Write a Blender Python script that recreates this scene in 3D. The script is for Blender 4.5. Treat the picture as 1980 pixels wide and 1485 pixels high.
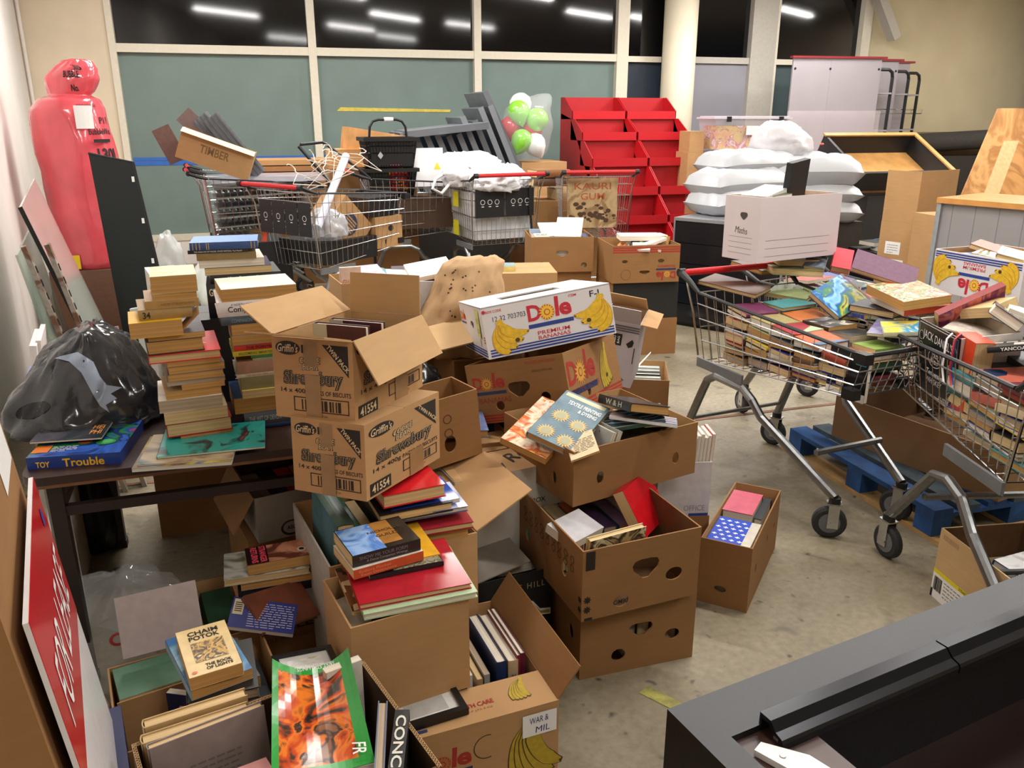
import bpy, bmesh, math, random
from mathutils import Matrix, Vector, Euler
S=bpy.context.scene; COL=S.collection; rnd=random.Random(7)
for o in list(bpy.data.objects): bpy.data.objects.remove(o)
PI=math.pi
# ---------------------------------------------------------------- camera, world, lights
H=1.70; FPX=1600.; TH=math.atan(520/FPX); YA=math.radians(73)
cd=bpy.data.cameras.new('camera'); cam=bpy.data.objects.new('camera',cd); COL.objects.link(cam)
cd.sensor_width=36; cd.lens=FPX/1980*36; cd.clip_start=.02
cam.location=(0,0,H); cam.rotation_euler=(PI/2-TH,0,YA-PI/2); S.camera=cam
S.view_settings.view_transform='Standard'; S.view_settings.look='None'; S.view_settings.gamma=1
S.view_settings.use_curve_mapping=False; S.view_settings.exposure=-.08
W=bpy.data.worlds.new('night'); S.world=W; W.use_nodes=True
W.node_tree.nodes['Background'].inputs[0].default_value=(.01,.012,.015,1)
W.node_tree.nodes['Background'].inputs[1].default_value=.5
CEIL=3.6; LZ=3.47
# ceiling tubes, reflected ones first, then unseen ones added for light: (centre x, centre y, heading, length, watts)
TUBES=[(-.15,4.4,-.75,1.5,62),(2.3,2.3,-.75,1.5,60),(2.85,4.6,-.75,1.5,62),(6.2,6.0,-.6,1.5,70),(7.6,5.6,-.6,1.5,85),(9.6,7.4,-.6,1.5,75),  # last one here is an unseen tube added to brighten the right wall
 (1.4,7.6,-.75,1.5,110),(4.2,8.2,-.6,1.5,95),(-.6,8.2,-.75,1.5,70),(6.4,8.6,-.6,1.5,90),(4.6,3.4,-.6,1.5,48),(1.2,-.8,-.75,1.5,40),(3.6,.2,-.75,1.5,32)]  # tubes beyond the reflected ones, mostly added to even out the light
# ---------------------------------------------------------------- materials
def srgb(h):
    if isinstance(h,str):
        h=h.lstrip('#'); c=[int(h[i:i+2],16)/255 for i in (0,2,4)]
    else: c=h
    return tuple((x/12.92 if x<=.04045 else ((x+.055)/1.055)**2.4) for x in c)+(1,)
MC={}
def nt(name):
    m=bpy.data.materials.new(name); m.use_nodes=True
    return m,m.node_tree,m.node_tree.nodes['Principled BSDF']
def pm(h,rough=.6,metal=0,noise=.06,scale=30,name=None,spec=.5,alpha=1,trans=0,bump=0,coat=0):
    k=('pm',h,rough,metal,noise,scale,spec,alpha,trans,bump,coat)
    if k in MC: return MC[k]
    m,t,b=nt(name or 'paint_'+str(len(MC)))
    c=srgb(h); b.inputs['Roughness'].default_value=rough; b.inputs['Metallic'].default_value=metal
    b.inputs['Specular IOR Level'].default_value=spec; b.inputs['Alpha'].default_value=alpha
    b.inputs['Transmission Weight'].default_value=trans; b.inputs['Coat Weight'].default_value=coat
    if noise or bump:
        tc=t.nodes.new('ShaderNodeTexCoord'); n=t.nodes.new('ShaderNodeTexNoise'); n.inputs['Scale'].default_value=scale; n.inputs['Detail'].default_value=4
        t.links.new(tc.outputs['Object'],n.inputs['Vector'])
        r=t.nodes.new('ShaderNodeValToRGB'); r.color_ramp.elements[0].position=.3; r.color_ramp.elements[1].position=.7
        r.color_ramp.elements[0].color=tuple(max(0,x*(1-noise*2)) for x in c[:3])+(1,); r.color_ramp.elements[1].color=tuple(min(1,x*(1+noise)) for x in c[:3])+(1,)
        t.links.new(n.outputs['Fac'],r.inputs['Fac']); t.links.new(r.outputs['Color'],b.inputs['Base Color'])
        if bump:
            bp=t.nodes.new('ShaderNodeBump'); bp.inputs['Strength'].default_value=bump; bp.inputs['Distance'].default_value=.01
            t.links.new(n.outputs['Fac'],bp.inputs['Height']); t.links.new(bp.outputs['Normal'],b.inputs['Normal'])
    else: b.inputs['Base Color'].default_value=c
    MC[k]=m; return m
def card(h='#b98f5e'):
    k=('card',h)
    if k in MC: return MC[k]
    m,t,b=nt('cardboard_'+h.strip('#')); c=srgb(h)
    tc=t.nodes.new('ShaderNodeTexCoord'); mp=t.nodes.new('ShaderNodeMapping'); mp.inputs['Scale'].default_value=(9,9,70)
    n=t.nodes.new('ShaderNodeTexNoise'); n.inputs['Scale'].default_value=1; n.inputs['Detail'].default_value=5
    n2=t.nodes.new('ShaderNodeTexNoise'); n2.inputs['Scale'].default_value=7
    t.links.new(tc.outputs['Object'],mp.inputs['Vector']); t.links.new(mp.outputs['Vector'],n.inputs['Vector']); t.links.new(tc.outputs['Object'],n2.inputs['Vector'])
    mx=t.nodes.new('ShaderNodeMath'); mx.operation='ADD'; t.links.new(n.outputs['Fac'],mx.inputs[0]); t.links.new(n2.outputs['Fac'],mx.inputs[1])
    r=t.nodes.new('ShaderNodeValToRGB'); r.color_ramp.elements[0].position=.6; r.color_ramp.elements[1].position=1.4
    mr=t.nodes.new('ShaderNodeMapRange'); mr.inputs[1].default_value=.6; mr.inputs[2].default_value=1.4; t.links.new(mx.outputs[0],mr.inputs[0])
    r.color_ramp.elements[0].position=0; r.color_ramp.elements[1].position=1
    r.color_ramp.elements[0].color=tuple(x*.91 for x in c[:3])+(1,); r.color_ramp.elements[1].color=tuple(min(1,x*1.06) for x in c[:3])+(1,)
    t.links.new(mr.outputs[0],r.inputs['Fac']); t.links.new(r.outputs['Color'],b.inputs['Base Color']); b.inputs['Roughness'].default_value=.75; b.inputs['Specular IOR Level'].default_value=.3
    MC[k]=m; return m
def pages(h='#d8c39a'):
    k=('pages',h)
    if k in MC: return MC[k]
    m,t,b=nt('page_edges_'+h.strip('#')); c=srgb(h)
    tc=t.nodes.new('ShaderNodeTexCoord'); mp=t.nodes.new('ShaderNodeMapping'); mp.inputs['Scale'].default_value=(2,2,700)
    n=t.nodes.new('ShaderNodeTexNoise'); n.inputs['Scale'].default_value=1; n.inputs['Detail'].default_value=3
    t.links.new(tc.outputs['Object'],mp.inputs['Vector']); t.links.new(mp.outputs['Vector'],n.inputs['Vector'])
    r=t.nodes.new('ShaderNodeValToRGB'); r.color_ramp.elements[0].position=.32; r.color_ramp.elements[1].position=.68
    r.color_ramp.elements[0].color=tuple(x*.72 for x in c[:3])+(1,); r.color_ramp.elements[1].color=tuple(min(1,x*1.08) for x in c[:3])+(1,)
    t.links.new(n.outputs['Fac'],r.inputs['Fac']); t.links.new(r.outputs['Color'],b.inputs['Base Color']); b.inputs['Roughness'].default_value=.8; b.inputs['Specular IOR Level'].default_value=.2
    MC[k]=m; return m
def art(cols,scale=14,rough=.35,kind='noise',seed=0):
    """printed cover picture: patches of the given colours"""
    k=('art',tuple(cols),scale,rough,kind,seed)
    if k in MC: return MC[k]
    m,t,b=nt('cover_print_'+str(len(MC)))
    tc=t.nodes.new('ShaderNodeTexCoord'); mp=t.nodes.new('ShaderNodeMapping'); mp.inputs['Location'].default_value=(seed*1.7,seed*.9,seed*2.3)
    t.links.new(tc.outputs['Object'],mp.inputs['Vector'])
    if kind=='noise':
        n=t.nodes.new('ShaderNodeTexNoise'); n.inputs['Detail'].default_value=3; n.inputs['Distortion'].default_value=1.2; out=n.outputs['Fac']
    elif kind=='cells':
        n=t.nodes.new('ShaderNodeTexVoronoi'); out=n.outputs['Color']
    else:
        n=t.nodes.new('ShaderNodeTexWave'); n.inputs['Distortion'].default_value=6; out=n.outputs['Fac']
    n.inputs['Scale'].default_value=scale; t.links.new(mp.outputs['Vector'],n.inputs['Vector'])
    r=t.nodes.new('ShaderNodeValToRGB'); r.color_ramp.interpolation='EASE' if kind=='noise' else 'CONSTANT'
    e=r.color_ramp.elements; lo,hi=(.3,.7) if kind=='noise' else (0,.85)
    while len(e)<len(cols): e.new(.5)
    for i,cc in enumerate(cols): e[i].position=lo+(hi-lo)*i/max(1,len(cols)-1); e[i].color=srgb(cc)
    t.links.new(out,r.inputs['Fac']); t.links.new(r.outputs['Color'],b.inputs['Base Color']); b.inputs['Roughness'].default_value=rough
    MC[k]=m; return m
def film(h='#ffffff',alpha=.3,rough=.12):
    return pm(h,rough,0,.0,1,'plastic_film_'+str(len(MC)),.6,alpha)
KR=card('#b58d60'); KRL=card('#c6a477'); KRD=card('#936b42'); KRI=card('#bd9768')
BLACK=pm('#141416',.45); INK=pm('#1d1a17',.7,noise=0); WHITE=pm('#e8e6e2',.55,noise=.02); CHROME=pm('#c4c6c8',.22,1,.04,60,'chrome_wire'); STEEL=pm('#8f9192',.35,1,.06,40,'steel_tube')
RUBBER=pm('#2b2b2d',.7); GREYPL=pm('#6c6e70',.5); RED=pm('#c4161f',.4,noise=.03); LABELW=pm('#eceae8',.5,noise=0); TAPE=pm('#9a7850',.25,noise=.05,scale=20)
PG=pages('#d9bd8c'); PGW=pages('#e6ddcb'); PGT=pages('#c89a5c'); PGG=pages('#b9a58d')
# ---------------------------------------------------------------- mesh helpers
class MB:
    def __init__(s): s.v=[]; s.f=[]; s.m=[]; s.mats=[]
    def mi(s,m):
        if m not in s.mats: s.mats.append(m)
        return s.mats.index(m)
    def add(s,vs,fs,m,M=None):
        n=len(s.v); i=s.mi(m)
        s.v+=[tuple(M@Vector(v)) if M is not None else tuple(v) for v in vs]; s.f+=[tuple(n+a for a in f) for f in fs]; s.m+=[i]*len(fs); return s
    def box(s,a,b,m,M=None,mats=None):
        x0,y0,z0=a; x1,y1,z1=b
        vs=[(x0,y0,z0),(x1,y0,z0),(x1,y1,z0),(x0,y1,z0),(x0,y0,z1),(x1,y0,z1),(x1,y1,z1),(x0,y1,z1)]
        fs=[(3,2,1,0),(4,5,6,7),(0,1,5,4),(1,2,6,5),(2,3,7,6),(3,0,4,7)]
        s.add(vs,fs,m,M)
        if mats:
            for i,mm in mats.items(): s.m[len(s.m)-6+i]=s.mi(mm)
        return s
    def prism(s,poly,z0,z1,m,M=None):
        n=len(poly); vs=[(x,y,z0) for x,y in poly]+[(x,y,z1) for x,y in poly]
        fs=[tuple(range(n-1,-1,-1)),tuple(range(n,2*n))]+[(i,(i+1)%n,n+(i+1)%n,n+i) for i in range(n)]
        return s.add(vs,fs,m,M)
    def tube(s,pts,r,m,n=6,M=None,cap=True,closed=False):
        P=[Vector(p) for p in pts]; R=r if isinstance(r,(list,tuple)) else [r]*len(P); vs=[]; fs=[]
        up=None; L=len(P)
        for i,p in enumerate(P):
            if closed: d=(P[(i+1)%L]-P[i-1])
            else: d=(P[min(i+1,L-1)]-P[max(i-1,0)])
            d=d.normalized() if d.length>1e-9 else Vector((0,0,1))
            if up is None: up=Vector((0,0,1)) if abs(d.z)<.9 else Vector((1,0,0))
            a=d.cross(up)
            if a.length<1e-4: a=d.cross(Vector((1,0,0)) if abs(d.x)<.9 else Vector((0,1,0)))
            a.normalize(); bq=a.cross(d).normalized(); up=bq
            for k in range(n):
                t=2*PI*k/n; vs.append(tuple(p+R[i]*(math.cos(t)*a+math.sin(t)*bq)))
        for i in range(L if closed else L-1):
            j=(i+1)%L
            for k in range(n): fs.append((i*n+k,j*n+k,j*n+(k+1)%n,i*n+(k+1)%n)[::-1])
        if cap and not closed: fs+=[tuple(range(n)),tuple(range(L*n-1,(L-1)*n-1,-1))]
        return s.add(vs,fs,m,M)
    def lathe(s,prof,m,n=24,M=None):
        vs=[];fs=[]
        for r,z in prof: vs+=[(r*math.cos(2*PI*k/n),r*math.sin(2*PI*k/n),z) for k in range(n)]
        for i in range(len(prof)-1):
            for k in range(n): fs.append((i*n+k,i*n+(k+1)%n,(i+1)*n+(k+1)%n,(i+1)*n+k))
        fs+=[tuple(range(n-1,-1,-1)),tuple(range((len(prof)-1)*n,len(prof)*n))]
        return s.add(vs,fs,m,M)
    def plate(s,outer,holes,z0,z1,m,M=None):
        """flat sheet with holes cut right through"""
        cu=bpy.data.curves.new('sheet','CURVE'); cu.dimensions='2D'; cu.fill_mode='BOTH'; cu.extrude=(z1-z0)/2
        for pl in [outer]+list(holes):
            sp=cu.splines.new('POLY'); sp.points.add(len(pl)-1); sp.use_cyclic_u=True
            for q,(x,y) in zip(sp.points,pl): q.co=(x,y,0,1)
        ob=bpy.data.objects.new('sheet',cu); me=bpy.data.meshes.new_from_object(ob); bpy.data.objects.remove(ob); bpy.data.curves.remove(cu)
        T=Matrix.Translation((0,0,(z0+z1)/2)); s.add([tuple(T@v.co) for v in me.vertices],[tuple(p.vertices) for p in me.polygons],m,M); bpy.data.meshes.remove(me); return s
    def mesh(s,name,smooth=False):
        me=bpy.data.meshes.new(name); me.from_pydata(s.v,[],s.f)
        for m in s.mats: me.materials.append(m)
        me.polygons.foreach_set('material_index',s.m)
        if smooth:
            me.polygons.foreach_set('use_smooth',[True]*len(me.polygons))
        me.update(); return me
    def build(s,name,parent=None,smooth=False,label=None,kind=None):
        o=bpy.data.objects.new(name,s.mesh(name,smooth)); COL.objects.link(o)
        if parent: o.parent=parent
        if label: o['label']=label
        if kind: o['kind']=kind
        return o
def tag(o,label,cat,group=None):
    o['label']=label; o['category']=cat
    if group: o['group']=group
    return o
def thing(name,label,cat,loc=(0,0,0),rot=None,group=None):
    o=bpy.data.objects.new(name,None); COL.objects.link(o); o.empty_display_size=.05; o.location=loc
    if rot is not None:
        if isinstance(rot,(int,float)): o.rotation_euler=(0,0,rot)
        else: o.rotation_mode='YXZ'; o.rotation_euler=(rot[1],rot[2],rot[0])
    return tag(o,label,cat,group)
def struct(mb,name,smooth=False):
    o=mb.build(name,None,smooth); o['kind']='structure'; return o
def oval(cx,cy,rx,ry,n=20,a0=0): return [(cx+rx*math.cos(a0+2*PI*i/n),cy+ry*math.sin(a0+2*PI*i/n)) for i in range(n)]
def rect(x0,y0,x1,y1): return [(x0,y0),(x1,y0),(x1,y1),(x0,y1)]
def face(dims,f,rot=0):
    """frame on a face of a box: x right, y up, z outward, origin at that face's lower-left corner"""
    w,d,h=dims
    A={'F':((0,0,0),(1,0,0),(0,0,1)),'B':((w,d,0),(-1,0,0),(0,0,1)),'R':((w,0,0),(0,1,0),(0,0,1)),'L':((0,d,0),(0,-1,0),(0,0,1)),'T':((0,0,h),(1,0,0),(0,1,0)),'D':((0,d,0),(1,0,0),(0,-1,0))}[f]
    o,u,v=[Vector(a) for a in A]
    su={'F':w,'B':w,'R':d,'L':d,'T':w,'D':w}[f]; sv={'F':h,'B':h,'R':h,'L':h,'T':d,'D':d}[f]
    for _ in range(rot//90): o,u,v,su,sv=o+u*su,v,-u,sv,su
    n=u.cross(v); M=Matrix.Identity(4)
    for i in range(3): M[i][0],M[i][1],M[i][2],M[i][3]=u[i],v[i],n[i],o[i]
    return M,su,sv
def at(M,x,y,z=.0006,rz=0,sc=1): return M@Matrix.Translation((x,y,z))@Matrix.Rotation(rz,4,'Z')@Matrix.Scale(sc,4)
FONTC={}
def textmesh(t,bold=0,shear=0,sp=1):
    k=(t,bold,shear,sp)
    if k in FONTC: return FONTC[k]
    cu=bpy.data.curves.new('t','FONT'); cu.body=t; cu.size=1; cu.offset=bold; cu.shear=shear; cu.align_x='CENTER'; cu.align_y='CENTER'; cu.resolution_u=3; cu.space_character=sp; cu.extrude=0
    ob=bpy.data.objects.new('t',cu); me=bpy.data.meshes.new_from_object(ob); bpy.data.objects.remove(ob); bpy.data.curves.remove(cu)
    vs=[v.co.copy() for v in me.vertices]; fs=[tuple(p.vertices) for p in me.polygons]; bpy.data.meshes.remove(me)
    x0=min(v.x for v in vs);x1=max(v.x for v in vs);y0=min(v.y for v in vs);y1=max(v.y for v in vs)
    vs=[((v.x-(x0+x1)/2),(v.y-(y0+y1)/2),0) for v in vs]
    FONTC[k]=(vs,fs,x1-x0,y1-y0); return FONTC[k]
def text(mb,t,M,x,y,w,h,m,bold=.0,shear=0,rz=0,z=.0007,sp=1):
    """lettering centred on x,y, fitted to w by h"""
    vs,fs,tw,th=textmesh(t,bold,shear,sp)
    if h is None: h=w*th/tw
    if w is None: w=h*tw/th
    mb.add(vs,fs,m,at(M,x,y,z,rz)@Matrix.Diagonal((w/tw,h/th,1,1)))
def flat(mb,poly,M,m,z=.0005): mb.add([(x,y,z) for x,y in poly],[tuple(range(len(poly)))],m,M)
def barcode(mb,M,x,y,w,h,m,seed=1,z=.0007):
    r=random.Random(seed); cx=x
    while cx<x+w:
        b=r.choice((.004,.006,.01))*w/.12; flat(mb,rect(cx,y,min(cx+b,x+w),y+h),M,m,z); cx+=b+r.choice((.003,.006))*w/.12
def textlines(mb,M,x,y,w,n,pitch,m,th=.35,seed=3):
    r=random.Random(seed)
    for i in range(n):
        cx=x; yy=y-i*pitch; end=x+w*(1 if i<n-1 else .6)
        while cx<end-.004:
            L=min(r.uniform(.008,.022),end-cx); flat(mb,rect(cx,yy,cx+L,yy+pitch*th),M,m,.0006); cx+=L+.004
# ---------------------------------------------------------------- builders
def pose_matrix(p):
    R=(Matrix.Rotation(p[3],3,'Z')@Matrix.Rotation(p[4],3,'X')@Matrix.Rotation(p[5],3,'Y')).to_4x4()
    return Matrix.Translation(p[:3])@R
AX={'x':(1,0,0),'-x':(-1,0,0),'y':(0,1,0),'-y':(0,-1,0),'z':(0,0,1),'-z':(0,0,-1)}
SIDE={'L':'x','R':'-x','F':'y','B':'-y','D':'z','T':'-z'}
def local_frame(dims,thick,spine):
    cx=Vector(AX[SIDE[spine]]); cz=Vector(AX[thick]); cy=cz.cross(cx)
    ext=lambda v:abs(sum(v[i]*dims[i] for i in range(3)))
    o=Vector((0,0,0))
    for v in (cx,cy,cz):
        for i in range(3):
            if v[i]<0: o[i]=dims[i]
    M=Matrix.Identity(4)
    for i in range(3): M[i][0],M[i][1],M[i][2],M[i][3]=cx[i],cy[i],cz[i],o[i]
    return M,ext(cx),ext(cy),ext(cz)
NBOOK=0
def place(o,M):
    o.location=M.to_translation(); o.rotation_euler=M.to_euler()
def book(p,label,cover='#777',pg=None,kind='P',spine='L',thick='z',top=None,group=None,txt=(),cat='book',name=None,deco=None,bot=None):
    """p: pose (x,y,z,yaw,pitch,roll,w,d,h) of the closed book's box"""
    dims=p[6:9]; L,W,Hh,T=local_frame(dims,thick,spine); M=pose_matrix(p)@L
    cm=cover if not isinstance(cover,str) else pm(cover,.45,0,.05,40)
    pg=pg or PG
    r=thing(name or ('hardback_book' if kind=='H' else 'paperback_book'),label,cat,(0,0,0),None,group); place(r,M)
    tb=min(.0028,T*.16) if kind=='H' else .0008; ov=.0035 if kind=='H' else .0004
    c=MB(); tm=top or cm
    c.box((.001,0,T-tb),(W,Hh,T),cm,None,{1:tm}); c.box((.001,0,0),(W,Hh,tb),cm,None,{0:bot or cm})
    bul=.10*T if kind=='H' else .02*T
    prof=[(-bul*math.sin(PI*i/6)+.0005*0,T*i/6) for i in range(7)]
    vs=[(x,y,z) for y in (0,Hh) for x,z in prof]+[(x+.0022,y,z) for y in (0,Hh) for x,z in prof]
    fs=[(i,i+1,8+i,7+i) for i in range(6)]+[(14+i,21+i,22+i,15+i) for i in range(6)]+[(i,14+i,15+i,i+1) for i in range(6)]+[(7+i,8+i,22+i,21+i) for i in range(6)]
    c.add(vs,fs,cm)
    c.build('cover',r)
    b=MB(); b.box((.0022,ov,tb),(W-ov,Hh-ov,T-tb),pg); b.build('page_block',r)
    if txt or deco:
        t=MB()
        for (f,rot,s,u,v,w,h,colr,bold) in txt:
            F,su,sv=face((W,Hh,T),f,rot); text(t,s,F,u*su,v*sv,w*su if w else None,h*sv if h else None,pm(colr,.5,noise=0),bold,0,0,.0011 if f!='L' else .0011+bul*.95)
        if deco: deco(t,(W,Hh,T))
        if t.v: t.build('lettering',r)
    return r
CNAMES=[('rust red','#9a3a24'),('sky blue','#6fa3c8'),('cream','#e4d8b8'),('olive green','#6a7040'),('tan','#b98a55'),('black','#1c1c1e'),('navy blue','#22304f'),('maroon','#5e2028'),('white','#e6e4de'),('orange','#b8662c'),('teal','#2c605f'),('grey','#85878a'),('yellow','#e2bd3a'),('scarlet','#cc2b2b'),('forest green','#2d5238'),('brown','#6b4528'),('purple','#4c3858'),('pink','#b97f88'),('pale green','#a8bf94'),('royal blue','#2b4fa8'),('mustard','#b98a22'),('peach','#e2a87c'),('charcoal','#3c3e42'),('lilac','#a592bb'),('turquoise','#4a8c8e'),('crimson','#95182b'),('beige','#cdb994'),('chocolate brown','#42281b'),('lime green','#7f9a48'),('steel blue','#506f8c'),('ivory','#efe8d2'),('slate grey','#56616a'),('coral','#b8604e'),('khaki','#9b8e5c'),('plum','#6b2d50'),('mint green','#9fd0b4'),('burnt orange','#b5541f'),('indigo','#343a78'),('sand coloured','#d8c49a'),('silver grey','#a9adb0')]
CC={}; USED=set()
def generic(p,where,kind=None,spine=None,thick='z',group=None,seedcol=None,pg=None,pattern=True):
    """one more book of a heap, told apart by its colour within its place"""
    k=CC.get(where,rnd.randrange(40)); CC[where]=k+7
    n,h=CNAMES[k%40]
    kind=kind or rnd.choice('HP'); spine=spine or rnd.choice('LRB')
    pgs=pg or rnd.choice([PG,PGW,PGT,PGG]); top=None
    kd='hardback' if kind=='H' else 'paperback'; tt=min(p[6:9])
    for tr in range(200):
        lab=f"{n} {kd} {where}"
        if lab in USED: lab=f"{'thick' if tt>.029 else 'thin'} {n} {kd} {where}"
        if lab not in USED: break
        k=(k+1)%40; n,h=CNAMES[k]
    USED.add(lab)
    if pattern and kind=='P' and rnd.random()<.5: top=art([h,rnd.choice(CNAMES)[1],'#e8e0cc'],rnd.choice((8,14,22)),.35,rnd.choice(('noise','cells','noise')),k%9)
    return book(p,lab,h,pgs,kind,spine,thick,top,group)
HANDLE=[(-.055,.012),(-.045,.026),(-.02,.030),(.02,.030),(.045,.026),(.055,.012),(.05,-.004),(.012,-.032),(-.012,-.032),(-.05,-.004)]
def hole(cx,cy,sx=1,sy=1,shape=HANDLE): return [(cx+x*sx,cy+y*sy) for x,y in shape]
def carton(p,label,mat=None,inner=None,th=.005,holes=None,flaps=None,closed=False,name='cardboard_box',cat='box',group=None,skew=None,floorh=.004,fmats=None,nof=()):
    w,d,h=p[6:9]; M=pose_matrix(p); r=thing(name,label,cat,(0,0,0),None,group); place(r,M)
    mat=mat or KR; holes=holes or {}; b=MB()
    for f in 'FRBL':
        if f in nof: continue
        F,su,sv=face((w,d,h),f); m=(fmats or {}).get(f,mat)
        u0,u1=(0,su) if f in 'FB' else (th,su-th)
        pl=rect(u0,0,u1,sv)
        if holes.get(f): b.plate(pl,[[(x*1.0,y) for x,y in hh] for hh in holes[f]],-th,0,m,F)
        else: b.prism(pl,-th,0,m,F)
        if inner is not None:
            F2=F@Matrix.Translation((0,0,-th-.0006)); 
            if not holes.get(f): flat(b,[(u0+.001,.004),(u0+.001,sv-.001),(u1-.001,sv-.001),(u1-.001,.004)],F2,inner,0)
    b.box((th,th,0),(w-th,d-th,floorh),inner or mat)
    if closed:
        b.box((0,0,h),(w,d*.5-.001,h+th*.8),(fmats or {}).get('T',mat)); b.box((0,d*.5+.001,h),(w,d,h+th*.8),(fmats or {}).get('T',mat))
    b.build('body',r)
    for f,fl in (flaps or {}).items():
        ln,ang=fl[0],fl[1]; inset=fl[2] if len(fl)>2 else .004; fm=fl[3] if len(fl)>3 else (inner or mat)
        F,su,sv=face((w,d,h),f); FM=F@Matrix.Translation((0,sv+.001,0))@Matrix.Rotation(math.radians(ang),4,'X')
        fb=MB(); fb.prism([(0.002,0),(su-.002,0),(su-inset,ln),(inset,ln)],-th*.8,0,fm,FM); fb.build('flap',r)
    return r
def decal(parent,name,fn,label=None):
    mb=MB(); fn(mb); o=mb.build(name,parent)
    if label: o['label']=label
    return o
DRED=pm('#c9273a',.5,noise=0); DBLUE=pm('#27408f',.5,noise=0); DYEL=pm('#f2c53d',.5,noise=0); DRED2=pm('#a32b22',.6,noise=0); DBLUE2=pm('#23305c',.6,noise=0); BANY=pm('#e8bd2c',.5,noise=.1,scale=60); BANO=pm('#c98a1c',.5,noise=0); BANB=pm('#4a3a18',.6,noise=0); BANK=pm('#b59a2a',.7,noise=.08,scale=60)
def starburst(mb,F,x,y,r,m,core,n=16,z=.0012):
    pts=[]
    for i in range(n*2):
        a=PI*i/n; q=r if i%2==0 else r*.58; pts.append((x+q*math.cos(a),y+q*math.sin(a)))
    flat(mb,pts,F,m,z); flat(mb,oval(x,y,r*.34,r*.34,14),F,core,z+.0003)
def wordmark(mb,F,x,y,w,red,blue,yel,flip=False):
    """big red fruit-box lettering with a sunburst o and a blue bar, centred on x,y"""
    G=F@Matrix.Translation((x,y,0))@Matrix.Rotation(PI if flip else 0,4,'Z')
    text(mb,'D',G,-.34*w,.02*w,.30*w,.34*w,red,.03)
    text(mb,'l',G,.17*w,.07*w,.085*w,.42*w,red,.04,0,-.05); text(mb,'e',G,.35*w,-.01*w,.27*w,.27*w,red,.035)
    flat(mb,oval(-.06*w,-.01*w,.16*w,.16*w),G,red,.0008)
    starburst(mb,G,-.06*w,-.01*w,.2*w,yel,red)
    flat(mb,oval(-.06*w,-.01*w,.05*w,.05*w,12),G,yel,.0018)
    flat(mb,rect(-.5*w,-.3*w,.5*w,-.215*w),G,blue,.0007)
def banana(mb,F,x,y,s,m,edge,flip=1,n=4,rz=0,z=.0008,sx=1):
    """a bunch of bananas, fanning from a stalk at the top"""
    G=F@Matrix.Translation((x,y,0))@Matrix.Rotation(rz,4,'Z')@Matrix.Diagonal((sx,1,1,1))
    for k in range(n):
        ff=k/max(1,n-1); e=(-.16+.50*ff,-.50+.22*ff*ff); c=(-.36+.34*ff,-.02-.10*ff); st=(-.02+.03*ff,.46); pts=[];q=[]
        for i in range(13):
            t=i/12; cx=(1-t)**2*st[0]+2*t*(1-t)*c[0]+t*t*e[0]; cy=(1-t)**2*st[1]+2*t*(1-t)*c[1]+t*t*e[1]
            dx=2*(1-t)*(c[0]-st[0])+2*t*(e[0]-c[0]); dy=2*(1-t)*(c[1]-st[1])+2*t*(e[1]-c[1]); dl=math.hypot(dx,dy)
            wd=.02+.078*min(1,math.sin(PI*(.03+.92*t))*1.35); ox,oy=-dy/dl*wd,dx/dl*wd
            pts.append(((cx-ox)*s*flip,(cy-oy)*s)); q.append(((cx+ox)*s*flip,(cy+oy)*s))
        pl=pts+q[::-1]
        if flip<0: pl=pl[::-1]
        pl2=[(px*1.0,py) for px,py in pl]
        c=(sum(a[0] for a in pl2)/len(pl2),sum(a[1] for a in pl2)/len(pl2))
        flat(mb,[(c[0]+(a[0]-c[0])*1.1,c[1]+(a[1]-c[1])*1.03) for a in pl2],G,edge,z+k*.0002); flat(mb,pl2,G,m,z+.0001+k*.0002)
        tip=((pts[-1][0]+q[-1][0])/2,(pts[-1][1]+q[-1][1])/2); flat(mb,oval(tip[0],tip[1],.024*s,.02*s,8),G,BANB,z+.0002+k*.0002)
    flat(mb,rect(-.06*s,.42*s,.06*s,.56*s),G,m,z+.001)
def ring(mb,F,cx_,cy_,rx,ry,w,mat,a0=0,a1=2*PI,n=24,z=.0008):
    vs=[(cx_+(rx+k*w)*math.cos(a0+(a1-a0)*i/n),cy_+(ry+k*w)*math.sin(a0+(a1-a0)*i/n),z) for k in (0,1) for i in range(n+1)]; mb.add(vs,[(i,i+1,n+2+i,n+1+i) for i in range(n)],mat,F)
def castor(parent,x,y,r,yaw,ch=CHROME):
    o=MB(); T=Matrix.Translation((x,y,0))@Matrix.Rotation(yaw,4,'Z')
    for s in (-1,1): o.box((-.022,s*.021-.002,r*.7),(.022,s*.021+.002,r*2+.018),ch,T@Matrix.Translation((-.0,0,0)))
    o.box((-.03,-.023,r*2+.014),(.03,.023,r*2+.02),ch,T); o.lathe([(.024,r*2+.02),(.024,r*2+.045)],BLACK,14,T)
    f=o.build('castor',parent)
    wmb=MB(); WM=T@Matrix.Translation((-.012,0,r))@Matrix.Rotation(PI/2,4,'X')
    wmb.lathe([(r*.3,-.017),(r*.86,-.017),(r,-.010),(r,.010),(r*.86,.017),(r*.3,.017)],RUBBER,26,WM)
    wmb.lathe([(r*.2,-.0185),(r*.62,-.0185),(r*.62,-.017)],GREYPL,20,WM); wmb.lathe([(r*.62,.017),(r*.62,.0185),(r*.2,.0185)],GREYPL,20,WM)
    wmb.lathe([(.008,-.026),(.008,.026)],ch,8,WM)
    wmb.build('wheel',f); return f
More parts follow.
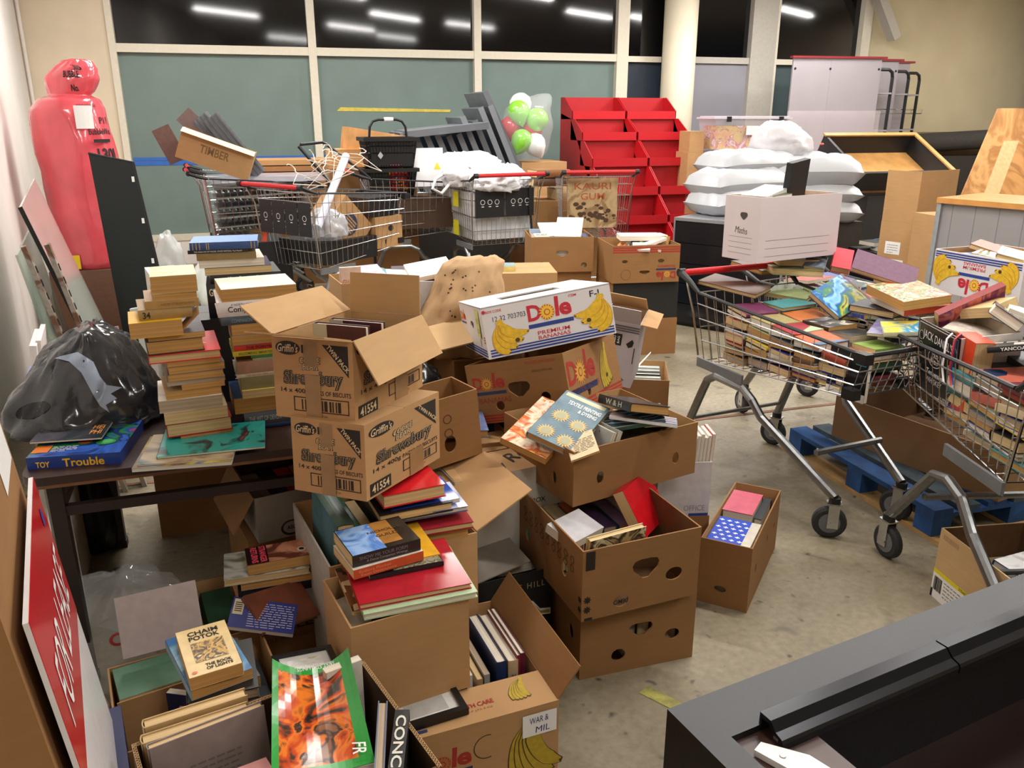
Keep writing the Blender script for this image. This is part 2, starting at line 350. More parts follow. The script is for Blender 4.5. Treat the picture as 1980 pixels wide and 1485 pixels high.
def cart(label,L=.9,wr=.56,wf=.42,zr=(.56,.90),zf=(.64,.83),hz=.97,hx=-.12,wheel=.07,nv=16,nh=(0,.3,.62,.84,1),deep=False,group=None,wb=.85,wire=CHROME,rimm=BLACK,legs=None):
    r=thing('shopping_trolley',label,'shopping trolley',group=group)
    xb=.05
    def pt(u,v,s): 
        x=(1-u)*(xb*(1-v))+u*(L-.07*(1-v)); y=s*((1-u)*wr+u*wf)/2*(.88+.12*v); z=(zr[0]*(1-v)+zr[1]*v)*(1-u)+(zf[0]*(1-v)+zf[1]*v)*u
        return (x,y,z)
    for s in (-1,1):
        m=MB()
        for i in range(nv+1): m.tube([pt(i/nv,0,s),pt(i/nv,1,s)],.0022,wire,4,cap=False)
        for v in nh: m.tube([pt(0,v,s),pt(1,v,s)],.0036,wire,5)
        m.build('basket_side',r)
    m=MB(); n=max(8,int(wf/.045))
    for i in range(n+1):
        q=-1+2*i/n; m.tube([pt(1,0,q),pt(1,1,q)],.0022,wire,4,cap=False)
    for v in nh: m.tube([pt(1,v,-1),pt(1,v,1)],.0036,wire,5)
    m.build('basket_front',r)
    m=MB(); n=max(9,int(wr/.05))
    for i in range(n+1):
        q=-1+2*i/n; m.tube([pt(0,0,q),pt(0,1,q)],.0024,wire,4,cap=False)
    for v in (nh if deep else (0,.5,1)): m.tube([pt(0,v,-1),pt(0,v,1)],.0034,wire,5)
    m.build('basket_gate',r)
    m=MB(); n=14
    for i in range(n+1): m.tube([pt(i/n,0,-1),pt(i/n,0,1)],.002,wire,4,cap=False)
    for q in (-.7,-.35,0,.35,.7): m.tube([pt(0,0,q),pt(1,0,q)],.003,wire,4)
    m.build('basket_floor',r)
    m=MB()
    for s in (-1,1): m.tube([Vector(pt(.03,1,s))+Vector((0,s*.004,.004)),Vector(pt(1,1,s))+Vector((0,s*.004,.004))],.008,rimm,6)
    m.tube([pt(1,1,-1),pt(1,1,1)],.01,rimm,6); m.build('rim',r,label='black plastic rim')
    for s in (-1,1):
        for v in (.08,.95): 
            m=MB(); q=pt(1,v,s); m.box((q[0]-.03,q[1]-.022,q[2]-.021),(q[0]+.03,q[1]+.022,q[2]+.021),BLACK); m.build('bumper',r)
    # handle
    m=MB(); m.tube([(hx,-wr/2-.01,hz),(hx,wr/2+.01,hz)],.017,RED,12); hd=m.build('handle',r,label='red handle grip')
    m=MB()
    for s in (-1,1):
        m.tube([(hx-.006,s*(wr/2-.015),hz),(hx-.004,s*(wr/2+.02),hz)],.021,BLACK,12); m.tube([(hx,s*(wr/2+.008),hz),(hx*.4,s*(wr/2+.008),hz-.03),(.02,s*(wr/2),zr[1])],[.017,.014,.01],BLACK,8)
    m.build('end_cap',hd)
    m=MB()
    for s in (-1,1): m.tube([(hx*.7,s*(wr/2+.004),hz-.015),(hx*.55,s*(wr/2+.004),hz-.06),(hx*.2,s*wr/2*.98,zr[1]-.1),(.02,s*wr/2*.93,zr[0]+.02)],.0055,wire,6)
    m.build('handle_stay',r)
    zb=zr[0]-.045; xr,xf=-.02,wb
    for s in (-1,1):
        yr,yf=s*wr/2*.98,s*wf/2*.86; m=MB()
        q=[(xr,yr,wheel*2+.04),(xr+.10,yr*.96,zb-.10),(xr+.13,yr*.95,zb-.035),(xr+.19,yr*.94,zb),(xr+.38,yr*.92,zb-.005),(xr+.45,yr*.9+yf*.04,zb-.04),(xr+.50,yr*.7+yf*.25,zb-.11),(xf,yf,wheel*2+.04)]
        if legs: q=[(x_,s*y_,z_) for x_,y_,z_ in legs]
        m.tube(q,.0205,STEEL,10); m.box((.02,min(yr*.94,yr*.97),zb+.012),(.36,max(yr*.94,yr*.97)+.004,zr[0]+.012),GREYPL)
        m.build('leg_frame',r)
    m=MB(); xq,yq=(legs[-2][0]+.04,legs[-2][1]) if legs else (xf-.14,wf/2*.84)
    m.tube([(xq,-yq,.33),(xq,yq,.33)],.014,STEEL,8); m.tube([(xr+.03,-wr/2*.97,.25),(xr+.03,wr/2*.97,.25)],.010,STEEL,8); m.build('crossbar',r)
    if legs: xr,xf=legs[0][0],legs[-1][0]
    yr_,yf_=(legs[0][1],legs[-1][1]) if legs else (wr/2*.98,wf/2*.86)
    for x,y,a in ((xr,yr_,.4),(xr,-yr_,-.3),(xf,yf_,.25),(xf,-yf_,.9)): castor(r,x,y,wheel,a)
    r['L']=L
    return r,pt
def putcart(r,x,y,fx,fy,z=0): r.location=(x,y,z); r.rotation_euler=(0,0,math.atan2(fy,fx))
def copy_tree(o,parent=None):
    c=o.copy(); COL.objects.link(c)
    if parent: c.parent=parent
    for ch in o.children: copy_tree(ch,c)
    return c
PO={"warbox":[0.283,1.645,0.0,0.085,0.001,-0.002,0.359,0.485,0.252],"plainbox":[0.127,1.73,0.257,0.186,0.0,0.001,0.309,0.246,0.276],"greenfg":[-0.258,1.279,0.001,0.269,0.001,-0.002,0.556,0.429,0.358],"ilebox":[-0.159,2.282,-0.0,0.171,0.0,0.001,0.236,0.361,0.188],"whiteunder":[-0.078,2.531,0.374,0.234,-0.0,0.0,0.128,0.304,0.128],"greenbooks":[0.111,2.032,0.396,0.171,-0.001,0.0,0.46,0.495,0.141],"royshill":[0.55,2.207,-0.0,0.119,-0.0,0.0,0.272,0.344,0.298],"circles":[0.522,2.48,0.581,0.286,-0.007,-0.078,0.135,0.034,0.234],"dolebrown":[0.724,2.841,0.586,-0.771,-0.094,-0.249,0.407,0.518,0.226],"panda":[1.705,3.891,0.341,-0.612,0.131,0.156,0.166,0.377,0.332],"smallbook":[1.887,4.097,0.04,-0.58,0.09,-0.122,0.317,0.379,0.189],"dolebooks":[2.191,5.452,0.562,-0.94,0.158,-0.062,0.496,0.409,0.244],"nwbox":[1.933,5.81,0.586,-0.723,0.097,0.005,0.439,0.425,0.27],"maths":[2.2,3.625,1.031,-1.37,-0.0,-0.012,0.239,0.533,0.302],"premban":[3.239,3.34,0.881,-1.52,0.009,-0.009,0.498,0.4,0.169],"yellowlab":[2.279,2.121,-0.0,-1.731,0.0,-0.0,0.337,0.328,0.276],"whitefile":[1.535,2.578,0.255,-1.687,-0.004,-0.13,0.184,0.092,0.176],"blackcab":[3.281,6.219,0.001,1.761,-0.002,0.001,-0.664,0.5,0.904],"bench":[4.3,4.478,0.781,-1.519,0.043,0.012,0.636,0.612,0.409],"tallcarton":[4.648,5.341,0.636,-1.242,-0.016,-0.102,0.262,0.667,0.674],"tub":[4.494,7.886,1.348,-0.805,0.0,-0.0,0.659,0.4,0.323],"whitebag":[3.399,6.184,0.749,-0.313,0.0,-0.0,0.801,0.328,0.256],"palletcard":[2.768,3.227,0.14,-1.415,-0.0,0.0,0.73,0.8,0.19],"dolebrown2":[0.748,2.93,0.556,-0.845,-0.047,-0.264,0.442,0.428,0.229],"dolebooksB":[2.007,5.006,0.653,-0.906,0.139,-0.057,0.45,0.408,0.226],"chaim":[-0.232,1.677,0.485,0.222,-0.0,0.001,0.115,0.194,0.022],"chaim2":[-0.234,1.679,0.466,0.315,0.0,0.0,0.139,0.227,0.025],"chaim3":[-0.244,1.677,0.429,0.073,0.0,-0.0,0.154,0.22,0.012],"textile":[0.777,2.387,0.702,-0.833,0.217,0.263,0.17,0.287,0.025],"blackW":[1.101,2.292,0.787,0.094,-0.169,0.221,0.147,0.221,0.031],"cream":[0.868,2.208,0.675,-0.242,0.046,-0.369,0.094,0.164,0.006],"stripes":[1.057,2.36,0.745,-0.482,-0.234,0.074,0.223,0.207,0.01],"danger":[-0.115,2.265,0.415,0.079,-0.0,0.0,0.183,0.106,0.034],"danger2":[-0.184,2.262,0.397,0.018,-0.0,0.0,0.244,0.141,0.022],"blueback":[-0.182,2.111,0.347,-0.199,0.26,0.269,0.182,0.108,0.015],"leather":[-0.049,2.054,0.303,0.466,0.954,0.564,0.191,0.131,0.02],"sky":[0.154,1.871,0.614,0.218,-0.0,0.0,0.185,0.127,0.027],"orangeq":[0.154,1.858,0.576,0.245,-0.0,0.0,0.192,0.094,0.028],"yellow":[0.174,1.811,0.586,0.119,-0.0,0.0,0.237,0.166,0.012],"blackstrip":[0.195,1.87,0.518,0.09,-0.0,0.0,0.196,0.049,0.009],"redtop":[0.151,1.816,0.522,0.08,-0.001,0.004,0.3,0.196,0.012],"mint":[0.163,1.751,0.549,0.063,-0.0,-0.0,0.288,0.304,0.017],"brownp":[0.128,1.779,0.515,0.098,-0.0,0.001,0.313,0.146,0.011],"red41":[0.265,2.076,0.667,0.159,-0.0,0.0,0.184,0.146,0.039],"blue41":[0.29,2.091,0.638,0.128,-0.0,0.0,0.201,0.124,0.012],"strip41":[0.252,2.074,0.622,0.12,-0.0,-0.0,0.215,0.029,0.028],"lav41":[0.27,2.086,0.612,0.074,-0.0,0.0,0.241,0.072,0.016],"red42":[0.319,2.068,0.569,0.05,-0.0,0.0,0.201,0.076,0.02],"greenmag":[-0.055,1.061,0.742,0.02,-0.269,0.096,0.149,0.383,0.015],"picA":[-0.398,2.36,0.742,-0.102,0.0,0.0,0.269,0.252,0.012],"picB":[-0.339,2.503,0.729,-0.285,-0.0,-0.001,0.222,0.091,0.008],"trouble":[-0.685,2.51,0.723,-0.118,-0.0,-0.0,0.243,0.165,0.044],"framepic":[0.243,1.689,0.276,0.141,-0.0,-0.0,0.17,0.195,0.028],"lily":[-0.045,1.685,0.428,0.1,-0.216,0.04,0.125,0.199,0.015],"sA0":[-0.278,2.53,0.752,0.15,0.0,0.0,0.152,0.2,0.008],"sA1":[-0.314,2.526,0.76,0.13,0.0,0.0,0.189,0.2,0.043],"sA2":[-0.315,2.525,0.803,0.13,0.0,0.0,0.181,0.19,0.038],"sA3":[-0.326,2.524,0.841,0.1,0.0,0.0,0.18,0.22,0.038],"sA4":[-0.302,2.527,0.879,0.16,0.0,0.0,0.157,0.18,0.025],"sA5":[-0.257,2.533,0.904,0.13,0.0,0.0,0.123,0.18,0.017],"sA6":[-0.295,2.528,0.921,0.15,0.0,0.0,0.164,0.18,0.013],"sA7":[-0.291,2.529,0.934,0.11,0.0,0.0,0.156,0.18,0.022],"sA8":[-0.286,2.529,0.956,0.16,0.0,0.0,0.158,0.19,0.023],"sA9":[-0.288,2.529,0.979,0.13,0.0,0.0,0.148,0.18,0.015],"sA10":[-0.337,2.523,0.994,0.11,0.0,0.0,0.202,0.25,0.026],"sA11":[-0.336,2.523,1.021,0.15,0.0,0.0,0.157,0.2,0.042],"sA12":[-0.33,2.523,1.062,0.13,0.0,0.0,0.157,0.2,0.017],"sA13":[-0.372,2.498,1.079,0.13,0.0,0.0,0.142,0.17,0.046],"sA14":[-0.345,2.522,1.125,0.15,0.0,0.0,0.144,0.17,0.031],"sA15":[-0.325,2.524,1.156,0.13,0.0,0.0,0.145,0.18,0.024],"sA16":[-0.3,2.527,1.18,0.15,0.0,0.0,0.117,0.17,0.02],"sA17":[-0.304,2.527,1.2,0.1,0.0,0.0,0.125,0.18,0.05],"sB0":[-0.183,2.976,1.03,0.03,0.0,0.0,0.253,0.2,0.119],"sB1":[-0.168,2.976,1.149,0.09,0.0,0.0,0.236,0.22,0.03],"sB2":[-0.182,2.976,1.179,0.06,0.0,0.0,0.22,0.22,0.025],"sB3":[-0.198,2.976,1.205,0.07,0.0,0.0,0.214,0.2,0.027],"sB4":[-0.203,2.975,1.231,0.02,0.0,0.0,0.193,0.2,0.024],"sB5":[-0.229,2.975,1.255,-0.01,0.0,0.0,0.193,0.2,0.012],"sB6":[-0.221,2.975,1.267,-0.03,0.0,0.0,0.219,0.17,0.025],"sC0":[-0.089,2.638,0.732,0.08,0.0,0.0,0.142,0.2,0.015],"sC1":[-0.093,2.637,0.747,0.08,0.0,0.0,0.143,0.2,0.042],"sC2":[-0.119,2.635,0.789,0.1,0.0,0.0,0.124,0.2,0.053],"sC3":[-0.091,2.627,0.842,0.08,0.0,0.0,0.148,0.2,0.026],"sC4":[-0.092,2.637,0.868,0.08,0.0,0.0,0.099,0.18,0.041],"sC5":[-0.103,2.637,0.908,0.08,0.0,0.0,0.111,0.18,0.013],"sC6":[-0.097,2.637,0.922,0.08,0.0,0.0,0.107,0.17,0.039],"sC7":[-0.05,2.641,0.96,0.08,0.0,0.0,0.062,0.16,0.009],"sC8":[-0.054,2.64,0.97,0.08,0.0,0.0,0.066,0.16,0.009],"sC9":[-0.107,2.636,0.979,0.08,0.0,0.0,0.118,0.18,0.017],"sC10":[-0.101,2.637,0.996,0.08,0.0,0.0,0.113,0.18,0.018],"sC11":[-0.105,2.636,1.015,0.08,0.0,0.0,0.12,0.18,0.032],"sC12":[-0.103,2.637,1.047,0.08,0.0,0.0,0.122,0.18,0.035],"sC13":[-0.13,2.634,1.081,0.11,0.0,0.0,0.151,0.2,0.027],"sC14":[-0.138,2.634,1.108,0.08,0.0,0.0,0.162,0.21,0.046],"sC15":[-0.121,2.635,1.154,0.13,0.0,0.0,0.226,0.2,0.04],"redL":[2.673,3.404,0.971,-0.727,0.348,0.15,0.09,0.197,0.03],"purple":[2.541,3.099,1.029,-0.794,0.402,0.289,0.277,0.163,0.023],"paris":[2.431,3.228,0.896,-1.27,0.278,0.589,0.18,0.23,0.03],"tanbig":[2.557,2.765,0.919,-0.068,0.097,-0.086,0.229,0.254,0.04],"greenflat":[2.395,3.519,0.84,-0.936,0.1,0.042,0.206,0.219,0.02],"olive":[2.436,3.527,0.934,-0.328,-0.026,0.047,0.25,0.17,0.034],"dkbook":[2.367,3.818,0.95,-1.082,-0.095,0.17,0.193,0.153,0.023],"reds":[2.574,2.606,0.901,-1.796,0.423,0.449,0.028,0.281,0.072],"openc":[2.646,2.55,0.928,-1.426,0.207,-0.267,0.146,0.141,0.04],"zealand":[2.574,2.36,1.0,-0.808,-0.091,0.542,0.12,0.149,0.039],"footc":[2.413,2.186,0.905,-0.865,-0.146,-0.23,0.11,0.222,0.02],"jackd":[2.53,2.618,0.612,-1.8,0.088,0.046,0.282,0.26,0.301],"orangebox":[2.507,2.409,0.571,-1.912,-0.001,0.034,0.18,0.05,0.3],"bigcarton":[-0.487,7.679,1.354,0.655,-0.153,0.292,0.493,0.148,0.184],"woodcrate":[0.906,7.72,1.48,0.169,0.101,0.148,0.61,0.304,0.13],"blackbox":[-0.194,2.886,0.882,0.046,0.0,0.001,0.084,0.249,0.223],"stackbot":[0.846,2.041,-0.0,0.008,-0.0,-0.001,0.389,0.413,0.277],"stackmid":[0.84,1.874,0.372,0.114,0.002,0.0,0.372,0.565,0.223],"stacktop":[0.887,2.237,0.476,0.247,0.001,-0.0,0.522,0.43,0.202],"bluepat":[1.425,2.34,0.0,-0.775,-0.0,0.0,0.183,0.532,0.259],"doleW":[0.773,2.812,0.846,-0.053,-0.157,-0.136,0.501,0.45,0.191],"shrewUpTilt":[0.006,2.18,0.928,-0.621,-0.057,-0.013,0.238,0.417,0.219],"shrewLowT":[0.035,2.123,0.737,-0.704,-0.08,-0.032,0.229,0.401,0.202]}
# ---------------------------------------------------------------- the room
YW=10.63
WALLC=pm('#dccdb4',.7,noise=.03,scale=3); WALLW=pm('#e2dcd6',.6,noise=.03,scale=2); FRAME=pm('#d9d2c0',.45,noise=.02); DARKG=pm('#0b0b0d',.06,0,0,1,'night_glass',.55); FROST=pm('#72847f',.3,0,.04,2.5,'frosted_glass',.4)
def conc():
    m,t,b=nt('concrete_floor'); L=t.links.new; N=t.nodes.new
    tc=N('ShaderNodeTexCoord')
    def noise(s,d=5,di=0):
        n=N('ShaderNodeTexNoise'); n.inputs['Scale'].default_value=s; n.inputs['Detail'].default_value=d; n.inputs['Distortion'].default_value=di; L(tc.outputs['Object'],n.inputs['Vector']); return n.outputs['Fac']
    def ramp(f,p0,c0,p1,c1):
        r=N('ShaderNodeValToRGB'); e=r.color_ramp.elements; e[0].position=p0; e[1].position=p1; e[0].color=c0; e[1].color=c1; L(f,r.inputs['Fac']); return r.outputs['Color']
    def mix(ty,f,a,bb):
        x=N('ShaderNodeMix'); x.data_type='RGBA'; x.blend_type=ty
        if isinstance(f,float): x.inputs['Factor'].default_value=f
        else: L(f,x.inputs['Factor'])
        L(a,x.inputs['A']); L(bb,x.inputs['B']) if not isinstance(bb,tuple) else setattr(x.inputs['B'],'default_value',bb); return x.outputs['Result']
    base=ramp(noise(1.1,6),.32,srgb('#776c56'),.68,srgb('#a99e86'))
    fine=ramp(noise(38,6),.25,(.62,.6,.58,1),.75,(1,1,1,1)); c=mix('MULTIPLY',.8,base,fine)
    # dark scuffs and stains
    st=ramp(noise(5.5,3,.6),.62,(0,0,0,1),.74,(.9,.9,.9,1)); c=mix('MIX',st,c,srgb('#5e554a'))
    st2=ramp(noise(13,2),.665,(0,0,0,1),.745,(1,1,1,1)); c=mix('MIX',st2,c,srgb('#3d3833'))
    ye=ramp(noise(.75,3),.60,(0,0,0,1),.74,(.55,.55,.55,1)); c=mix('MIX',ye,c,srgb('#9a9350'))
    L(c,b.inputs['Base Color']); rr=N('ShaderNodeMapRange'); L(noise(2.2),rr.inputs[0]); rr.inputs[3].default_value=.35; rr.inputs[4].default_value=.75; L(rr.outputs[0],b.inputs['Roughness'])
    bp=N('ShaderNodeBump'); bp.inputs['Strength'].default_value=.12; bp.inputs['Distance'].default_value=.01; L(noise(45),bp.inputs['Height']); L(bp.outputs['Normal'],b.inputs['Normal'])
    return m
CON=conc()
struct(MB().box((-4,-4,-.1),(14,12,0),CON),'floor')
# shallow saw joint and old tape lines on the slab
struct(MB().box((-4,4.02,.0),(14,4.05,.003),pm('#7d5a45',.8,noise=.2,scale=12)),'trim_1')
struct(MB().prism([(1.0,1.93),(1.04,1.95),(1.75,.85),(1.71,.83)],.0005,.002,pm('#a8a256',.7,noise=.25,scale=25)),'trim_2')
struct(MB().box((-4,-4,CEIL),(14,12,CEIL+.1),pm('#cfcbc4',.8,noise=.02,scale=2)),'ceiling')
# left wall, running slightly askew to the window wall
lw=MB(); A=(-2.23,10.63); B=(-.72+.3,-2.1)
nx,ny=-(B[1]-A[1]),(B[0]-A[0]); ln=math.hypot(nx,ny); nx,ny=nx/ln*.15,ny/ln*.15
lw.prism([A,B,(B[0]-nx,B[1]-ny),(A[0]-nx,A[1]-ny)],0,CEIL,WALLW); struct(lw,'wall_left')
pp=MB(); pp.tube([(-2.19,10.57,0),(-2.19,10.57,CEIL)],.018,WALLW,10); struct(pp,'trim_3')
# window wall: cream end piece, kerb, head
wb=MB(); wb.box((-2.5,YW,0),(-1.33,YW+.2,CEIL),WALLC); struct(wb,'wall_back')
wk=MB(); wk.box((-1.33,YW-.02,0),(8.5,YW+.2,.28),WALLW); struct(wk,'trim_4')
V=[-1.33,.81,2.80,4.70]; 
def pane(n,x0,x1,z0,z1,m): struct(MB().box((x0,YW+.05,z0),(x1,YW+.065,z1),m),f'window_{n}')
fr=MB()
for x,wd in ((-1.33,.07),(.81,.09),(2.80,.09),(4.74,.16)): fr.box((x-wd/2,YW-.04,.28),(x+wd/2,YW+.1,CEIL),FRAME)
fr.box((-1.33,YW-.03,2.36),(4.7,YW+.1,2.45),FRAME); fr.box((-1.33,YW-.03,.28),(4.7,YW+.1,.35),FRAME)
fr.box((4.7,YW-.03,2.36),(5.3,YW+.1,2.43),FRAME); struct(fr,'trim_5')
k=1
for a,b_ in zip(V[:-1],V[1:]):
    pane(k,a,b_,2.44,CEIL,DARKG); pane(k+1,a,b_,.33,2.37,FROST); k+=2
pane(7,4.8,5.35,2.42,CEIL,DARKG); pane(8,4.8,5.35,0,2.37,pm('#2e3844',.25,0,.03,3))
col=MB(); col.lathe([(.215,0),(.215,CEIL)],pm('#dcd2bb',.55,noise=.02,scale=3),40,Matrix.Translation((5.42,10.35,0))); struct(col,'trim_6',True)
# door leaf beyond the column, with a pane over it
FR2=pm('#b3aea4',.5,noise=.03); dz=MB(); dz.box((5.6,YW-.02,0),(5.8,YW+.12,CEIL),FR2); dz.box((6.62,YW-.05,0),(7.0,YW+.12,CEIL),FR2); dz.box((5.7,YW-.02,2.36),(6.7,YW+.1,2.44),FR2); struct(dz,'trim_7')
struct(MB().box((5.8,YW+.02,0),(6.62,YW+.06,2.37),pm('#8b8a93',.5,noise=.04,scale=2)),'door_1')
pane(9,5.8,6.62,2.43,CEIL,DARKG); pane(10,7.0,8.42,2.44,CEIL,DARKG); pane(11,7.0,8.42,.3,2.38,pm('#4f5d60',.2,0,.04,2))
f2=MB(); f2.box((6.96,YW-.04,0),(7.04,YW+.1,CEIL),FRAME); f2.box((6.9,YW-.03,2.36),(8.45,YW+.1,2.43),FRAME); f2.box((8.38,YW-.05,0),(8.52,YW+.12,CEIL),FRAME); struct(f2,'trim_8')
br=MB(); br.add([],[],FR2)
def bar(mb,a,b,w,t,m):
    a,b=Vector(a),Vector(b); d=(b-a); L_=d.length; q=d.to_track_quat('Z','Y').to_matrix().to_4x4(); mb.box((-w/2,-t/2,0),(w/2,t/2,L_),m,Matrix.Translation(a)@q)
bar(br,(8.78,YW-.22,2.72),(8.2,YW-.22,3.6),.16,.12,FR2); struct(br,'trim_9')
OL=pm('#cfc3a2',.75,noise=.04,scale=2)
struct(MB().box((8.5,YW,0),(13.6,YW+.2,CEIL),OL),'wall_right_back')
struct(MB().box((11.15,4.5,0),(11.4,9.9,CEIL),WALLC),'wall_right')
struct(MB().box((-2,-3.2,0),(11.4,-3.0,CEIL),WALLC),'wall_front')
# tape left on the frosted panes
tp=MB(); BLT=pm('#2f66b8',.5,noise=.06,scale=12)
for z0,z1 in ((1.145,1.195),(1.20,1.235)): tp.box((-1.28,YW+.045,z0),(2.75,YW+.049,z1),BLT)
tag(tp.build('masking_tape'),'long blue masking tape strips stuck across the frosted panes','tape')
ty=MB(); ty.prism([(1.05,1.745),(2.45,1.735),(2.46,1.765),(1.1,1.79)],0,.004,pm('#cdbb4c',.5,noise=.1,scale=20),Matrix.Translation((0,YW+.048,0))@Matrix.Rotation(PI/2,4,'X')); tag(ty.build('masking_tape'),'yellow tape strip on the middle frosted pane','tape')
# ceiling tubes, reflected and added, with their fittings
TW=pm('#f4f4f4',.4,noise=0); EM,et,eb=nt('tube_glow'); eb.inputs['Emission Color'].default_value=(1,.98,.95,1); eb.inputs['Emission Strength'].default_value=26
for i,(x,y,a,L_,Wt) in enumerate(TUBES):
    t=thing('ceiling_light','white fluorescent batten lamp on the ceiling, some of the set added for light','ceiling light',(x,y,LZ),a,'fluorescent battens on the ceiling')
    MB().box((-L_/2,-.05,.03),(L_/2,.05,.13),TW).build('housing',t)
    m=MB(); m.tube([(-L_/2+.03,0,0),(L_/2-.03,0,0)],.019,EM,10); m.build('lamp_tube',t)
    ld=bpy.data.lights.new('tube_light','AREA'); ld.shape='RECTANGLE'; ld.size=L_; ld.size_y=.12; ld.energy=Wt; ld.color=(1,.965,.915)
    lo=bpy.data.objects.new('tube_light',ld); COL.objects.link(lo); lo.location=(x,y,LZ-.03); lo.rotation_euler=(0,0,a)
# ---------------------------------------------------------------- left: table and what stands on it
def q(k,**kw):
    p=list(PO[k])
    for n,v in kw.items(): 
        i='x y z yaw pit rol w d h'.split().index(n); p[i]=v
    return p
WOOD=pm('#3a2620',.35,noise=.12,scale=14)
t=thing('desk','dark brown laminate school desk with rounded corner and steel legs','desk',(-.70,2.42,0),.03)
m=MB(); r_=.06; X1,Y1=1.05,1.08
pl=[(r_-r_*math.sin(a*PI/12),r_-r_*math.cos(a*PI/12)) for a in range(6,-1,-1)]+[(X1,0),(X1,Y1),(0,Y1)]
m.prism(pl,.705,.73,WOOD); m.prism([(x*.998+.001,y*.998+.001) for x,y in pl],.695,.705,pm('#7a5232',.5)); m.build('desk_top',t)
LG=pm('#2d211e',.45,noise=.05)
for x,y in ((.075,.06),(.93,.06),(.075,.98),(.93,.98)):
    m=MB(); m.box((x-.02,y-.02,.02),(x+.02,y+.02,.695),LG); m.box((x-.024,y-.024,0),(x+.024,y+.024,.03),BLACK); m.build('leg',t)
m=MB()
m.box((.095,.045,.585),(.91,.07,.615),LG); m.box((.06,.08,.585),(.085,.96,.615),LG); m.box((.92,.08,.585),(.945,.96,.615),LG); m.box((.095,.97,.64),(.91,.99,.695),LG); m.build('stretcher',t)
# picture books under the first pile
book(q('picA'),'large thin picture book with pale blue cover, lowest under the left book pile','#5d7f93',PGW,'P','B',top=art(['#2f6f8f','#c9b54a','#7a5a3a','#4f94a8'],5,.3,'noise',2))
book([-.385,2.372,.752,-.09,0,0,.26,.24,.006],'second thin picture book with worn brown edge under the left pile','#8a7a5c',PGW,'P','B',top=art(['#6d4b38','#b9a480','#39606b'],7,.35))
book([-.335,2.40,.7585,-.02,0,0,.3,.23,.006],'teal picture book with black drawings, topmost of the picture books on the desk','#2b8f8d',PGW,'P','L',top=art(['#2aa39a','#2aa39a','#2aa39a','#1b2c33','#b13a2c'],9,.3,'noise',4))
def SA(i,label,cover,pg,kind='P',spine='B',**k):
    p=q('sA%d'%i); p[2]+=.0125+.0004*0; 
    if i==17: pass
    return book(p,label+', in the left desk pile',cover,pg,kind,spine,group=None,**k)
SA(0,'thin small red booklet, lowest but for the picture books','#b8242c',PGT)
SA(1,'thick red hardback with tan pages, second from the bottom','#a81e26',PG,'H')
SA(2,'stained tan paperback lying on the thick red hardback','#d8c6a4',PG)
SA(3,'wide white paperback with a blue corner on its cover','#dcd8d0',PGG,top=art(['#e8e4da','#e8e4da','#7fa3c4'],4,.4))
SA(4,'tan paged book lying on the wide white paperback','#a98a5f',PGT)
SA(5,'narrow orange tan paperback set to the right','#c08a48',PGT)
SA(6,'thin grey paperback with curling cover','#97918c',PGG)
SA(7,'mauve grey paperback with browned pages','#6c5f63',PGT)
SA(8,'paperback with a rounded dusty violet spine toward the camera','#7a6668',PGT,spine='B')
SA(9,'brown paperback directly under the torn scarlet hardback','#6e4630',PGT)
SA(10,'torn scarlet hardback sticking out to the right','#d23334',PG,'H',deco=lambda t,D:flat(t,[(.12,.10),(.16,.105),(.165,.17),(.14,.16),(.125,.12)],face(D,'T')[0],pm('#d9b98c',.8,noise=0),.001))
SA(11,'dark covered hardback lying on the torn scarlet one','#33292a',PGT,'H')
SA(12,'slate grey paperback under the bright yellow one','#5f565c',PGT)
y=SA(13,'bright yellow paperback with an open torn flap','#e8b81d',PGT)
m=MB(); m.add([(0,0,0),(.055,.02,.045),(.06,.10,.055),(0,.09,0)],[(0,1,2,3)],pm('#c9a070',.8)); 
o=m.build('loose_page',y); y_in=y.matrix_basis.inverted(); o.matrix_local=y_in@Matrix.Translation((-.235,2.515,1.10))@Matrix.Rotation(.15,4,'Z')
SA(14,'worn tan hardback with a number 34 on its spine','#a58551',PG,'H','F',txt=[('L',0,'34',.14,.5,.14,.62,'#22201c',.02)])
SA(15,'yellowed tan paperback with its spine toward the camera','#b28a50',PG,'P','F',txt=[('L',0,'A HISTORY OF THE SCOTTISH PEOPLE',.6,.5,.62,.3,'#7c5a34',0)])
SA(16,'thin tan paperback with a frayed white cover edge','#d8b48e',PGT)
SA(17,'thick paperback with a pale green painted cover, topmost','#cfcf9a',PGT,top=art(['#c8cf8e','#dcdcae','#a8c28c','#e8e0b8','#c2b268'],6,.4,'wave',1))
# the pile behind, on a black box
carton([-.235,2.95,.731,.03,0,0,.34,.24,.297],'black box with white vent lines under the rear book pile',pm('#17181a',.4),closed=True,name='black_box')
bb=MB(); F,su,sv=face((.34,.24,.297),'F'); F=pose_matrix([-.235,2.95,.731,.03,0,0])@F
for z0 in (.055,.165):
    for i in range(5): flat(bb,rect(.115,z0+i*.013,.15,z0+i*.013+.004),F,pm('#c8c8c8',.5,noise=0),.002)
bo=bb.build('vent_lines',[o for o in COL.objects if o.name=='black_box'][0]); bo.matrix_parent_inverse=bo.parent.matrix_basis.inverted()
def SB(i,label,cover,pg,kind='H',spine='F',**k): return book(q('sB%d'%i),label+', in the rear desk pile',cover,pg,kind,spine,**k)
SB(0,'big black hardback with cream capitals on its spine, lowest','#17171a',PG,txt=[('L',0,'GEORGE BUSH',.28,.78,.5,.22,'#d8c9a0',.02),('L',0,'BUSH BUILT',.3,.42,.4,.34,'#d8c9a0',.03)])
SB(1,'black hardback with white blackletter spine title','#111114',PGW,txt=[('L',0,'King Resounding',.5,.5,.5,.5,'#e8e8e8',.02)])
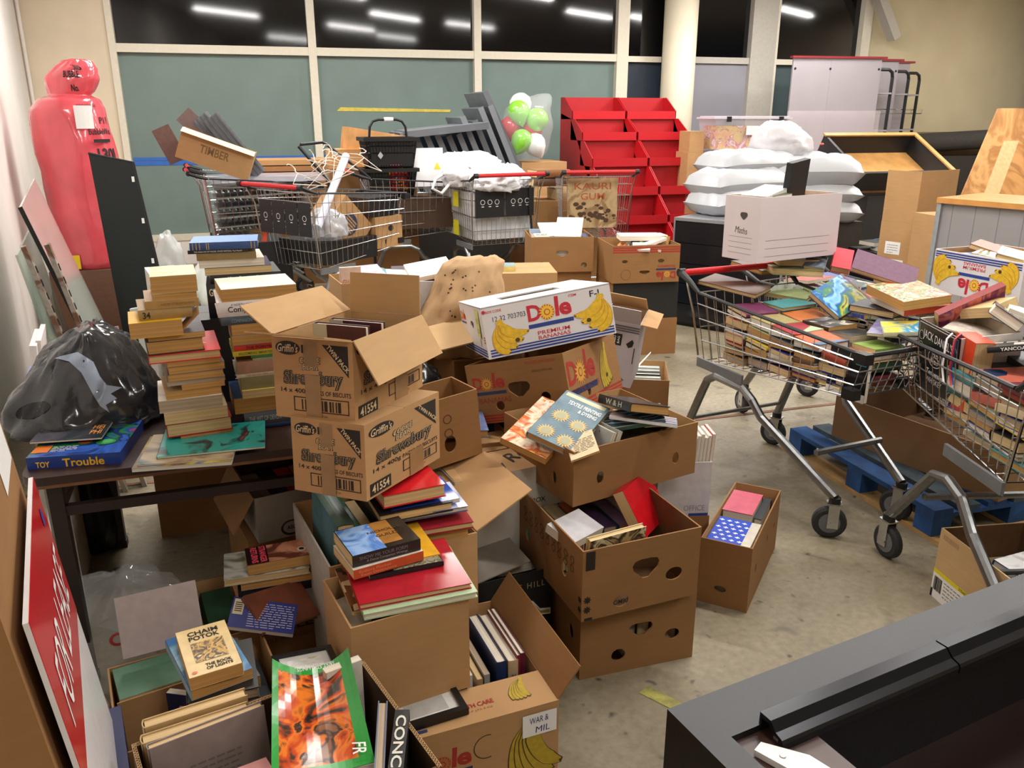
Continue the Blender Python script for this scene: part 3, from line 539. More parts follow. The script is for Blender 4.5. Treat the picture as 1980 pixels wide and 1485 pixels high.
SB(2,'glossy dark blue and purple hardback','#2b3350',PG,'P','B',top=art(['#2b3a66','#4b3a5a','#8a93a8','#151a2a'],6,.15))
SB(3,'cream paged paperback with a white cover','#e6ddc8',PGW,'P','B')
SB(4,'paperback with a mottled brown and gold spine','#8a7448',PGW,'P','F',)
SB(5,'thin black paperback under the blue hardback','#15151a',PGW,'P','F',txt=[('L',0,'THE ANALYSIS OF MODEL STAGE WRITING  Paul Newell',.5,.5,.8,.42,'#dddddd',0)])
SB(6,'blue cloth hardback with gilt spine lines, topmost','#2c4a80',PG,top=pm('#5b87c2',.4),deco=lambda t,D:[flat(t,rect(u*D[1],.001,u*D[1]+.0025,D[2]-.001),face(D,'L')[0],pm('#b99a5a',.4,noise=0),.0035) for u in (.04,.09,.14,.24,.27,.9,.95)])
book([-.36,3.02,.731,.2,0,0,.10,.19,.45],'stack of loose white paper behind the left pile','#efefef',PGW,'P','B',name='paper_stack',cat='paper')
def SC(i,label,cover,pg,kind='P',spine='F',wid=None,**k):
    p=q('sC%d'%i)
    if wid: p[6]=wid
    p[6]=max(p[6],.14)
    return book(p,label+', in the right desk pile',cover,pg,kind,spine,**k)
SC(0,'thick blue hardback, lowest','#284a7c',PG,'H'); 
SC(1,'grey hardback with pale capitals on its spine','#5a646d',PGW,'H',txt=[('L',0,'THE WIT OF DEVLIN',.45,.5,.7,.4,'#b8c0c4',.01)])
SC(2,'thick tan paged paperback with a blue cover edge','#3b5d99',PGT,'P','B')
SC(3,'wide paperback with a pale yellow cover','#dcc860',PG,'P','B',.2)
SC(4,'olive spined paperback','#8a8560',PG)
SC(5,'thin white paperback with a red printed spine','#e6e0d2',PGW,txt=[('L',0,'THE HIDDEN PERSUADERS',.55,.5,.7,.5,'#b44a2a',0)])
SC(6,'thick paperback with pinkish striped spine','#b58f7c',PGW,'P','F',.15)
SC(7,'thin grey green paperback','#a9b59c',PGW); SC(8,'thin green paperback','#4e8a4a',PGW)
SC(9,'yellow spined paperback with green title','#d9c83a',PGW,txt=[('L',0,'BECOMING SMARTER',.5,.5,.75,.5,'#5b7a2a',.01)])
SC(10,'red spined paperback with black title','#cf3a22',PG,txt=[('L',0,'THE POINTER',.55,.5,.6,.5,'#2a1512',.02)])
SC(11,'tan paperback with a pale blue cover','#5fa0c4',PGT,'P','B',top=art(['#6fb2d2','#3c86b0','#cfe4ee'],5,.3))
SC(12,'brown covered paperback with tan pages','#8a5a34',PGT,'P','B')
SC(13,'blue grey hardback under the white companion volume','#46535e',PGG,'H',txt=[('L',0,'COMPANION',.4,.5,.4,.4,'#8a9aa4',0)])
SC(14,'thick white hardback with black blackletter title','#e3dfe0',PGW,'H',txt=[('L',0,'A NORTH OXFORD',.5,.82,.5,.16,'#55504c',0),('L',0,'Companion',.52,.45,.66,.5,'#1d1a18',.01)])
SC(15,'creased cream paperback with swollen tan pages, topmost','#e8e0cc',PGT,'P','B')
# board game, magazine, papers against the wall
p=q('trouble',x=-.69,y=2.5,d=.27,h=.043,w=.25); g=thing('board_game','flat blue board game box with gold title on its front edge','board game'); place(g,pose_matrix(p))
NB=pm('#1f3f8f',.25,noise=.08,scale=9); m=MB(); m.box((0,0,0),(p[6],p[7],.012),NB); m.build('base',g)
m=MB(); m.box((-.002,-.002,.006),(p[6]+.002,p[7]+.002,p[8]),NB,None,{1:art(['#1b3f9a','#2450a8','#2d5fc0','#1a2f6a','#2b8a45','#2450a8','#b8452a'],7,.2,'noise',5)}); m.build('lid',g)
m=MB(); F,su,sv=face((p[6],p[7],p[8]),'F'); F=F@Matrix.Translation((0,0,.0025))
text(m,'Trouble',F,.60*su,.5*sv,.46*su,.62*sv,pm('#7a4a14',.5,noise=0),.05,0,0,.0004); text(m,'Trouble',F,.60*su,.51*sv,.45*su,.58*sv,pm('#efc23a',.4,noise=0),.015,0,0,.0009)
text(m,'TOY',F,.16*su,.45*sv,.15*su,.42*sv,pm('#f0c030',.4,noise=0),.03)
F2,su,sv=face((p[6],p[7],p[8]),'T'); textlines(m,F2@Matrix.Translation((0,0,.0005)),.05,.07,.07,5,.009,WHITE,.3)
flat(m,oval(.19,.09,.028,.022),F2,pm('#2f9a48',.3,noise=0),.0012); flat(m,oval(.19,.094,.02,.014),F2,pm('#57c070',.3,noise=0),.0014); flat(m,oval(.13,.10,.02,.016),F2,pm('#e06a2a',.3,noise=0),.0012); flat(m,rect(.0,.03,.045,.085),F2,pm('#e87a2a',.3,noise=0),.0011)
m.build('printing',g)
book([-.70,2.585,.776,-.1,.02,0,.20,.2,.006],'dark magazine with orange letters lying on the board game','#2a2d33',PGW,'P','L',top=art(['#22252b','#3a4048','#5a5560','#1c1e24'],5,.2),txt=[('T',0,'PHI',.86,.25,.16,.16,'#d98a2a',.02),('T',0,'HEI',.86,.45,.16,.16,'#d98a2a',.02)],name='magazine',cat='magazine')
for i,(x,y,zz,w,h,c,l) in enumerate([(-.97,3.50,.731,.025,.24,'#ece6e2','tall white board standing against the left wall behind the desk'),(-.885,3.56,.731,.018,.125,'#ded4d2','narrow white board standing beside the plastic bag')]):
    o=MB(); o.box((0,0,0),(w,.3,h),pm(c,.6)); ob=o.build('white_board'); tag(ob,l,'board'); ob.location=(x,y,.0 if i==0 else .731); ob.rotation_euler=(0,.1,.14)
    if i==0: ob.scale=(1,1,3.55)
book([-.86,3.30,.731,.1,0,0,.065,.12,.06],'blue folder pile standing at the back edge of the desk','#6a74b8',PGW,'P','F',name='folder',cat='folder')
# black plastic bag slumped on the desk
def blob(label,cat,name,loc,rx,ry,rz,mat,seed=1,amp=.16,sub=4,flatb=True,rot=0,fold=0,group=None,freq=3.0):
    bm=bmesh.new(); bmesh.ops.create_icosphere(bm,subdivisions=sub,radius=1); r=random.Random(seed)
    from mathutils import noise as N
    o3=Vector((r.uniform(0,50),r.uniform(0,50),r.uniform(0,50)))
    for v in bm.verts:
        c=v.co.normalized(); n=N.noise(c*freq+o3)*amp+abs(N.noise(c*freq*2.3+o3*1.7))*amp*.7+N.noise(c*freq*5+o3)*amp*.22
        c=c*(1+n+fold*abs(math.sin(4*math.atan2(c.y,c.x)+3*c.z))*.1)
        if flatb and c.z<-.45: c.z=-.45-(abs(c.z)-.45)*.12
        v.co=(c.x*rx,c.y*ry,(c.z+.5)*rz if flatb else c.z*rz)
    me=bpy.data.meshes.new(name); bm.to_mesh(me); bm.free(); me.materials.append(mat)
    me.polygons.foreach_set('use_smooth',[True]*len(me.polygons))
    o=bpy.data.objects.new(name,me); COL.objects.link(o); o.location=loc; o.rotation_euler=(0,0,rot)
    return tag(o,label,cat,group)
def cloth(label,cat,name,mat,loc,rz,hull,seed=1,amp=.03,group=None,nz=18,na=40,closed_top=True,freq=6,sharp=1.0):
    """bag skin lofted through rings: hull = [(z, rx, ry, cx, cy), ...]"""
    from mathutils import noise as N
    vs=[];fs=[];L=len(hull)
    def samp(t):
        f=t*(L-1); i=min(int(f),L-2); u=f-i; return [hull[i][k]*(1-u)+hull[i+1][k]*u for k in range(5)]
    for j in range(nz):
        z,rx,ry,cx,cy=samp(j/(nz-1))
        for i in range(na):
            a=2*PI*i/na; d=Vector((math.cos(a),math.sin(a),0)); s_=Vector((d.x*freq*.35+seed*3.1,d.y*freq*.35,z*freq))
            n=N.noise(s_)*amp+ (1-abs(N.noise(s_*1.9))*2)*amp*.6*sharp
            vs.append((cx+d.x*(rx+n),cy+d.y*(ry+n),z+N.noise(s_*1.3)*amp*.5))
    for j in range(nz-1):
        for i in range(na): fs.append((j*na+i,j*na+(i+1)%na,(j+1)*na+(i+1)%na,(j+1)*na+i))
    if closed_top: fs.append(tuple(range((nz-1)*na,nz*na)))
    fs.append(tuple(range(na-1,-1,-1)))
    m=MB(); m.add(vs,fs,mat); o=m.build(name,None,True); o.location=loc; o.rotation_euler=(0,0,rz); return tag(o,label,cat,group)
BAGB=pm('#2b2c30',.14,noise=.05,scale=8,spec=.7,bump=.25)
bag=cloth('shiny black plastic carrier bag with a pale bird print slumped on the desk','bag','plastic_bag',BAGB,(-.60,2.90,.731),.0,[(0,.20,.20,0,0),(.02,.245,.23,.0,0),(.08,.22,.22,.01,0),(.16,.17,.19,.02,.03),(.25,.11,.15,.03,.07),(.30,.03,.10,.035,.08)],3,.028,nz=26,na=64,freq=9)
m=MB(); PALE=pm('#8d99ad',.3,noise=0)
from mathutils.bvhtree import BVHTree
def drape(ob,poly,mat,origin,target,size,name,off=.003):
    """print laid on a bag's skin: each point is pushed onto the surface"""
    bm=bmesh.new(); bm.from_mesh(ob.data); bv=BVHTree.FromBMesh(bm); bm.free()
    o=Vector(origin); d=(Vector(target)-o).normalized(); u=d.cross(Vector((0,0,1))).normalized(); v=u.cross(d)
    pm_=MB(); xs=[a for a,_ in poly]; ys=[b_ for _,b_ in poly]
    tmp=bmesh.new(); vv=[tmp.verts.new((a,b_,0)) for a,b_ in poly]; f_=tmp.faces.new(vv); bmesh.ops.triangulate(tmp,faces=[f_]); bmesh.ops.subdivide_edges(tmp,edges=tmp.edges[:],cuts=3,use_grid_fill=True); bmesh.ops.triangulate(tmp,faces=tmp.faces[:])
    idx={}; vs=[]
    for k,w_ in enumerate(tmp.verts):
        st=o+(u*w_.co.x+v*w_.co.y)*size; hit=bv.ray_cast(st,d); p_=hit[0]-d*off if hit[0] else st+d*(Vector(target)-o).length; idx[w_]=k; vs.append(tuple(p_))
    pm_.add(vs,[tuple(idx[x] for x in f.verts) for f in tmp.faces],mat); tmp.free(); return pm_.build(name,ob,True)
drape(bag,[(-.5,.55),(-.25,.45),(-.05,.2),(.1,-.2),(.2,-.45),(.35,-.6),(.3,-.45),(.5,-.35),(.4,-.25),(.6,-.15),(.35,-.08),(.25,.1),(.15,.4),(-.1,.62)],PALE,(.1,-.8,.42),(.04,-.1,.15),.17,'bird_print')
drape(bag,[(math.cos(a*PI/9),.55*math.sin(a*PI/9)) for a in range(18)],pm('#060607',.5,noise=0),(.10,-.8,.40),(-.125,-.13,.085),.045,'handle_hole')
# glass sheets leaning on the left wall, with rusted brackets
GL=pm('#9db8aa',.06,0,0,1,'sheet_glass',.6,.55)
def lean_sheet(label,name,a,b,h,th,tiltx,mat,cat,edge=None,z0=0,group=None):
    t=thing(name,label,cat,(a[0],a[1],z0)); d=Vector((b[0]-a[0],b[1]-a[1],0)); ln_=d.length; t.rotation_euler=(0,0,math.atan2(d.y,d.x)); m=MB(); M=Matrix.Rotation(-tiltx,4,'X')
    m.box((0,0,0),(ln_,th,h),mat,M); m.build('sheet',t)
    if edge: e=MB(); e.box((-.012,-.004,0),(.004,th+.004,h),edge,M); e.build('edge_strip',t)
    return t
lean_sheet('large pale glass sheet with a black edge strip leaning on the left wall','glass_sheet',(-.64,4.3),(-.98,6.2),1.36,.01,.27,pm('#b9c6bd',.12,0,.04,4,'frosted_sheet',.6,1),'glass sheet',BLACK)
lean_sheet('green tinted glass sheet leaning behind the black edged one','glass_sheet',(-.80,4.0),(-.96,5.0),1.15,.01,.16,GL,'glass sheet')
for i,(x,y) in enumerate(((-.70,3.98),(-.62,4.02))):
    t=thing('shelf_bracket',['rusted grey metal shelf upright leaning by the glass, nearer the wall','rusted grey metal shelf upright leaning by the glass, beside the black edge'][i],'bracket',(x,y,.0),1.7); m=MB(); M=Matrix.Rotation(-.2,4,'X')
    RM=art(['#8a8378','#9b948a','#6b4a36','#a39d92'],7,.6); m.box((-.03,0,0),(.03,.02,1.2),RM,M); m.build('bar',t); m=MB()
    for k in range(18): m.box((-.008,-.004,.06+k*.06),(.008,0,.09+k*.06),pm('#2a2522',.7,noise=0),M)
    m.build('slots',t)
# carton with lease sign
cx=math.atan2(.55,-.11); cm=[-.285,1.17,0,cx,-.10,0,.62,.085,1.55]
cb=carton(cm,'tall flat brown carton standing in the left foreground behind the red and white sign',KRD,closed=True,name='flat_carton')
m=MB(); F,su,sv=face(cm[6:9],'B'); F,su,sv=face(cm[6:9],'F')
flat(m,[(.40,1.06),(.60,1.06),(.60,1.20),(.40,1.20)],F,LABELW,.001); m.build('paper_label',cb)
sg=thing('lease_sign','red and white letting sign leaning on the flat carton','sign'); SW_,SH_=.57,.62
SM=Matrix.Translation((-.315,1.19,.39))@Matrix.Rotation(cx,4,'Z')@Matrix.Rotation(-.10,4,'X'); place(sg,SM)
m=MB(); m.box((0,-.012,0),(SW_,-.004,SH_),pm('#e6e4e6',.25,noise=.02)); m.box((0,-.013,.30),(SW_,-.0119,SH_),pm('#c8202a',.2,noise=.03)); m.build('panel',sg)
m=MB(); F=Matrix(((1,0,0,0),(0,0,-1,-.0135),(0,1,0,0),(0,0,0,1))); text(m,'FOR LEASE',F,.30,.43,.46,.12,WHITE,.0,.25); m.build('lettering',sg)
m=MB(); flat(m,oval(.50,.56,.018,.02,7),F,pm('#3a3a90',.5,noise=0),.001); m.build('sticker',sg)
# cartons and clutter under and behind the desk
carton([-.50,3.42,0,.05,0,0,.62,.3,.60],'wide dark cardboard box standing under the desk',KRD,closed=True)
carton([-.80,3.02,0,.10,0,0,.07,.34,.62],'pale narrow carton standing under the left end of the desk',pm('#b9b3ab',.6),closed=True)
blob('black rubbish bag pushed under the desk','bag','rubbish_bag',(-.74,3.42,0),.09,.10,.34,pm('#121214',.35),9)
CLR=film('#e4e8ea',.20,.05)
cb2=cloth('crumpled clear plastic bag with faint red and green print under the desk','bag','clear_bag',CLR,(-.60,2.62,0),.2,[(0,.24,.2,0,0),(.04,.3,.25,0,0),(.11,.27,.23,0,.02),(.17,.19,.18,.05,.06),(.21,.05,.06,.07,.1)],8,.035,nz=26,na=64,freq=12)
m=MB(); text(m,'O',Matrix.Translation((.04,-.2,.17))@Matrix.Rotation(1.1,4,'X'),0,0,.05,.04,pm('#b03030',.4,noise=0),.03); text(m,'Lotto',Matrix.Translation((-.08,-.22,.14))@Matrix.Rotation(1.1,4,'X'),0,0,.09,.03,pm('#2f7a3a',.4,noise=0),.01); m.build('printing',cb2)
blob('white plastic bag lying on the floor beside the lease sign','bag','plastic_bag',(-.54,1.98,0),.09,.12,.2,pm('#d4cfcc',.4,spec=.5),12)

nb_=MB(); nb_.box((0,0,0),(.05,.34,.36),pm('#23285a',.5)); nb_=nb_.build('navy_folder'); tag(nb_,'navy blue folder standing on the floor at the foot of the red sign','folder'); nb_.location=(-.395,1.50,0); nb_.rotation_euler=(0,0,.2)
# ---------------------------------------------------------------- middle and foreground cartons
BRN=pm('#241a14',.7,noise=0)
def biscuit(parent,dims,faces):
    """printing of the biscuit cartons, laid on the given faces"""
    m=MB(); LT=pm('#d8c096',.7,noise=0)
    for f in faces:
        F,w,h=face(dims,f)
        flat(m,oval(.2*w,.87*h,.155*w,.085*h,24),F,BRN); text(m,"Griffin's",F,.2*w,.87*h,.26*w,.1*h,LT,.01,.3,0,.0012)
        if f=='F': flat(m,rect(.37*w,.82*h,.43*w,.92*h),F,BRN)
        tri=[(.63*w,.94*h),(.945*w,.94*h),(.945*w,.56*h)][::-1]; flat(m,tri,F,BRN)
        text(m,'TWIN PACK',F,.822*w,.782*h,.27*math.hypot(w,h),.06*h,LT,.02,0,-math.atan2(.38*h,.315*w),.0012)
        for s,y_,b_ in (('COOKIE',.735,.05),('BEAR',.66,.05)):
            text(m,s,F,.47*w,y_*h,(.27 if s=='COOKIE' else .21)*w,.085*h,BRN,b_,.15,.04,.0008); text(m,s,F,.47*w,y_*h,(.25 if s=='COOKIE' else .19)*w,.07*h,LT,.0,.15,.04,.0013)
        text(m,'Shrewsbury',F,.50*w,.50*h,.76*w,.22*h,BRN,.08,.12,.03,.0009); text(m,'Shrewsbury',F,.50*w,.50*h,.735*w,.20*h,LT,.018,.12,.03,.0013); text(m,'Shrewsbury',F,.50*w,.50*h,.73*w,.195*h,BRN,-.002,.12,.03,.0017)
        text(m,'14 x 400g',F,.26*w,.345*h,.35*w,.075*h,BRN,.015); text(m,'PACKS OF BISCUITS',F,.71*w,.345*h,.5*w,.055*h,BRN,.012)
        x0,x1,y0,y1=(.24*w,.93*w,.10*h,.28*h) if f=='F' else (.46*w,.95*w,.12*h,.28*h)
        for a,b_ in ((rect(x0,y0,x1,y0+.012*h),0),(rect(x0,y1-.012*h,x1,y1),0),(rect(x0,y0,x0+.012*w,y1),0),(rect(x1-.012*w,y0,x1,y1),0)): flat(m,a,F,BRN,.0008)
        barcode(m,F,x0+.1*w,y0+.02*h,(x1-x0)-.2*w,(y1-y0)-.05*h,BRN,4)
        text(m,'biscuit co.',F,.5*(x0+x1),y0-.04*h,.15*w,.025*h,BRN)
        if f=='R': flat(m,rect(.04*w,.03*h,.30*w,.2*h),F,BRN); text(m,'41554',F,.17*w,.115*h,.21*w,.11*h,LT,.02,0,0,.0012)
        tx=.47*w if f=='F' else .62*w
        tp=MB(); flat(tp,rect(tx-.07*w,0,tx+.12*w,.56*h if f=='F' else .36*h),F,TAPE,.0024); tp.build('packing_tape',parent)
        if f=='F': tp=MB(); flat(tp,rect(tx-.07*w,.66*h,tx+.10*w,.98*h),F,film('#a8875c',.55,.3),.0022); tp.build('packing_tape',parent)
    m.build('printing',parent)
p=q('shrewLowT'); 
b1=carton(p,'closed biscuit carton, lower of the two stacked biscuit cartons',KR,closed=True); biscuit(b1,p[6:9],'FR')
p=q('shrewUpTilt'); p[2]+=.004
b2=carton(p,'open biscuit carton with raised flaps, upper of the two biscuit cartons',KR,KRI,flaps={'F':(.125,76,.006),'R':(.13,149,.004),'B':(.118,2,.004),'L':(.118,54,.004)}); biscuit(b2,p[6:9],'FR')
UP=pose_matrix(p)
def inside(M,px_,py_,pz,yaw,w,d,h,pit=0,rol=0):
    """pose of something standing inside a box with frame M"""
    L=M@Matrix.Translation((px_,py_,pz)); e=L.to_translation(); return [e.x,e.y,e.z,math.atan2(M[1][0],M[0][0])+yaw,pit,rol,w,d,h]
ULB=[('maroon hardback with pale cloth spine, nearer of the two in the open biscuit carton','#4a2226',.05,.13),('maroon hardback with pale cloth spine, farther of the two in the open biscuit carton','#4f262a',.06,.20)]
for l,c,x_,y_ in ULB:
    book(inside(UP,x_,y_,.05,0,.16,.024,.185),l,c,PGW,'H','L','-y',txt=(),deco=lambda t,D:flat(t,rect(-.001,.0,.042,D[1]),face(D,'T')[0],pm('#b5b29a',.6,noise=0),.0008))
for i in range(3): book(inside(UP,.03+.001*i,.235+.04*i,.02,0,.18,.03,.15),['green','brown','grey'][i]+' book standing at the back inside the open biscuit carton',['#4e5f4a','#5c4030','#70706c'][i],PG,'H','L','-y')
# white fruit carton on top, resting upside down with a slot in its top
p=q('doleW'); T_=pm('#dfdbdc',.5,noise=.02,scale=6); wi=carton(p,'white fruit carton with blue stripes and a slot in its top',T_,pm('#bda888',.7),holes={'L':[hole(p[7]*.5,.11,.55,.6),oval(p[7]*.25,.05,.012,.02),oval(p[7]*.78,.05,.012,.02)]},name='fruit_carton')
m=MB(); m.plate(rect(0,0,p[6],p[7]),[[(.12,p[7]*.36),(.36,p[7]*.36),(.36,p[7]*.6),(.12,p[7]*.6)]],p[8]-.004,p[8]+.002,T_); m.build('top_panel',wi)
def whitefruit(par,dims,f,rot=0,flip=False,code=True):
    m=MB(); F,w,h=face(dims,f,rot)
    wordmark(m,F,.51*w,.70*h,.35*w,DRED,DBLUE,DYEL)
    text(m,'PREMIUM',F,.52*w,.315*h,.25*w,.075*h,DRED,.008); text(m,'BANANAS',F,.52*w,.222*h,.25*w,.075*h,DRED,.008)
    for k,(a,b_) in enumerate(((.03,.065),(.085,.12),(.14,.17))):
        flat(m,rect(.02*w,a*h,.99*w,b_*h),F,DBLUE)
    banana(m,F,.17*w,.40*h,.62*h,BANY,BANO,1,4,.45,.0011,1.7); banana(m,F,.86*w,.50*h,.66*h,BANY,BANO,-1,4,-.45,.0011,1.7)
    flat(m,oval(.235*w,.27*h,.018*w,.03*h*1.4,10),F,BANB,.0026); flat(m,oval(.80*w,.37*h,.018*w,.03*h*1.4,10),F,BANB,.0026)
    if code:
        text(m,'BOX CODE',F,.09*w,.90*h,.12*w,.05*h,DRED,.01); text(m,'12 32 703703',F,.20*w,.745*h,.25*w,.095*h,pm('#3a4468',.5,noise=0),0); text(m,'ITEM',F,.70*w,.915*h,.06*w,.05*h,DRED,.01); text(m,'F-L',F,.885*w,.87*h,.10*w,.12*h,pm('#25263a',.5,noise=0),.01)
        starburst(m,F,.015*w,.91*h,.018*w,DRED,DRED)
    m.build('printing',par)
whitefruit(wi,p[6:9],'F')
m=MB(); F,su,sv=face(p[6:9],'L'); wordmark(m,F,.14*su,.72*sv,.22*su,DRED,DBLUE,DYEL); 
for a,b_ in ((.03,.065),(.085,.12),(.14,.17)): flat(m,rect(.02*su,a*sv,.98*su,b_*sv),F,DBLUE)
for k in range(3): flat(m,rect(.93*su,(.30+.05*k)*sv,.98*su,(.33+.05*k)*sv),F,DRED)
m.build('side_printing',wi)
m=MB(); m.add([(su*.72,.40*sv,.002),(su*.86,.38*sv,.004),(su*.87,.93*sv,.002),(su*.73,.95*sv,.002)],[(0,1,2,3)],pm('#d8d17a',.6,noise=0),F); text(m,'FIC',F,su*.8,sv*.72,su*.08,sv*.1,pm('#8f8a50',.6,noise=0),0,0,0,.0045); text(m,'GOOD',F,su*.8,sv*.52,su*.1,sv*.09,pm('#8f8a50',.6,noise=0),0,0,0,.0045); m.build('sticky_note',wi)
def brownfruit(par,dims,f,rot=0,small=True,wm=(.22,.66,.34),ban=None,stripes=(.02,.12)):
    m=MB(); F,w,h=face(dims,f,rot)
    wordmark(m,F,wm[0]*w,wm[1]*h,wm[2]*w,DRED2,DBLUE2,pm('#c79a3a',.6,noise=0))
    text(m,'BANANAS',F,(wm[0]+.04)*w,(wm[1]-.28)*h,wm[2]*w,.09*h,pm('#8d3a2c',.6,noise=0),.01)
    if ban: banana(m,F,ban[0]*w,ban[1]*h,ban[2]*h,BANK,BANB,ban[3],5,ban[4],.001); flat(m,oval(ban[0]*w,(ban[1]-.15)*h,.02*w,.04*h,10),F,BANB,.0025)
    if stripes:
        a,b_=stripes
        for k in range(3): flat(m,rect(.0,(a+(b_-a)*k/2.2)*h,w,(a+(b_-a)*(k+.62)/2.2)*h),F,DRED2)
    if small: text(m,'PRODUCT OF ECUADOR',F,.77*w,.92*h,.3*w,.045*h,DRED2,0); text(m,'HANDLE WITH CARE',F,.78*w,.78*h,.2*w,.035*h,BANB,0)
    m.build('printing',par)
p=q('dolebrown'); bd=carton(p,'brown fruit box with red lettering under the white fruit carton',KRD,holes={'F':[hole(p[6]*.52,p[8]*.52,.85,.9),oval(p[6]*.3,p[8]*.28,.018,.018),oval(p[6]*.77,p[8]*.34,.02,.02)],'R':[oval(p[7]*.35,p[8]*.25,.015,.02)]},name='fruit_box'); brownfruit(bd,p[6:9],'F'); brownfruit(bd,p[6:9],'R',0,False,(.27,.62,.5),(.72,.52,.75,1,-.15),(.0,.13))
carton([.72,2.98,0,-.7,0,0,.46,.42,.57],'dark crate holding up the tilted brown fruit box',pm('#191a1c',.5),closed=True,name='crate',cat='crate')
# books leaning left of the fruit boxes
for i,(nm,c,sc) in enumerate((('maroon reference volume with cream spine bands leaning left of the white fruit carton','#7a2436',.0),('purple reference volume with cream spine bands leaning left of the white fruit carton','#8f6a90',.04),('grey brown reference volume with a cream spine title beside the purple one','#6d6455',.08))):
    book([.43+sc*1.0,2.92-sc*.9,.70-sc*.4,-.55,.0,-.75,.035,.2,.26],nm,c,PGW,'H','T','-x',deco=lambda t,D:[flat(t,rect(a*D[1],0.002,b_*D[1],D[2]-.002),face(D,'L')[0],pm('#e6ddb0',.6,noise=0),.0045) for a,b_ in ((.05,.22),(.6,.95))])
book([.47,2.72,.66,-.25,0,0,.20,.15,.03],'cream hardback lying on the open brown box behind the biscuit cartons','#e8e2c8',PGW,'H','B')
book([.53,2.66,.62,-.15,0,.03,.19,.2,.028],'hardback with a blue grey landscape cover behind the biscuit cartons','#6a7390',PGT,'H','B',top=art(['#7c82a8','#5e6a90','#a7a9c4','#454e6a'],7,.3))
for i in range(3): book([.33+.026*i,2.50,.60,.1,0,.05*i,.022,.15,.24],['navy','tan','brown'][i]+' book standing upright behind the biscuit cartons',['#1f2a4a','#a07a48','#5f4228'][i],PGT,'H','F','x')
carton([.36,2.66,0,.0,0,0,.46,.34,.58],'deep brown carton standing behind the biscuit cartons',KRD)
p=q('circles',x=.40,y=2.45,w=.28,d=.17); c3=carton(p,'brown carton with round stamps and a round hole behind the biscuit cartons',KRD,holes={'F':[oval(p[6]*.58,p[8]*.30,.022,.03)]}); m=MB(); F,su,sv=face(p[6:9],'F'); GR=pm('#4a321c',.8,noise=0)
for yy in (.68,.47):
    m.add([(su*.57+rr_*math.cos(a*PI/10),sv*yy+rr_*math.sin(a*PI/10),.0008) for rr_ in (.013,.016) for a in range(20)],[(a,(a+1)%20,20+(a+1)%20,20+a) for a in range(20)],GR,F)
m.build('round_stamp',c3)
p=[.54,2.40,0,.16,0,0,.44,.36,.565]; c4=carton(p,'carton with folded flaps and scrawled handwriting under the stamped brown one',pm('#c9c2b8',.6,noise=.03),KR,flaps={'F':(.17,-88,.005,KR),'B':(.17,-90,.005,KR)},fmats={'R':KR}); m=MB(); F,su,sv=face(p[6:9],'T'); F=F@Matrix.Translation((0,0,.006))
text(m,'Re',F,.27,.11,.1,.06,INK,0,.3,.5); text(m,'11',F,.18,.04,.06,.04,INK,0,.4,.3); flat(m,rect(.06,.085,.17,.12),F,BRN,.0006); text(m,'FIN. SKY',F,.115,.102,.09,.02,pm('#b8ab90',.6,noise=0),.01,0,0,.0012); F,su,sv=face(p[6:9],'F'); text(m,'BOX',F,.31,.44,.05,.018,INK,.01); text(m,'09-02',F,.36,.40,.07,.02,INK,.02); m.build('lettering',c4)
# carton of upright books under the biscuit cartons
gb=[.105,2.035,0,.171,0,0,.44,.44,.535]; gbx=carton(gb,'brown carton packed with upright books under the biscuit cartons',KR,KRI,flaps={'R':(.22,72,.05,KR),'F':(.17,168,.02,KR)},fmats={'L':pm('#b9b1a8',.6)}); GM=pose_matrix(gb)
book(inside(GM,.02,.02,.37,.0,.05,.28,.27,0,.05),'tall book with a green landscape cover at the left of the packed carton','#3d5a48',PG,'H','T','-x',top=art(['#2f4a3a','#3f6a6a','#4f7a8a','#6a7a50'],5,.35))
book(inside(GM,.085,.0,.37,.0,.022,.28,.24),'green and white spined book standing in the packed carton','#1f6a48',PGW,'H','T','-x',txt=[('L',90,'LETTERS',.5,.5,.5,.4,'#2a2a2a',0)])
book(inside(GM,.125,.0,.35,.0,.03,.28,.23),'tan paperback standing next to the green and white one','#c2a26e',PG,'P','T','-x')
book(inside(GM,.17,.02,.36,.0,.03,.26,.25),'black book with small circles standing in the packed carton','#17151a',PG,'H','T','-x')
p=q('red42'); book(p,'dark red hardback low in the pile beside the biscuit cartons','#9c1f2c',PG,'H','B')
book([p[0]-.01,p[1]+.01,p[2]-.035,.1,0,0,.2,.15,.034],'tan paged book lying lowest in the pile beside the biscuit cartons','#b08a56',PGT,'P','B')
p=q('lav41'); p[7]=.18; book(p,'hardback with pale blue printed cover in the pile beside the biscuit cartons','#5a5f8a',PGW,'H','B',top=art(['#9aa4d8','#c9cfe8','#5a6ab0'],8,.2))
p=q('strip41'); p[7]=.19; book(p,'black hardback with a row of small pictures, in the pile beside the biscuit cartons','#1c1c22',PG,'H','B',deco=lambda t,D:[flat(t,rect(.02,.02+.042*k,.055,.055+.042*k),face(D,'T')[0],pm(c,.4,noise=0),.001) for k,c in enumerate(('#c9a64a','#b0627a','#8a8aa0','#c0a0a0'))])
p=q('blue41'); p[7]=.17; book(p,'thin bright blue paperback sticking out under the scarlet hardback','#2f56b0',PGW,'P','B',top=art(['#2f56b8','#2f56b8','#e0606a'],5,.2))
p=q('red41'); p[7]=.20; book(p,'scarlet hardback with a thin gold line, topmost beside the biscuit cartons','#cc2026',PG,'H','B',top=pm('#d3232a',.18),deco=lambda t,D:flat(t,rect(.02,.03,.022,D[1]),face(D,'T')[0],pm('#d8a04a',.4,noise=0),.0008))
for i in range(4): generic(inside(GM,.24+.043*i,.05,.30,0,.036,.22,.21),'standing low in the packed carton',thick='-x',spine='T')
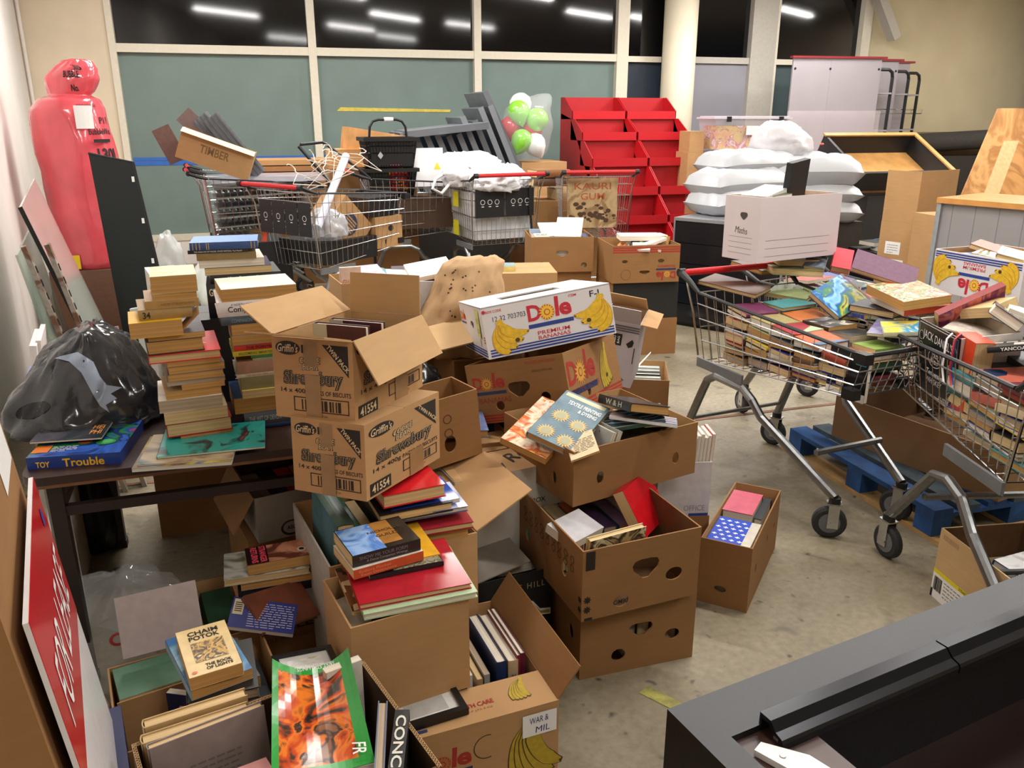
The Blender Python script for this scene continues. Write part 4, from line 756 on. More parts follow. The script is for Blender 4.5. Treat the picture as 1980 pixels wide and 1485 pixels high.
# black wine carton
p=q('royshill'); p[2]=0; rh=carton(p,'black wine carton with gold lettering in front of the brown box stack',pm('#17181a',.45),pm('#8d8478',.7),flaps={'L':(.21,-84,.03,pm('#8b8276',.7))},name='wine_carton'); m=MB(); F,su,sv=face(p[6:9],'F'); GO=pm('#a89468',.45,noise=0); text(m,"ROY'S HILL",F,.60*su,.84*sv,.62*su,.075*sv,GO,0,0,0,.0008,1.3)
sw=[(.42*su,.45*sv),(.55*su,.62*sv),(.75*su,.64*sv),(.85*su,.52*sv),(.99*su,.50*sv),(.99*su,.42*sv),(.84*su,.44*sv),(.74*su,.56*sv),(.57*su,.54*sv)]; flat(m,sw[::-1],F,LABELW,.0007); flat(m,[(x*1.0,y*.985) for x,y in [(.45*su,.46*sv),(.56*su,.60*sv),(.75*su,.62*sv),(.85*su,.50*sv),(.98*su,.485*sv),(.98*su,.445*sv),(.84*su,.465*sv),(.74*su,.585*sv),(.57*su,.56*sv)]][::-1],F,GO,.0011); m.build('printing',rh)
RM_=pose_matrix(p)
book(inside(RM_,.12,.1,.24,0,.14,.22,.03),'blue and black magazine pile lying in the black wine carton','#1f2f55',PGW,'P','L',top=art(['#1a1c22','#2f5aa8','#15161a','#c8b8a0'],9,.25)); book(inside(RM_,.14,.01,.20,0,.12,.1,.03),'orange landscape magazine in the black wine carton','#b0702a',PGW,'P','L',top=art(['#c07a2c','#7a4a1c','#d8a050'],14,.3))
# three brown boxes stacked
def hx(w,s=1): return None
p=q('stackbot'); p[2]=0; p[6]=.40; p[7]=.5; p[8]=.262
s1=carton(p,'brown fruit box with handle hole, lowest of the stack of three',KRD,holes={'F':[hole(p[6]*.52,p[8]*.56,.75,.75),oval(p[6]*.80,p[8]*.40,.026,.02),oval(p[6]*.33,p[8]*.25,.024,.022)],'L':[oval(.1,p[8]*.5,.02,.025),oval(.42,p[8]*.5,.02,.025)]},name='fruit_box')
S1=pose_matrix(p); book(inside(S1,.012,.07,.225,0,.13,.22,.04),'yellow paperback with orange capitals in the lowest stacked box','#d9a23c',PGW,'P','L',top=pm('#dca83f',.35),txt=[('T',270,'PUPPIES',.5,.72,.7,.22,'#8a2a1a',.02),('T',270,'DUCKS HILARY',.5,.42,.7,.10,'#3a2a1a',.0)])
book(inside(S1,.01,.31,.22,0,.12,.16,.03),'turquoise paperback behind the yellow one in the lowest stacked box','#2f94b5',PGW,'P','L')
for i in range(4): generic(inside(S1,.17+.05*i,.05,.02,0,.04,.24,.18),'standing in the lowest stacked box',thick='-x',spine='T')
for i in range(2): generic(inside(S1,.03,.08+.24*i,.02,0,.13,.2,.19),'filling the left of the lowest stacked box',thick='z')
p=q('stackmid'); p[2]=.268; p[6]=.405; p[7]=.5; p[8]=.235; p[0]=.815; p[1]=1.965; p[3]=.09
s2=carton(p,'brown fruit box with star stamps and pear shaped hole, middle of the stack of three',KRD,pm('#6b4a2c',.7),holes={'F':[hole(p[6]*.53,p[8]*.58,.85,1.05),oval(p[6]*.78,p[8]*.40,.03,.022),oval(p[6]*.33,p[8]*.18,.025,.021)],'L':[oval(.1,p[8]*.40,.02,.028),oval(.38,p[8]*.5,.02,.028)]},name='fruit_box')
m=MB(); F,su,sv=face(p[6:9],'F'); text(m,'OM90',F,.325*su,.17*sv,.05,.016,BRN,.02)
for yy in (.30,.16):
    starburst(m,F,.045*su,yy*sv,.014,BRN,BRN,8)
flat(m,rect(.025*su,.72*sv,.1*su,.98*sv),F,BRN,.0009); flat(m,rect(.025*su,.0,.09*su,.04*sv),F,BRN); F,su,sv=face(p[6:9],'L')
for k in range(2):
    for i in range(9):
        x_=su*(.16+.088*i); y_=sv*(.62+.12*k); m.add([(x_+rr_*math.cos(a*PI/6),y_+rr_*math.sin(a*PI/6),.0008) for rr_ in (.009,.013) for a in range(12)],[(a,(a+1)%12,12+(a+1)%12,12+a) for a in range(12)],pm('#5d3f22',.8,noise=0),F)
for yy in (.30,.16): starburst(m,F,su-.012,yy*sv,.012,BRN,BRN,8)
m.build('printing',s2); S2=pose_matrix(p)
book(inside(S2,.03,.03,.13,.10,.20,.022,.125,.12),'illustrated hardback with a sepia drawing on its cover, in the middle stacked box','#c9b48a',PG,'H','D','-y',top=art(['#cdb98e','#b59c6a','#3a2a20','#d8caa0','#6a5238'],16,.4))
book(inside(S2,.02,.12,.17,.4,.15,.11,.03,.25),'grey white paper bundle lying in the middle stacked box','#c4c2c6',PGW,'P','B',name='paper_bundle',cat='paper')
book([1.085,2.175,.385,-.85,.0,-.55,.04,.20,.17],'thick scarlet covered paperback with tan pages leaning in the middle stacked box','#b8141e',PG,'P','T','x',top=pm('#c0161f',.15))
for i in range(6): generic(inside(S2,.03+.06*i,.26,.01,0,.05,.22,.13),'standing at the back of the middle stacked box',thick='-x',spine='T')
p=q('stacktop'); p[2]=.505; p[8]=.19
s3=carton(p,'open brown fruit box full of craft books, top of the stack of three',KRD,KRI,holes={'F':[oval(p[6]*.205,p[8]*.42,.014,.022),oval(p[6]*.82,p[8]*.40,.014,.022)],'L':[hole(p[7]*.5,p[8]*.62,.9,.85),oval(p[7]*.2,p[8]*.48,.012,.022),oval(p[7]*.75,p[8]*.33,.012,.022)]},name='fruit_box'); S3=pose_matrix(p)
p=q('textile'); book(p,'textile printing book with gold suns on a blue grey cover in the top stacked box','#8fa3ad',PGT,'H','L',top=pm('#7b93a0',.15,noise=.12,scale=20),bot=pm('#888888'),txt=[('T',0,'TEXTILE PRINTING',.58,.80,.72,.075,'#f2f2ee',.02),('T',0,'& DYEING',.72,.70,.4,.07,'#f2f2ee',.02)],deco=lambda t,D:[ (starburst(t,face(D,'T')[0],x_*D[0],y_*D[1],.036,pm('#d9b46a',.4,noise=0),pm('#b9a98a',.4,noise=0),18,.0012),flat(t,oval(x_*D[0],y_*D[1],.018,.02,14),face(D,'T')[0],pm('#a4a07c',.4,noise=0),.002)) for x_,y_ in ((.3,.5),(.72,.45),(.28,.15),(.72,.12))]+[flat(t,rect(.06*D[0],.90*D[1],.94*D[0],.97*D[1]),face(D,'T')[0],pm('#c9c29a',.4,noise=0))])
pb=list(p); pb[0]-=.075; pb[1]+=.045; pb[2]-=.03; book(pb,'orange and white craft paperback leaning behind the textile book','#c8823c',PGT,'P','L',top=art(['#d9862e','#f0e2c8','#d0642a','#e8b070'],14,.2),txt=[('T',0,'R',.2,.92,.1,.06,'#f2efe8',.02)])
p=q('cream'); book(p,'small cream leaflet book with dashed red border at the front of the top stacked box','#e3cfa8',PGT,'P','L',deco=lambda t,D:(textlines(t,face(D,'T')[0],.02,D[1]*.72,D[0]*.72,9,.0105,INK,.3),[flat(t,rect(a,.94*D[1],a+.012,.95*D[1]),face(D,'T')[0],pm('#b0483a',.5,noise=0),.0009) for a in (.01,.03,.05,.07)]))
p=q('blackW'); book(p,'black hardback with silver monogram lettering on top of the top stacked box','#1b1b1e',PGT,'H','L',top=pm('#33343a',.18),txt=[('L',0,'W & H',.5,.5,.5,.6,'#b8b49a',.02)])
p=q('stripes'); book(p,'striped blue and white magazine under the black monogram book','#d8d8d8',PGW,'P','F',top=art(['#2f5fb0','#e8e8e8','#d86a2a','#2f7a5a','#e8e8e8'],6,.2,'wave')) 
book([1.03,2.37,.69,-.35,.05,-.20,.22,.15,.012],'green edged large thin book in the top stacked box','#3f5a50',PGW,'P','F',top=art(['#3a5560','#b9c0bc','#2f5a8a'],6,.25,'wave',3))
book([1.20,2.38,.69,.1,0,.1,.10,.1,.02],'yellow and black booklet at the right of the top stacked box','#e0d63a',PGW,'P','L',top=art(['#e6de4a','#e6de4a','#20201c'],9,.2))
for i,(c,n) in enumerate((('#3c3228','dark brown'),('#54452f','olive brown'),('#2f2a28','black'),('#6b5f4a','khaki'))): book([1.06+.04*i,2.325+.012*i,.60+.004*i,.25,.0,-.36,.15,.17,.022],n+' clothbound book slanting in the top stacked box',c,PG,'H','B','z')
for i,(c,n) in enumerate((('#b8b8b4','pale grey'),('#8f938f','mid grey'))): book([1.0+.024*i,2.30+.006*i,.575,.25,.0,.35,.02,.15,.15],n+' paperback slanting by the textile book',c,PGW,'P','D','-x')
for i in range(5): generic(inside(S3,.03+.09*i,.06,.006,0,.08,.3,.10),'lying at the bottom of the top stacked box',thick='z')
# blue patterned box and magazine bin
p=q('bluepat'); p[2]=0; bp_=carton(p,'brown fruit box holding a blue patterned book, right of the stack of three',KRD,KRI,holes={'F':[oval(p[6]*.45,.07,.022,.013)],'R':[oval(.1,.13,.012,.02),oval(.3,.15,.012,.02),oval(.44,.14,.012,.02)]},name='fruit_box'); BP=pose_matrix(p)
book(inside(BP,.012,.015,.165,0,.155,.22,.075),'blue book printed with white birds in the fruit box by the trolleys','#c9c3b4',PGW,'P','L',top=pm('#c9c3b4',.5),deco=lambda t,D:(flat(t,rect(0,0,D[0]*.78,D[1]),face(D,'T')[0],pm('#2f4fc0',.3,noise=0),.0007),[ (flat(t,oval(x_*.028+.014+(y_%2)*.014,y_*.03+.015,.010,.004,8),face(D,'T')[0],WHITE,.0011),flat(t,oval(x_*.028+.014+(y_%2)*.014,y_*.03+.015,.003,.009,8),face(D,'T')[0],WHITE,.0012)) for x_ in range(4) for y_ in range(7)]))
book(inside(BP,.012,.26,.178,0,.115,.2,.08,0,0),'pink clothbound ledger in the fruit box by the trolleys','#b5495c',PGW,'H','B',top=pm('#c05468',.5)); book(inside(BP,.13,.27,.173,0,.03,.2,.07),'dark charcoal book beside the pink ledger','#26292c',PGW,'H','B')
book(inside(BP,.01,.02,.01,0,.15,.45,.13),'thick grey ledger lying under the blue patterned book','#77736a',PGG,'H','L')
p=q('whitefile',z=.262,h=.20,w=.19,d=.12,rol=-.05); p[0]=1.47;p[1]=2.60; p[3]=-.75
p=[1.335,2.52,.262,-.22,0,0,.20,.13,.22]; wf=carton(p,'white cardboard magazine bin full of magazines beside the stack of three',pm('#cfc8c6',.55),name='magazine_bin',cat='magazine bin',nof=()); 
m=MB(); F,su,sv=face(p[6:9],'F'); text(m,'OFFICE',F,.72*su,.16*sv,.4*su,.1*sv,pm('#8a8690',.5,noise=0),0); flat(m,rect(.62*su,0,.99*su,.06*sv),F,DBLUE); m.build('printing',wf); WFM=pose_matrix(p)
MAGC=['#e8e4e2','#d8d2d0','#ecebe8','#c9b8b4','#e4dcd8','#d84a50','#e9e7e4','#d0c8c0']
for i in range(14):
    c=MAGC[i%8]; n=['white','pale grey','bright white','dusty pink','cream','red edged','off white','beige'][i%8]
    book(inside(WFM,.008+.0132*i,.012,.02,0,.012,.105,.30+.008*math.sin(i*2.1),0,.06),n+' magazine standing in the white bin'+(' toward its bare end' if i>=8 else ' toward its lettered end'),c,PGW,'P','D','-x',name='magazine',cat='magazine',group='magazines in the white bin')
carton([1.33,2.52,0,-.22,0,0,.21,.16,.26],'brown carton the white magazine bin stands on',KRD,closed=True)
# plain carton on the fruit box of war books
p=q('plainbox'); p[2]=.262; pbx=carton(p,'plain brown carton piled with paperbacks, standing on the labelled fruit box',KR,KRI); PB=pose_matrix(p)
def pile(k,label,cover,pg,kind='P',spine='B',**kw): return book(q(k),label+', on the plain brown carton',cover,pg,kind,spine,**kw)
pl_=q('brownp'); pl_[7]=.22; pl_[2]=.528; pl_[0]+=.012; pl_[1]+=.02; book(pl_,'book with small dark portraits on its cover, lowest on the plain brown carton','#c9a878',PG,'H','B',top=art(['#b98a5a','#3a2418','#7a4a2c','#d8b890','#2a1a14'],38,.3,'cells'))
p=q('mint'); p[2]=pl_[2]+pl_[8]+.001; p[7]=.25; book(p,'mint green hardback under the red one, on the plain brown carton','#b9d0a8',PGW,'H','B')
p2=q('redtop'); p2[2]=p[2]+p[8]+.001; p2[3]=.06; p2[6]=.285; p2[7]=.25; p2[8]=.016; p2[0]=.155; p2[1]=1.77; book(p2,'large crimson hardback with a pink corner, on the plain brown carton','#a8202e',PG,'H','B',top=pm('#b3202e',.2))
zt=p2[2]+p2[8]
p=q('blackstrip'); p[2]=zt+.001; p[7]=.10; p[8]=.012; book(p,'slim black paperback with a grey foliage photo strip, on the crimson hardback','#17181b',PGW,'P','F',top=pm('#17181b',.3),deco=lambda t,D:(flat(t,rect(.004,.004,D[0]-.004,D[1]*.68),face(D,'T')[0],art(['#6f6a55','#a39d84','#46432f','#c2bca0'],60,.3),.0009),text(t,'NEW',face(D,'T')[0],D[0]*.5,D[1]*.76,.05,.012,pm('#2a7aa0',.4,noise=0),.02,0,PI/2)))
p=q('yellow'); p[2]=zt+.002; p[7]=.2; p[6]=.2; p[8]=.014; p[0]=.19; p[1]=1.90; p[3]=.12; book(p,'yellow paperback poking out right under the orange classic','#e0a52c',PG,'P','F',top=pm('#e6ad2e',.2),txt=[('L',180,'THE ECONOMICS OF CHARLES DICKENS',.4,.5,.6,.5,'#3a2a14',0)])
zy=p[2]+p[8]
p=q('orangeq'); p[2]=zy+.001; p[7]=.15; p[8]=.026; book(p,'orange spined paperback under the blue and gold one','#c4552a',PG,'P','F',top=pm('#e8ddd0',.4),txt=[('L',0,'Eudora Pocket',.3,.7,.45,.26,'#e0a080',0),('L',0,'Ewan Davenstone',.35,.32,.5,.26,'#e0a080',0)],deco=lambda t,D:text(t,'PQ',face(D,'T')[0],.02,.06,.03,.015,pm('#3a4a8a',.5,noise=0),0,0,-PI/2))
zo=p[2]+p[8]
p=q('sky'); p[2]=zo+.001; p[7]=.15; p[8]=.032; book(p,'thick paperback with blue sky and a gold title panel, topmost on the plain brown carton','#26231f',PG,'P','F',top=pm('#2a2824',.2),txt=[('L',0,'SHOW ME YOUR FORM',.45,.66,.7,.3,'#7f7f86',0),('L',0,'A Dance Companion Writings',.5,.3,.6,.25,'#a8a0a0',0)],deco=lambda t,D:(flat(t,rect(0,D[1]*.5,D[0]-.004,D[1]-.002),face(D,'T')[0],art(['#3f6fc0','#9cc0ee','#5a8ad6','#dfe8f4'],9,.2),.0009),flat(t,rect(.02,D[1]*.22,D[0]-.005,D[1]*.5),face(D,'T')[0],pm('#b07a3a',.25,noise=.15,scale=30),.0009),text(t,'NICHOLAS',face(D,'T')[0],D[0]*.62,D[1]*.36,.09,.012,pm('#4a2f14',.4,noise=0),.01,0,-PI/2,.0014),text(t,'GUILD',face(D,'T')[0],D[0]*.45,D[1]*.36,.06,.014,pm('#4a2f14',.4,noise=0),.01,0,-PI/2,.0014)))
for i in range(4): generic(inside(PB,.02+.07*i,.02,.01,0,.06,.2,.21),'standing inside the plain brown carton',thick='-x',spine='T')
# labelled fruit box of war books, with picture frame and upright books
p=q('warbox'); p[2]=0; p[7]=.5; p[6]=.40; p[0]-=.04
wb_=carton(p,'brown fruit box with a handwritten war label under the plain brown carton',KR,KRI,flaps={'R':(.105,36,.0,KRD)},name='fruit_box'); WBM=pose_matrix(p); dims=p[6:9]
m=MB(); m.box((0,-.001,dims[2]-.004),(dims[0],.13,dims[2]+.002),KR); fo=m.build('flap',wb_)
m=MB(); F,su,sv=face(dims,'F'); wordmark(m,F,.22*su,.62*sv,.36*su,DRED2,DBLUE2,pm('#b06a3a',.6,noise=0)); banana(m,F,.82*su,.45*sv,.85*sv,BANK,BANB,1,5,.1); flat(m,oval(.78*su,.2*sv,.03*su,.06*sv,12),F,BANB,.003)
m.add([(.5*su+rr_*math.cos(a*PI/10),.68*sv+rr_*math.sin(a*PI/10),.0008) for rr_ in (.034,.037) for a in range(4,17)],[(a,a+1,14+a,13+a) for a in range(12)],BANB,F)
F2=face(dims,'T')[0]@Matrix.Translation((0,0,.0028)); text(m,'HANDLE WITH CARE',F2,.155,.06,.17,.016,DRED2,.02,0,.02); text(m,'KEEP AT 58 F (13.3 C)',F2,.165,.04,.13,.008,DRED2,0); text(m,'e',F2,.02,.06,.05,.045,DRED2,.03); flat(m,rect(.0,.012,.05,.022),F2,DBLUE2); banana(m,F2,.32,.075,.085,BANK,BANB,1,5,-.4,.001)
m.build('printing',wb_)
m=MB(); flat(m,rect(.74*su,.66*sv,.98*su,.93*sv),F,LABELW,.0045); text(m,'WAR &',F,.855*su,.85*sv,.13*su,.075*sv,pm('#2a3270',.5,noise=0),0,.1,.05,.005); text(m,'MIL',F,.88*su,.73*sv,.10*su,.075*sv,pm('#2a3270',.5,noise=0),0,.1,.03,.005); m.build('handwritten_label',wb_)
p=q('framepic'); p[2]=.256; p[6]=.19; p[7]=.14; p[8]=.02; p[0]=.215;p[1]=1.665
def picframe(p,label,img,tiltm=None):
    t=thing('picture_frame',label,'picture frame'); place(t,pose_matrix(p)); w,d,h=p[6:9]; m=MB(); fw=.016
    for a,b_ in (((0,0,0),(w,fw,h)),((0,d-fw,0),(w,d,h)),((0,fw,0),(fw,d-fw,h)),((w-fw,fw,0),(w,d-fw,h))): m.box(a,b_,pm('#121214',.3))
    m.build('frame',t); m=MB(); m.box((fw,fw,.002),(w-fw,d-fw,h*.6),pm('#dcdcd8',.15)); m.build('mount',t); m=MB(); m.box((w*.22,d*.22,h*.6),(w*.78,d*.78,h*.6+.0008),img); m.build('picture',t); return t
picframe(p,'black picture frame lying flat under the plain brown carton',pm('#b8b8b4',.2))
for i,(n,c,pgx,y_,hh,kd) in enumerate((('wine red',  '#5c1a2c',PGW,.36,.23,'H'),('deep red','#7a1f2c',PGW,.352,.225,'P'),('cream spined','#c2a888',PGW,.325,.215,'H'),('navy blue','#20305c',PGW,.29,.22,'H'),('grey spined','#a8a49c',PGG,.255,.19,'P'),('tan','#b79a6a',PG,.235,.18,'P'),('white','#d6d2cc',PGW,.205,.20,'P'))):
    book(inside(WBM,y_,.17,.06,0,.03 if n in('navy blue','cream spined') else .016,.24,hh),n+' book standing upright in the labelled fruit box',c,pgx,kd,'F','-x',txt=[('L',90,'GIVEN',.5,.5,.5,.6,'#4a4038',.01)] if i in (2,) else ())
for i in range(3): generic(inside(WBM,.03+.055*i,.17,.02,0,.05,.24,.19),'standing in the labelled fruit box',thick='-x',spine='T')
# foreground carton with the green book
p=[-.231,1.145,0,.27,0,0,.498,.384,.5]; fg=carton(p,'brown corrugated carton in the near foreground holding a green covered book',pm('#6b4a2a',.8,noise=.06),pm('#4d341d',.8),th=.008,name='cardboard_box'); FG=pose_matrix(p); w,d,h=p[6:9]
m=MB(); 
for f,ln_ in (('B',w),('R',d),('L',d)):
    F,su,sv=face((w,d,h),f); n=int(su/.0075); vs=[];fs=[]
    for i in range(n*2+1):
        x_=su*i/(n*2); zz=-.0012 if i%2 else -.0068; vs+=[(x_,sv+.0005,zz+.0006),(x_,sv+.0005,zz-.0006),(x_,sv+.0028,zz+.0006),(x_,sv+.0028,zz-.0006)]
    for i in range(n*2): a=i*4; b_=a+4; fs+=[(a+2,b_+2,b_+3,a+3),(a,b_,b_+2,a+2),(a+1,a+3,b_+3,b_+1)]
    m.add(vs,fs,KRL,F)
for f,su in (('B',w),('R',d),('L',d)):
    F,su,sv=face((w,d,h),f); m.box((0,sv,-.0009),(su,sv+.0025,0),KRL,F); m.box((0,sv,-.008),(su,sv+.0025,-.0072),KRL,F)
m.build('corrugated_edge',fg)
gy=p[3]
def fgb(x0,y0,x1,y1,z0,ztop,th,label,cover,pg,kind,lean=.12,**kw):
    yaw=math.atan2(y1-y0,x1-x0); return book([x0,y0,z0,yaw,lean,0,math.hypot(x1-x0,y1-y0),th,ztop-z0],label,cover,pg,kind,'L','-y',**kw)
fgb(-.308,1.528,-.108,1.572,.33,.522,.030,'tan hardback with its page edges up, farther of two in the foreground carton','#b99a66',PG,'H',-.02)
fgb(-.308,1.490,-.104,1.534,.33,.515,.030,'tan hardback with its page edges up, nearer of two in the foreground carton','#bd9f6c',PG,'H',-.02)
fgb(-.285,1.435,-.068,1.502,.31,.528,.022,'mauve grey hardback with faded print facing the camera in the foreground carton','#8b7d78',PG,'H',-.12,deco=lambda t,D:textlines(t,face(D,'T')[0],D[0]*.3,D[1]*.66,D[0]*.45,6,.013,pm('#6f625f',.7,noise=0),.35))
book([-.155,1.335,.47,.25,-.25,0,.10,.08,.02],'pink covered booklet with scalloped edge low in the foreground carton','#d99a94',PGW,'P','L',top=pm('#e0a29a',.3))
# bent green paperback standing in the carton
t=thing('paperback_book','green paperback with a curled cover showing orange costumed figures, in the foreground carton','book'); p=q('greenmag'); p[6]=.165;p[7]=.26; place(t,pose_matrix([-.067,1.315,.505,-.05,.07,0,0,0,0]))
def curl(u,v,off=0): return (u*(.192-.03*v),v*.30,.035*(2*u-1)**2*(.2+1.0*v)+off)
GREEN=pm('#2f9a3e',.22,noise=.05,scale=12); FIG=art(['#2a1f1c','#4a3626','#c4481f','#e07a2a','#3a2a26','#8a5a3a'],13,.15,'noise',3)
m=MB(); N_=14; vs=[curl(i/N_,j/N_,.010) for j in range(N_+1) for i in range(N_+1)]
for j in range(N_):
    for i in range(N_): 
        k=j*(N_+1)+i; inner=(1<=i<N_-2 and 1<=j<N_-1); m.add([vs[k],vs[k+1],vs[k+N_+2],vs[k+N_+1]],[(0,1,2,3)],FIG if inner else GREEN)
m.build('cover',t); m=MB(); vs=[curl(i/N_,j/N_,o) for o in (-.006,.0092) for j in range(N_+1) for i in range(N_+1)]; K=(N_+1)**2; fs=[]
for j in range(N_):
    for i in range(N_): k=j*(N_+1)+i; fs+=[(k+N_+1,k+N_+2,k+1,k)]
for i in range(N_):
    a,b_=i,i+1; fs.append((a,b_,K+b_,K+a)); a,b_=N_*(N_+1)+i,N_*(N_+1)+i+1; fs.append((b_,a,K+a,K+b_)); a,b_=i*(N_+1),(i+1)*(N_+1); fs.append((b_,a,K+a,K+b_)); a,b_=a+N_,b_+N_; fs.append((a,b_,K+b_,K+a))
m.add(vs,fs,PGW); m.build('page_block',t)
m=MB(); Fm=Matrix.Translation((.095,.285,.020))@Matrix.Rotation(.18,4,'X')@Matrix.Rotation(PI,4,'Z'); text(m,'PENNY STALLINGS',Fm,0,0,.09,.010,LABELW,.0,0,0,.004); text(m,'THE UNFORGETTABLE ILLUSTRATED HISTORY',Fm,0,-.008,.1,.005,LABELW,0,0,0,.003); text(m,'FR',Matrix.Translation((.165,.03,.030)),0,0,.03,.026,LABELW,.01,.2,-PI/2,0)
m.build('lettering',t)
fgb(.105,1.22,.150,1.46,.30,.535,.02,'slate blue hardback slanting beside the green paperback','#5a6880',PGG,'H',.10)
fgb(.055,1.56,.135,1.585,.33,.555,.02,'cream paper folder standing behind the green paperback','#ded8cc',PGW,'P',.02)
book([.155,1.20,.36,1.32,.0,0,.24,.03,.16],'black concise reference book with white capitals at the right of the foreground carton','#141413',PG,'P','T','-y',txt=[('L',0,'CONCISE',.5,.5,.85,.7,'#d9d6c8',.02)])
for k_,(c_,n_) in enumerate((('#6b5a44','olive brown'),('#8a8078','stone grey'),('#3c3a40','dark grey'))): book([-.19+.11*k_,1.20+.03*k_,.012,.27,0,0,.10,.33,.30],n_+' bundle of papers filling the bottom of the foreground carton',c_,PGG,'P','B')
# carton of paperbacks behind it, with the yellow covered book on top
ch=[-.415,1.74,0,.20,0,0,.40,.36,.30]; carton(ch,'brown carton of paperbacks left of the picture of a lily',KR,KRI); CH=pose_matrix(ch)
p=q('chaim'); p[8]=.032; book(p,'cream paperback with a black title above a market scene, left of the lily picture','#e6c98e',PGT,'P','R',top=pm('#e8cd92',.3),deco=lambda t,D:(lambda F:(text(t,'CHAIM',F,D[0]*.5,D[1]*.87,D[0]*.6,.018,INK,.025,0,0,.001),text(t,'POTOK',F,D[0]*.5,D[1]*.76,D[0]*.6,.018,INK,.025,0,0,.001),flat(t,rect(D[0]*.2,D[1]*.25,D[0]*.83,D[1]*.66),F,art(['#e0c48a','#6b4a2c','#d8b060','#3a2a1c','#e8d4a0'],30,.4),.001),text(t,'THE BOOK',F,D[0]*.6,D[1]*.16,D[0]*.5,.011,INK,.03,0,0,.001),text(t,'OF LIGHTS',F,D[0]*.6,D[1]*.09,D[0]*.5,.011,INK,.03,0,0,.001),flat(t,oval(D[0]*.12,D[1]*.07,.006,.005,12),F,pm('#d8662a',.4,noise=0),.001)))(face(D,'T',180)[0]))
zc=p[2]; p=q('chaim2'); p[8]=.028; p[2]=zc-.029; book(p,'paperback with a pale blue cover under the cream one, left of the lily picture','#8aa5b8',PGT,'P','L',top=art(['#5aa8cc','#2f6aa8','#8cc4dc','#d8d8d0'],6,.3))
p=q('chaim3'); p[8]=.03; p[7]=.2; p[2]=zc-.06; book(p,'black jacketed hardback under the pale blue paperback','#23201e',PGG,'H','L')
book(inside(CH,.19,.10,.28,.1,.16,.2,.035),'grey paperback supporting the black jacketed hardback','#7a7470',PG,'P','L')
book(inside(CH,.10,.0,.28,-.65,.09,.13,.05,.1),'green and pink illustrated paperback leaning in the carton left of the lily picture','#5a7a3a',PG,'P','L',top=art(['#4f7a2f','#7a9a4a','#c06a7a','#e0a8b0','#b0505a'],12,.3))
book(inside(CH,.20,.02,.25,.9,.02,.10,.12),'thin navy booklet standing behind the green and pink one','#252a4c',PGW,'P','D','-x')
m=MB(); m.box((0,0,0),(.20,.004,.2),KR); o=m.build('cardboard_divider'); tag(o,'loose brown cardboard divider standing in the carton left of the lily picture','cardboard'); place(o,pose_matrix(inside(CH,.015,.12,.14,.05,0,0,0,-.1)))
for i,(c,n,z_) in enumerate((('#c8a876','tan paged',.24),('#1c1c1e','thin black',.283),('#5f8a70','thin green',.295))): book(inside(CH,.02,.20,z_,.06,.24,.14,.04 if i==0 else .01),n+' book lying at the back of the carton left of the lily picture',c,PG,'P','B')
book([-.44,2.07,.335,.18,1.12,0,.205,.16,.006],'large pale lilac grey sheet leaning in the carton left of the lily picture','#b5a8a6',PGW,'P','L',name='paper_sheet',cat='paper')
for i in range(3): generic(inside(CH,.03+.12*i,.03,.012,0,.11,.3,.2),'filling the carton left of the lily picture',thick='z')
p=q('lily'); p[6]=.15;p[7]=.19; p[8]=.016; picframe(p,'black framed picture of a white lily leaning by the plain brown carton',art(['#e8eae6','#dfe2da','#f0f0ee','#b9c290','#eef0ee'],14,.15))
# carton marked fragile and the pile of books above it
p=q('ilebox'); p[2]=0; p[8]=.27; p[6]=.33; p[0]=-.255; p[1]=2.24; p[7]=.30
il=carton(p,'brown carton with black capitals holding the blue backed book',KRD,KRI); m=MB(); F,su,sv=face(p[6:9],'F'); text(m,'FRAGILE',F,.66*su,.80*sv,.6*su,.11*sv,BRN,.02); text(m,'HANDLE WITH CARE',F,.68*su,.66*sv,.55*su,.05*sv,pm('#5d4228',.7,noise=0),0); m.build('printing',il); IL=pose_matrix(p)
p=q('blueback'); book(p,'dark blue paperback showing its back cover with barcode','#26307c',PGW,'P','L',top=pm('#2b3588',.25),deco=lambda t,D:(lambda F:(textlines(t,F@Matrix.Translation((.05,0,0)),.0,D[1]*.86,D[0]*.68,11,.0085,pm('#c9c9dc',.5,noise=0),.3),flat(t,rect(.006,D[1]*.42,.034,D[1]*.94),F,pm('#d8cfae',.5,noise=0),.0008),[flat(t,rect(.010,D[1]*(.52+.07*k),.03,D[1]*(.55+.07*k)),F,BRN,.0012) for k in range(5)]))(face(D,'T')[0]))
p=q('leather'); p[4]=.55;p[5]=.2;p[0]=-.09;p[1]=2.10;p[2]=.31; book(p,'brown leather bound book leaning behind the blue backed paperback','#6e3a28',PG,'H','L',top=pm('#7d4530',.35,noise=.15,scale=18))
zz=None
p=q('danger'); book(p,'paperback with pink capitals and a staring face, topmost behind the blue backed paperback','#2c1a18',PGT,'P','R',top=art(['#c47a5c','#d99a78','#6a3428','#b0604a'],9,.3,'noise',6),deco=lambda t,D:(lambda F,w,h:(flat(t,rect(0,0,w*.34,h),F,pm('#2a1716',.4,noise=0),.0008),text(t,'RETURNS',F,w*.13,h*.5,h*.9,.019,pm('#ff5a72',.4,noise=0),.03,0,-PI/2,.0014),text(t,'STRANGER',F,w*.265,h*.5,h*.94,.019,pm('#ff5a72',.4,noise=0),.03,0,-PI/2,.0014),flat(t,oval(w*.88,h*.42,.013,.015,14),F,pm('#e8d8c8',.3,noise=0),.001),flat(t,oval(w*.88,h*.42,.008,.008,14),F,pm('#1d1a1a',.3,noise=0),.0014)))(*face(D,'T',180)))
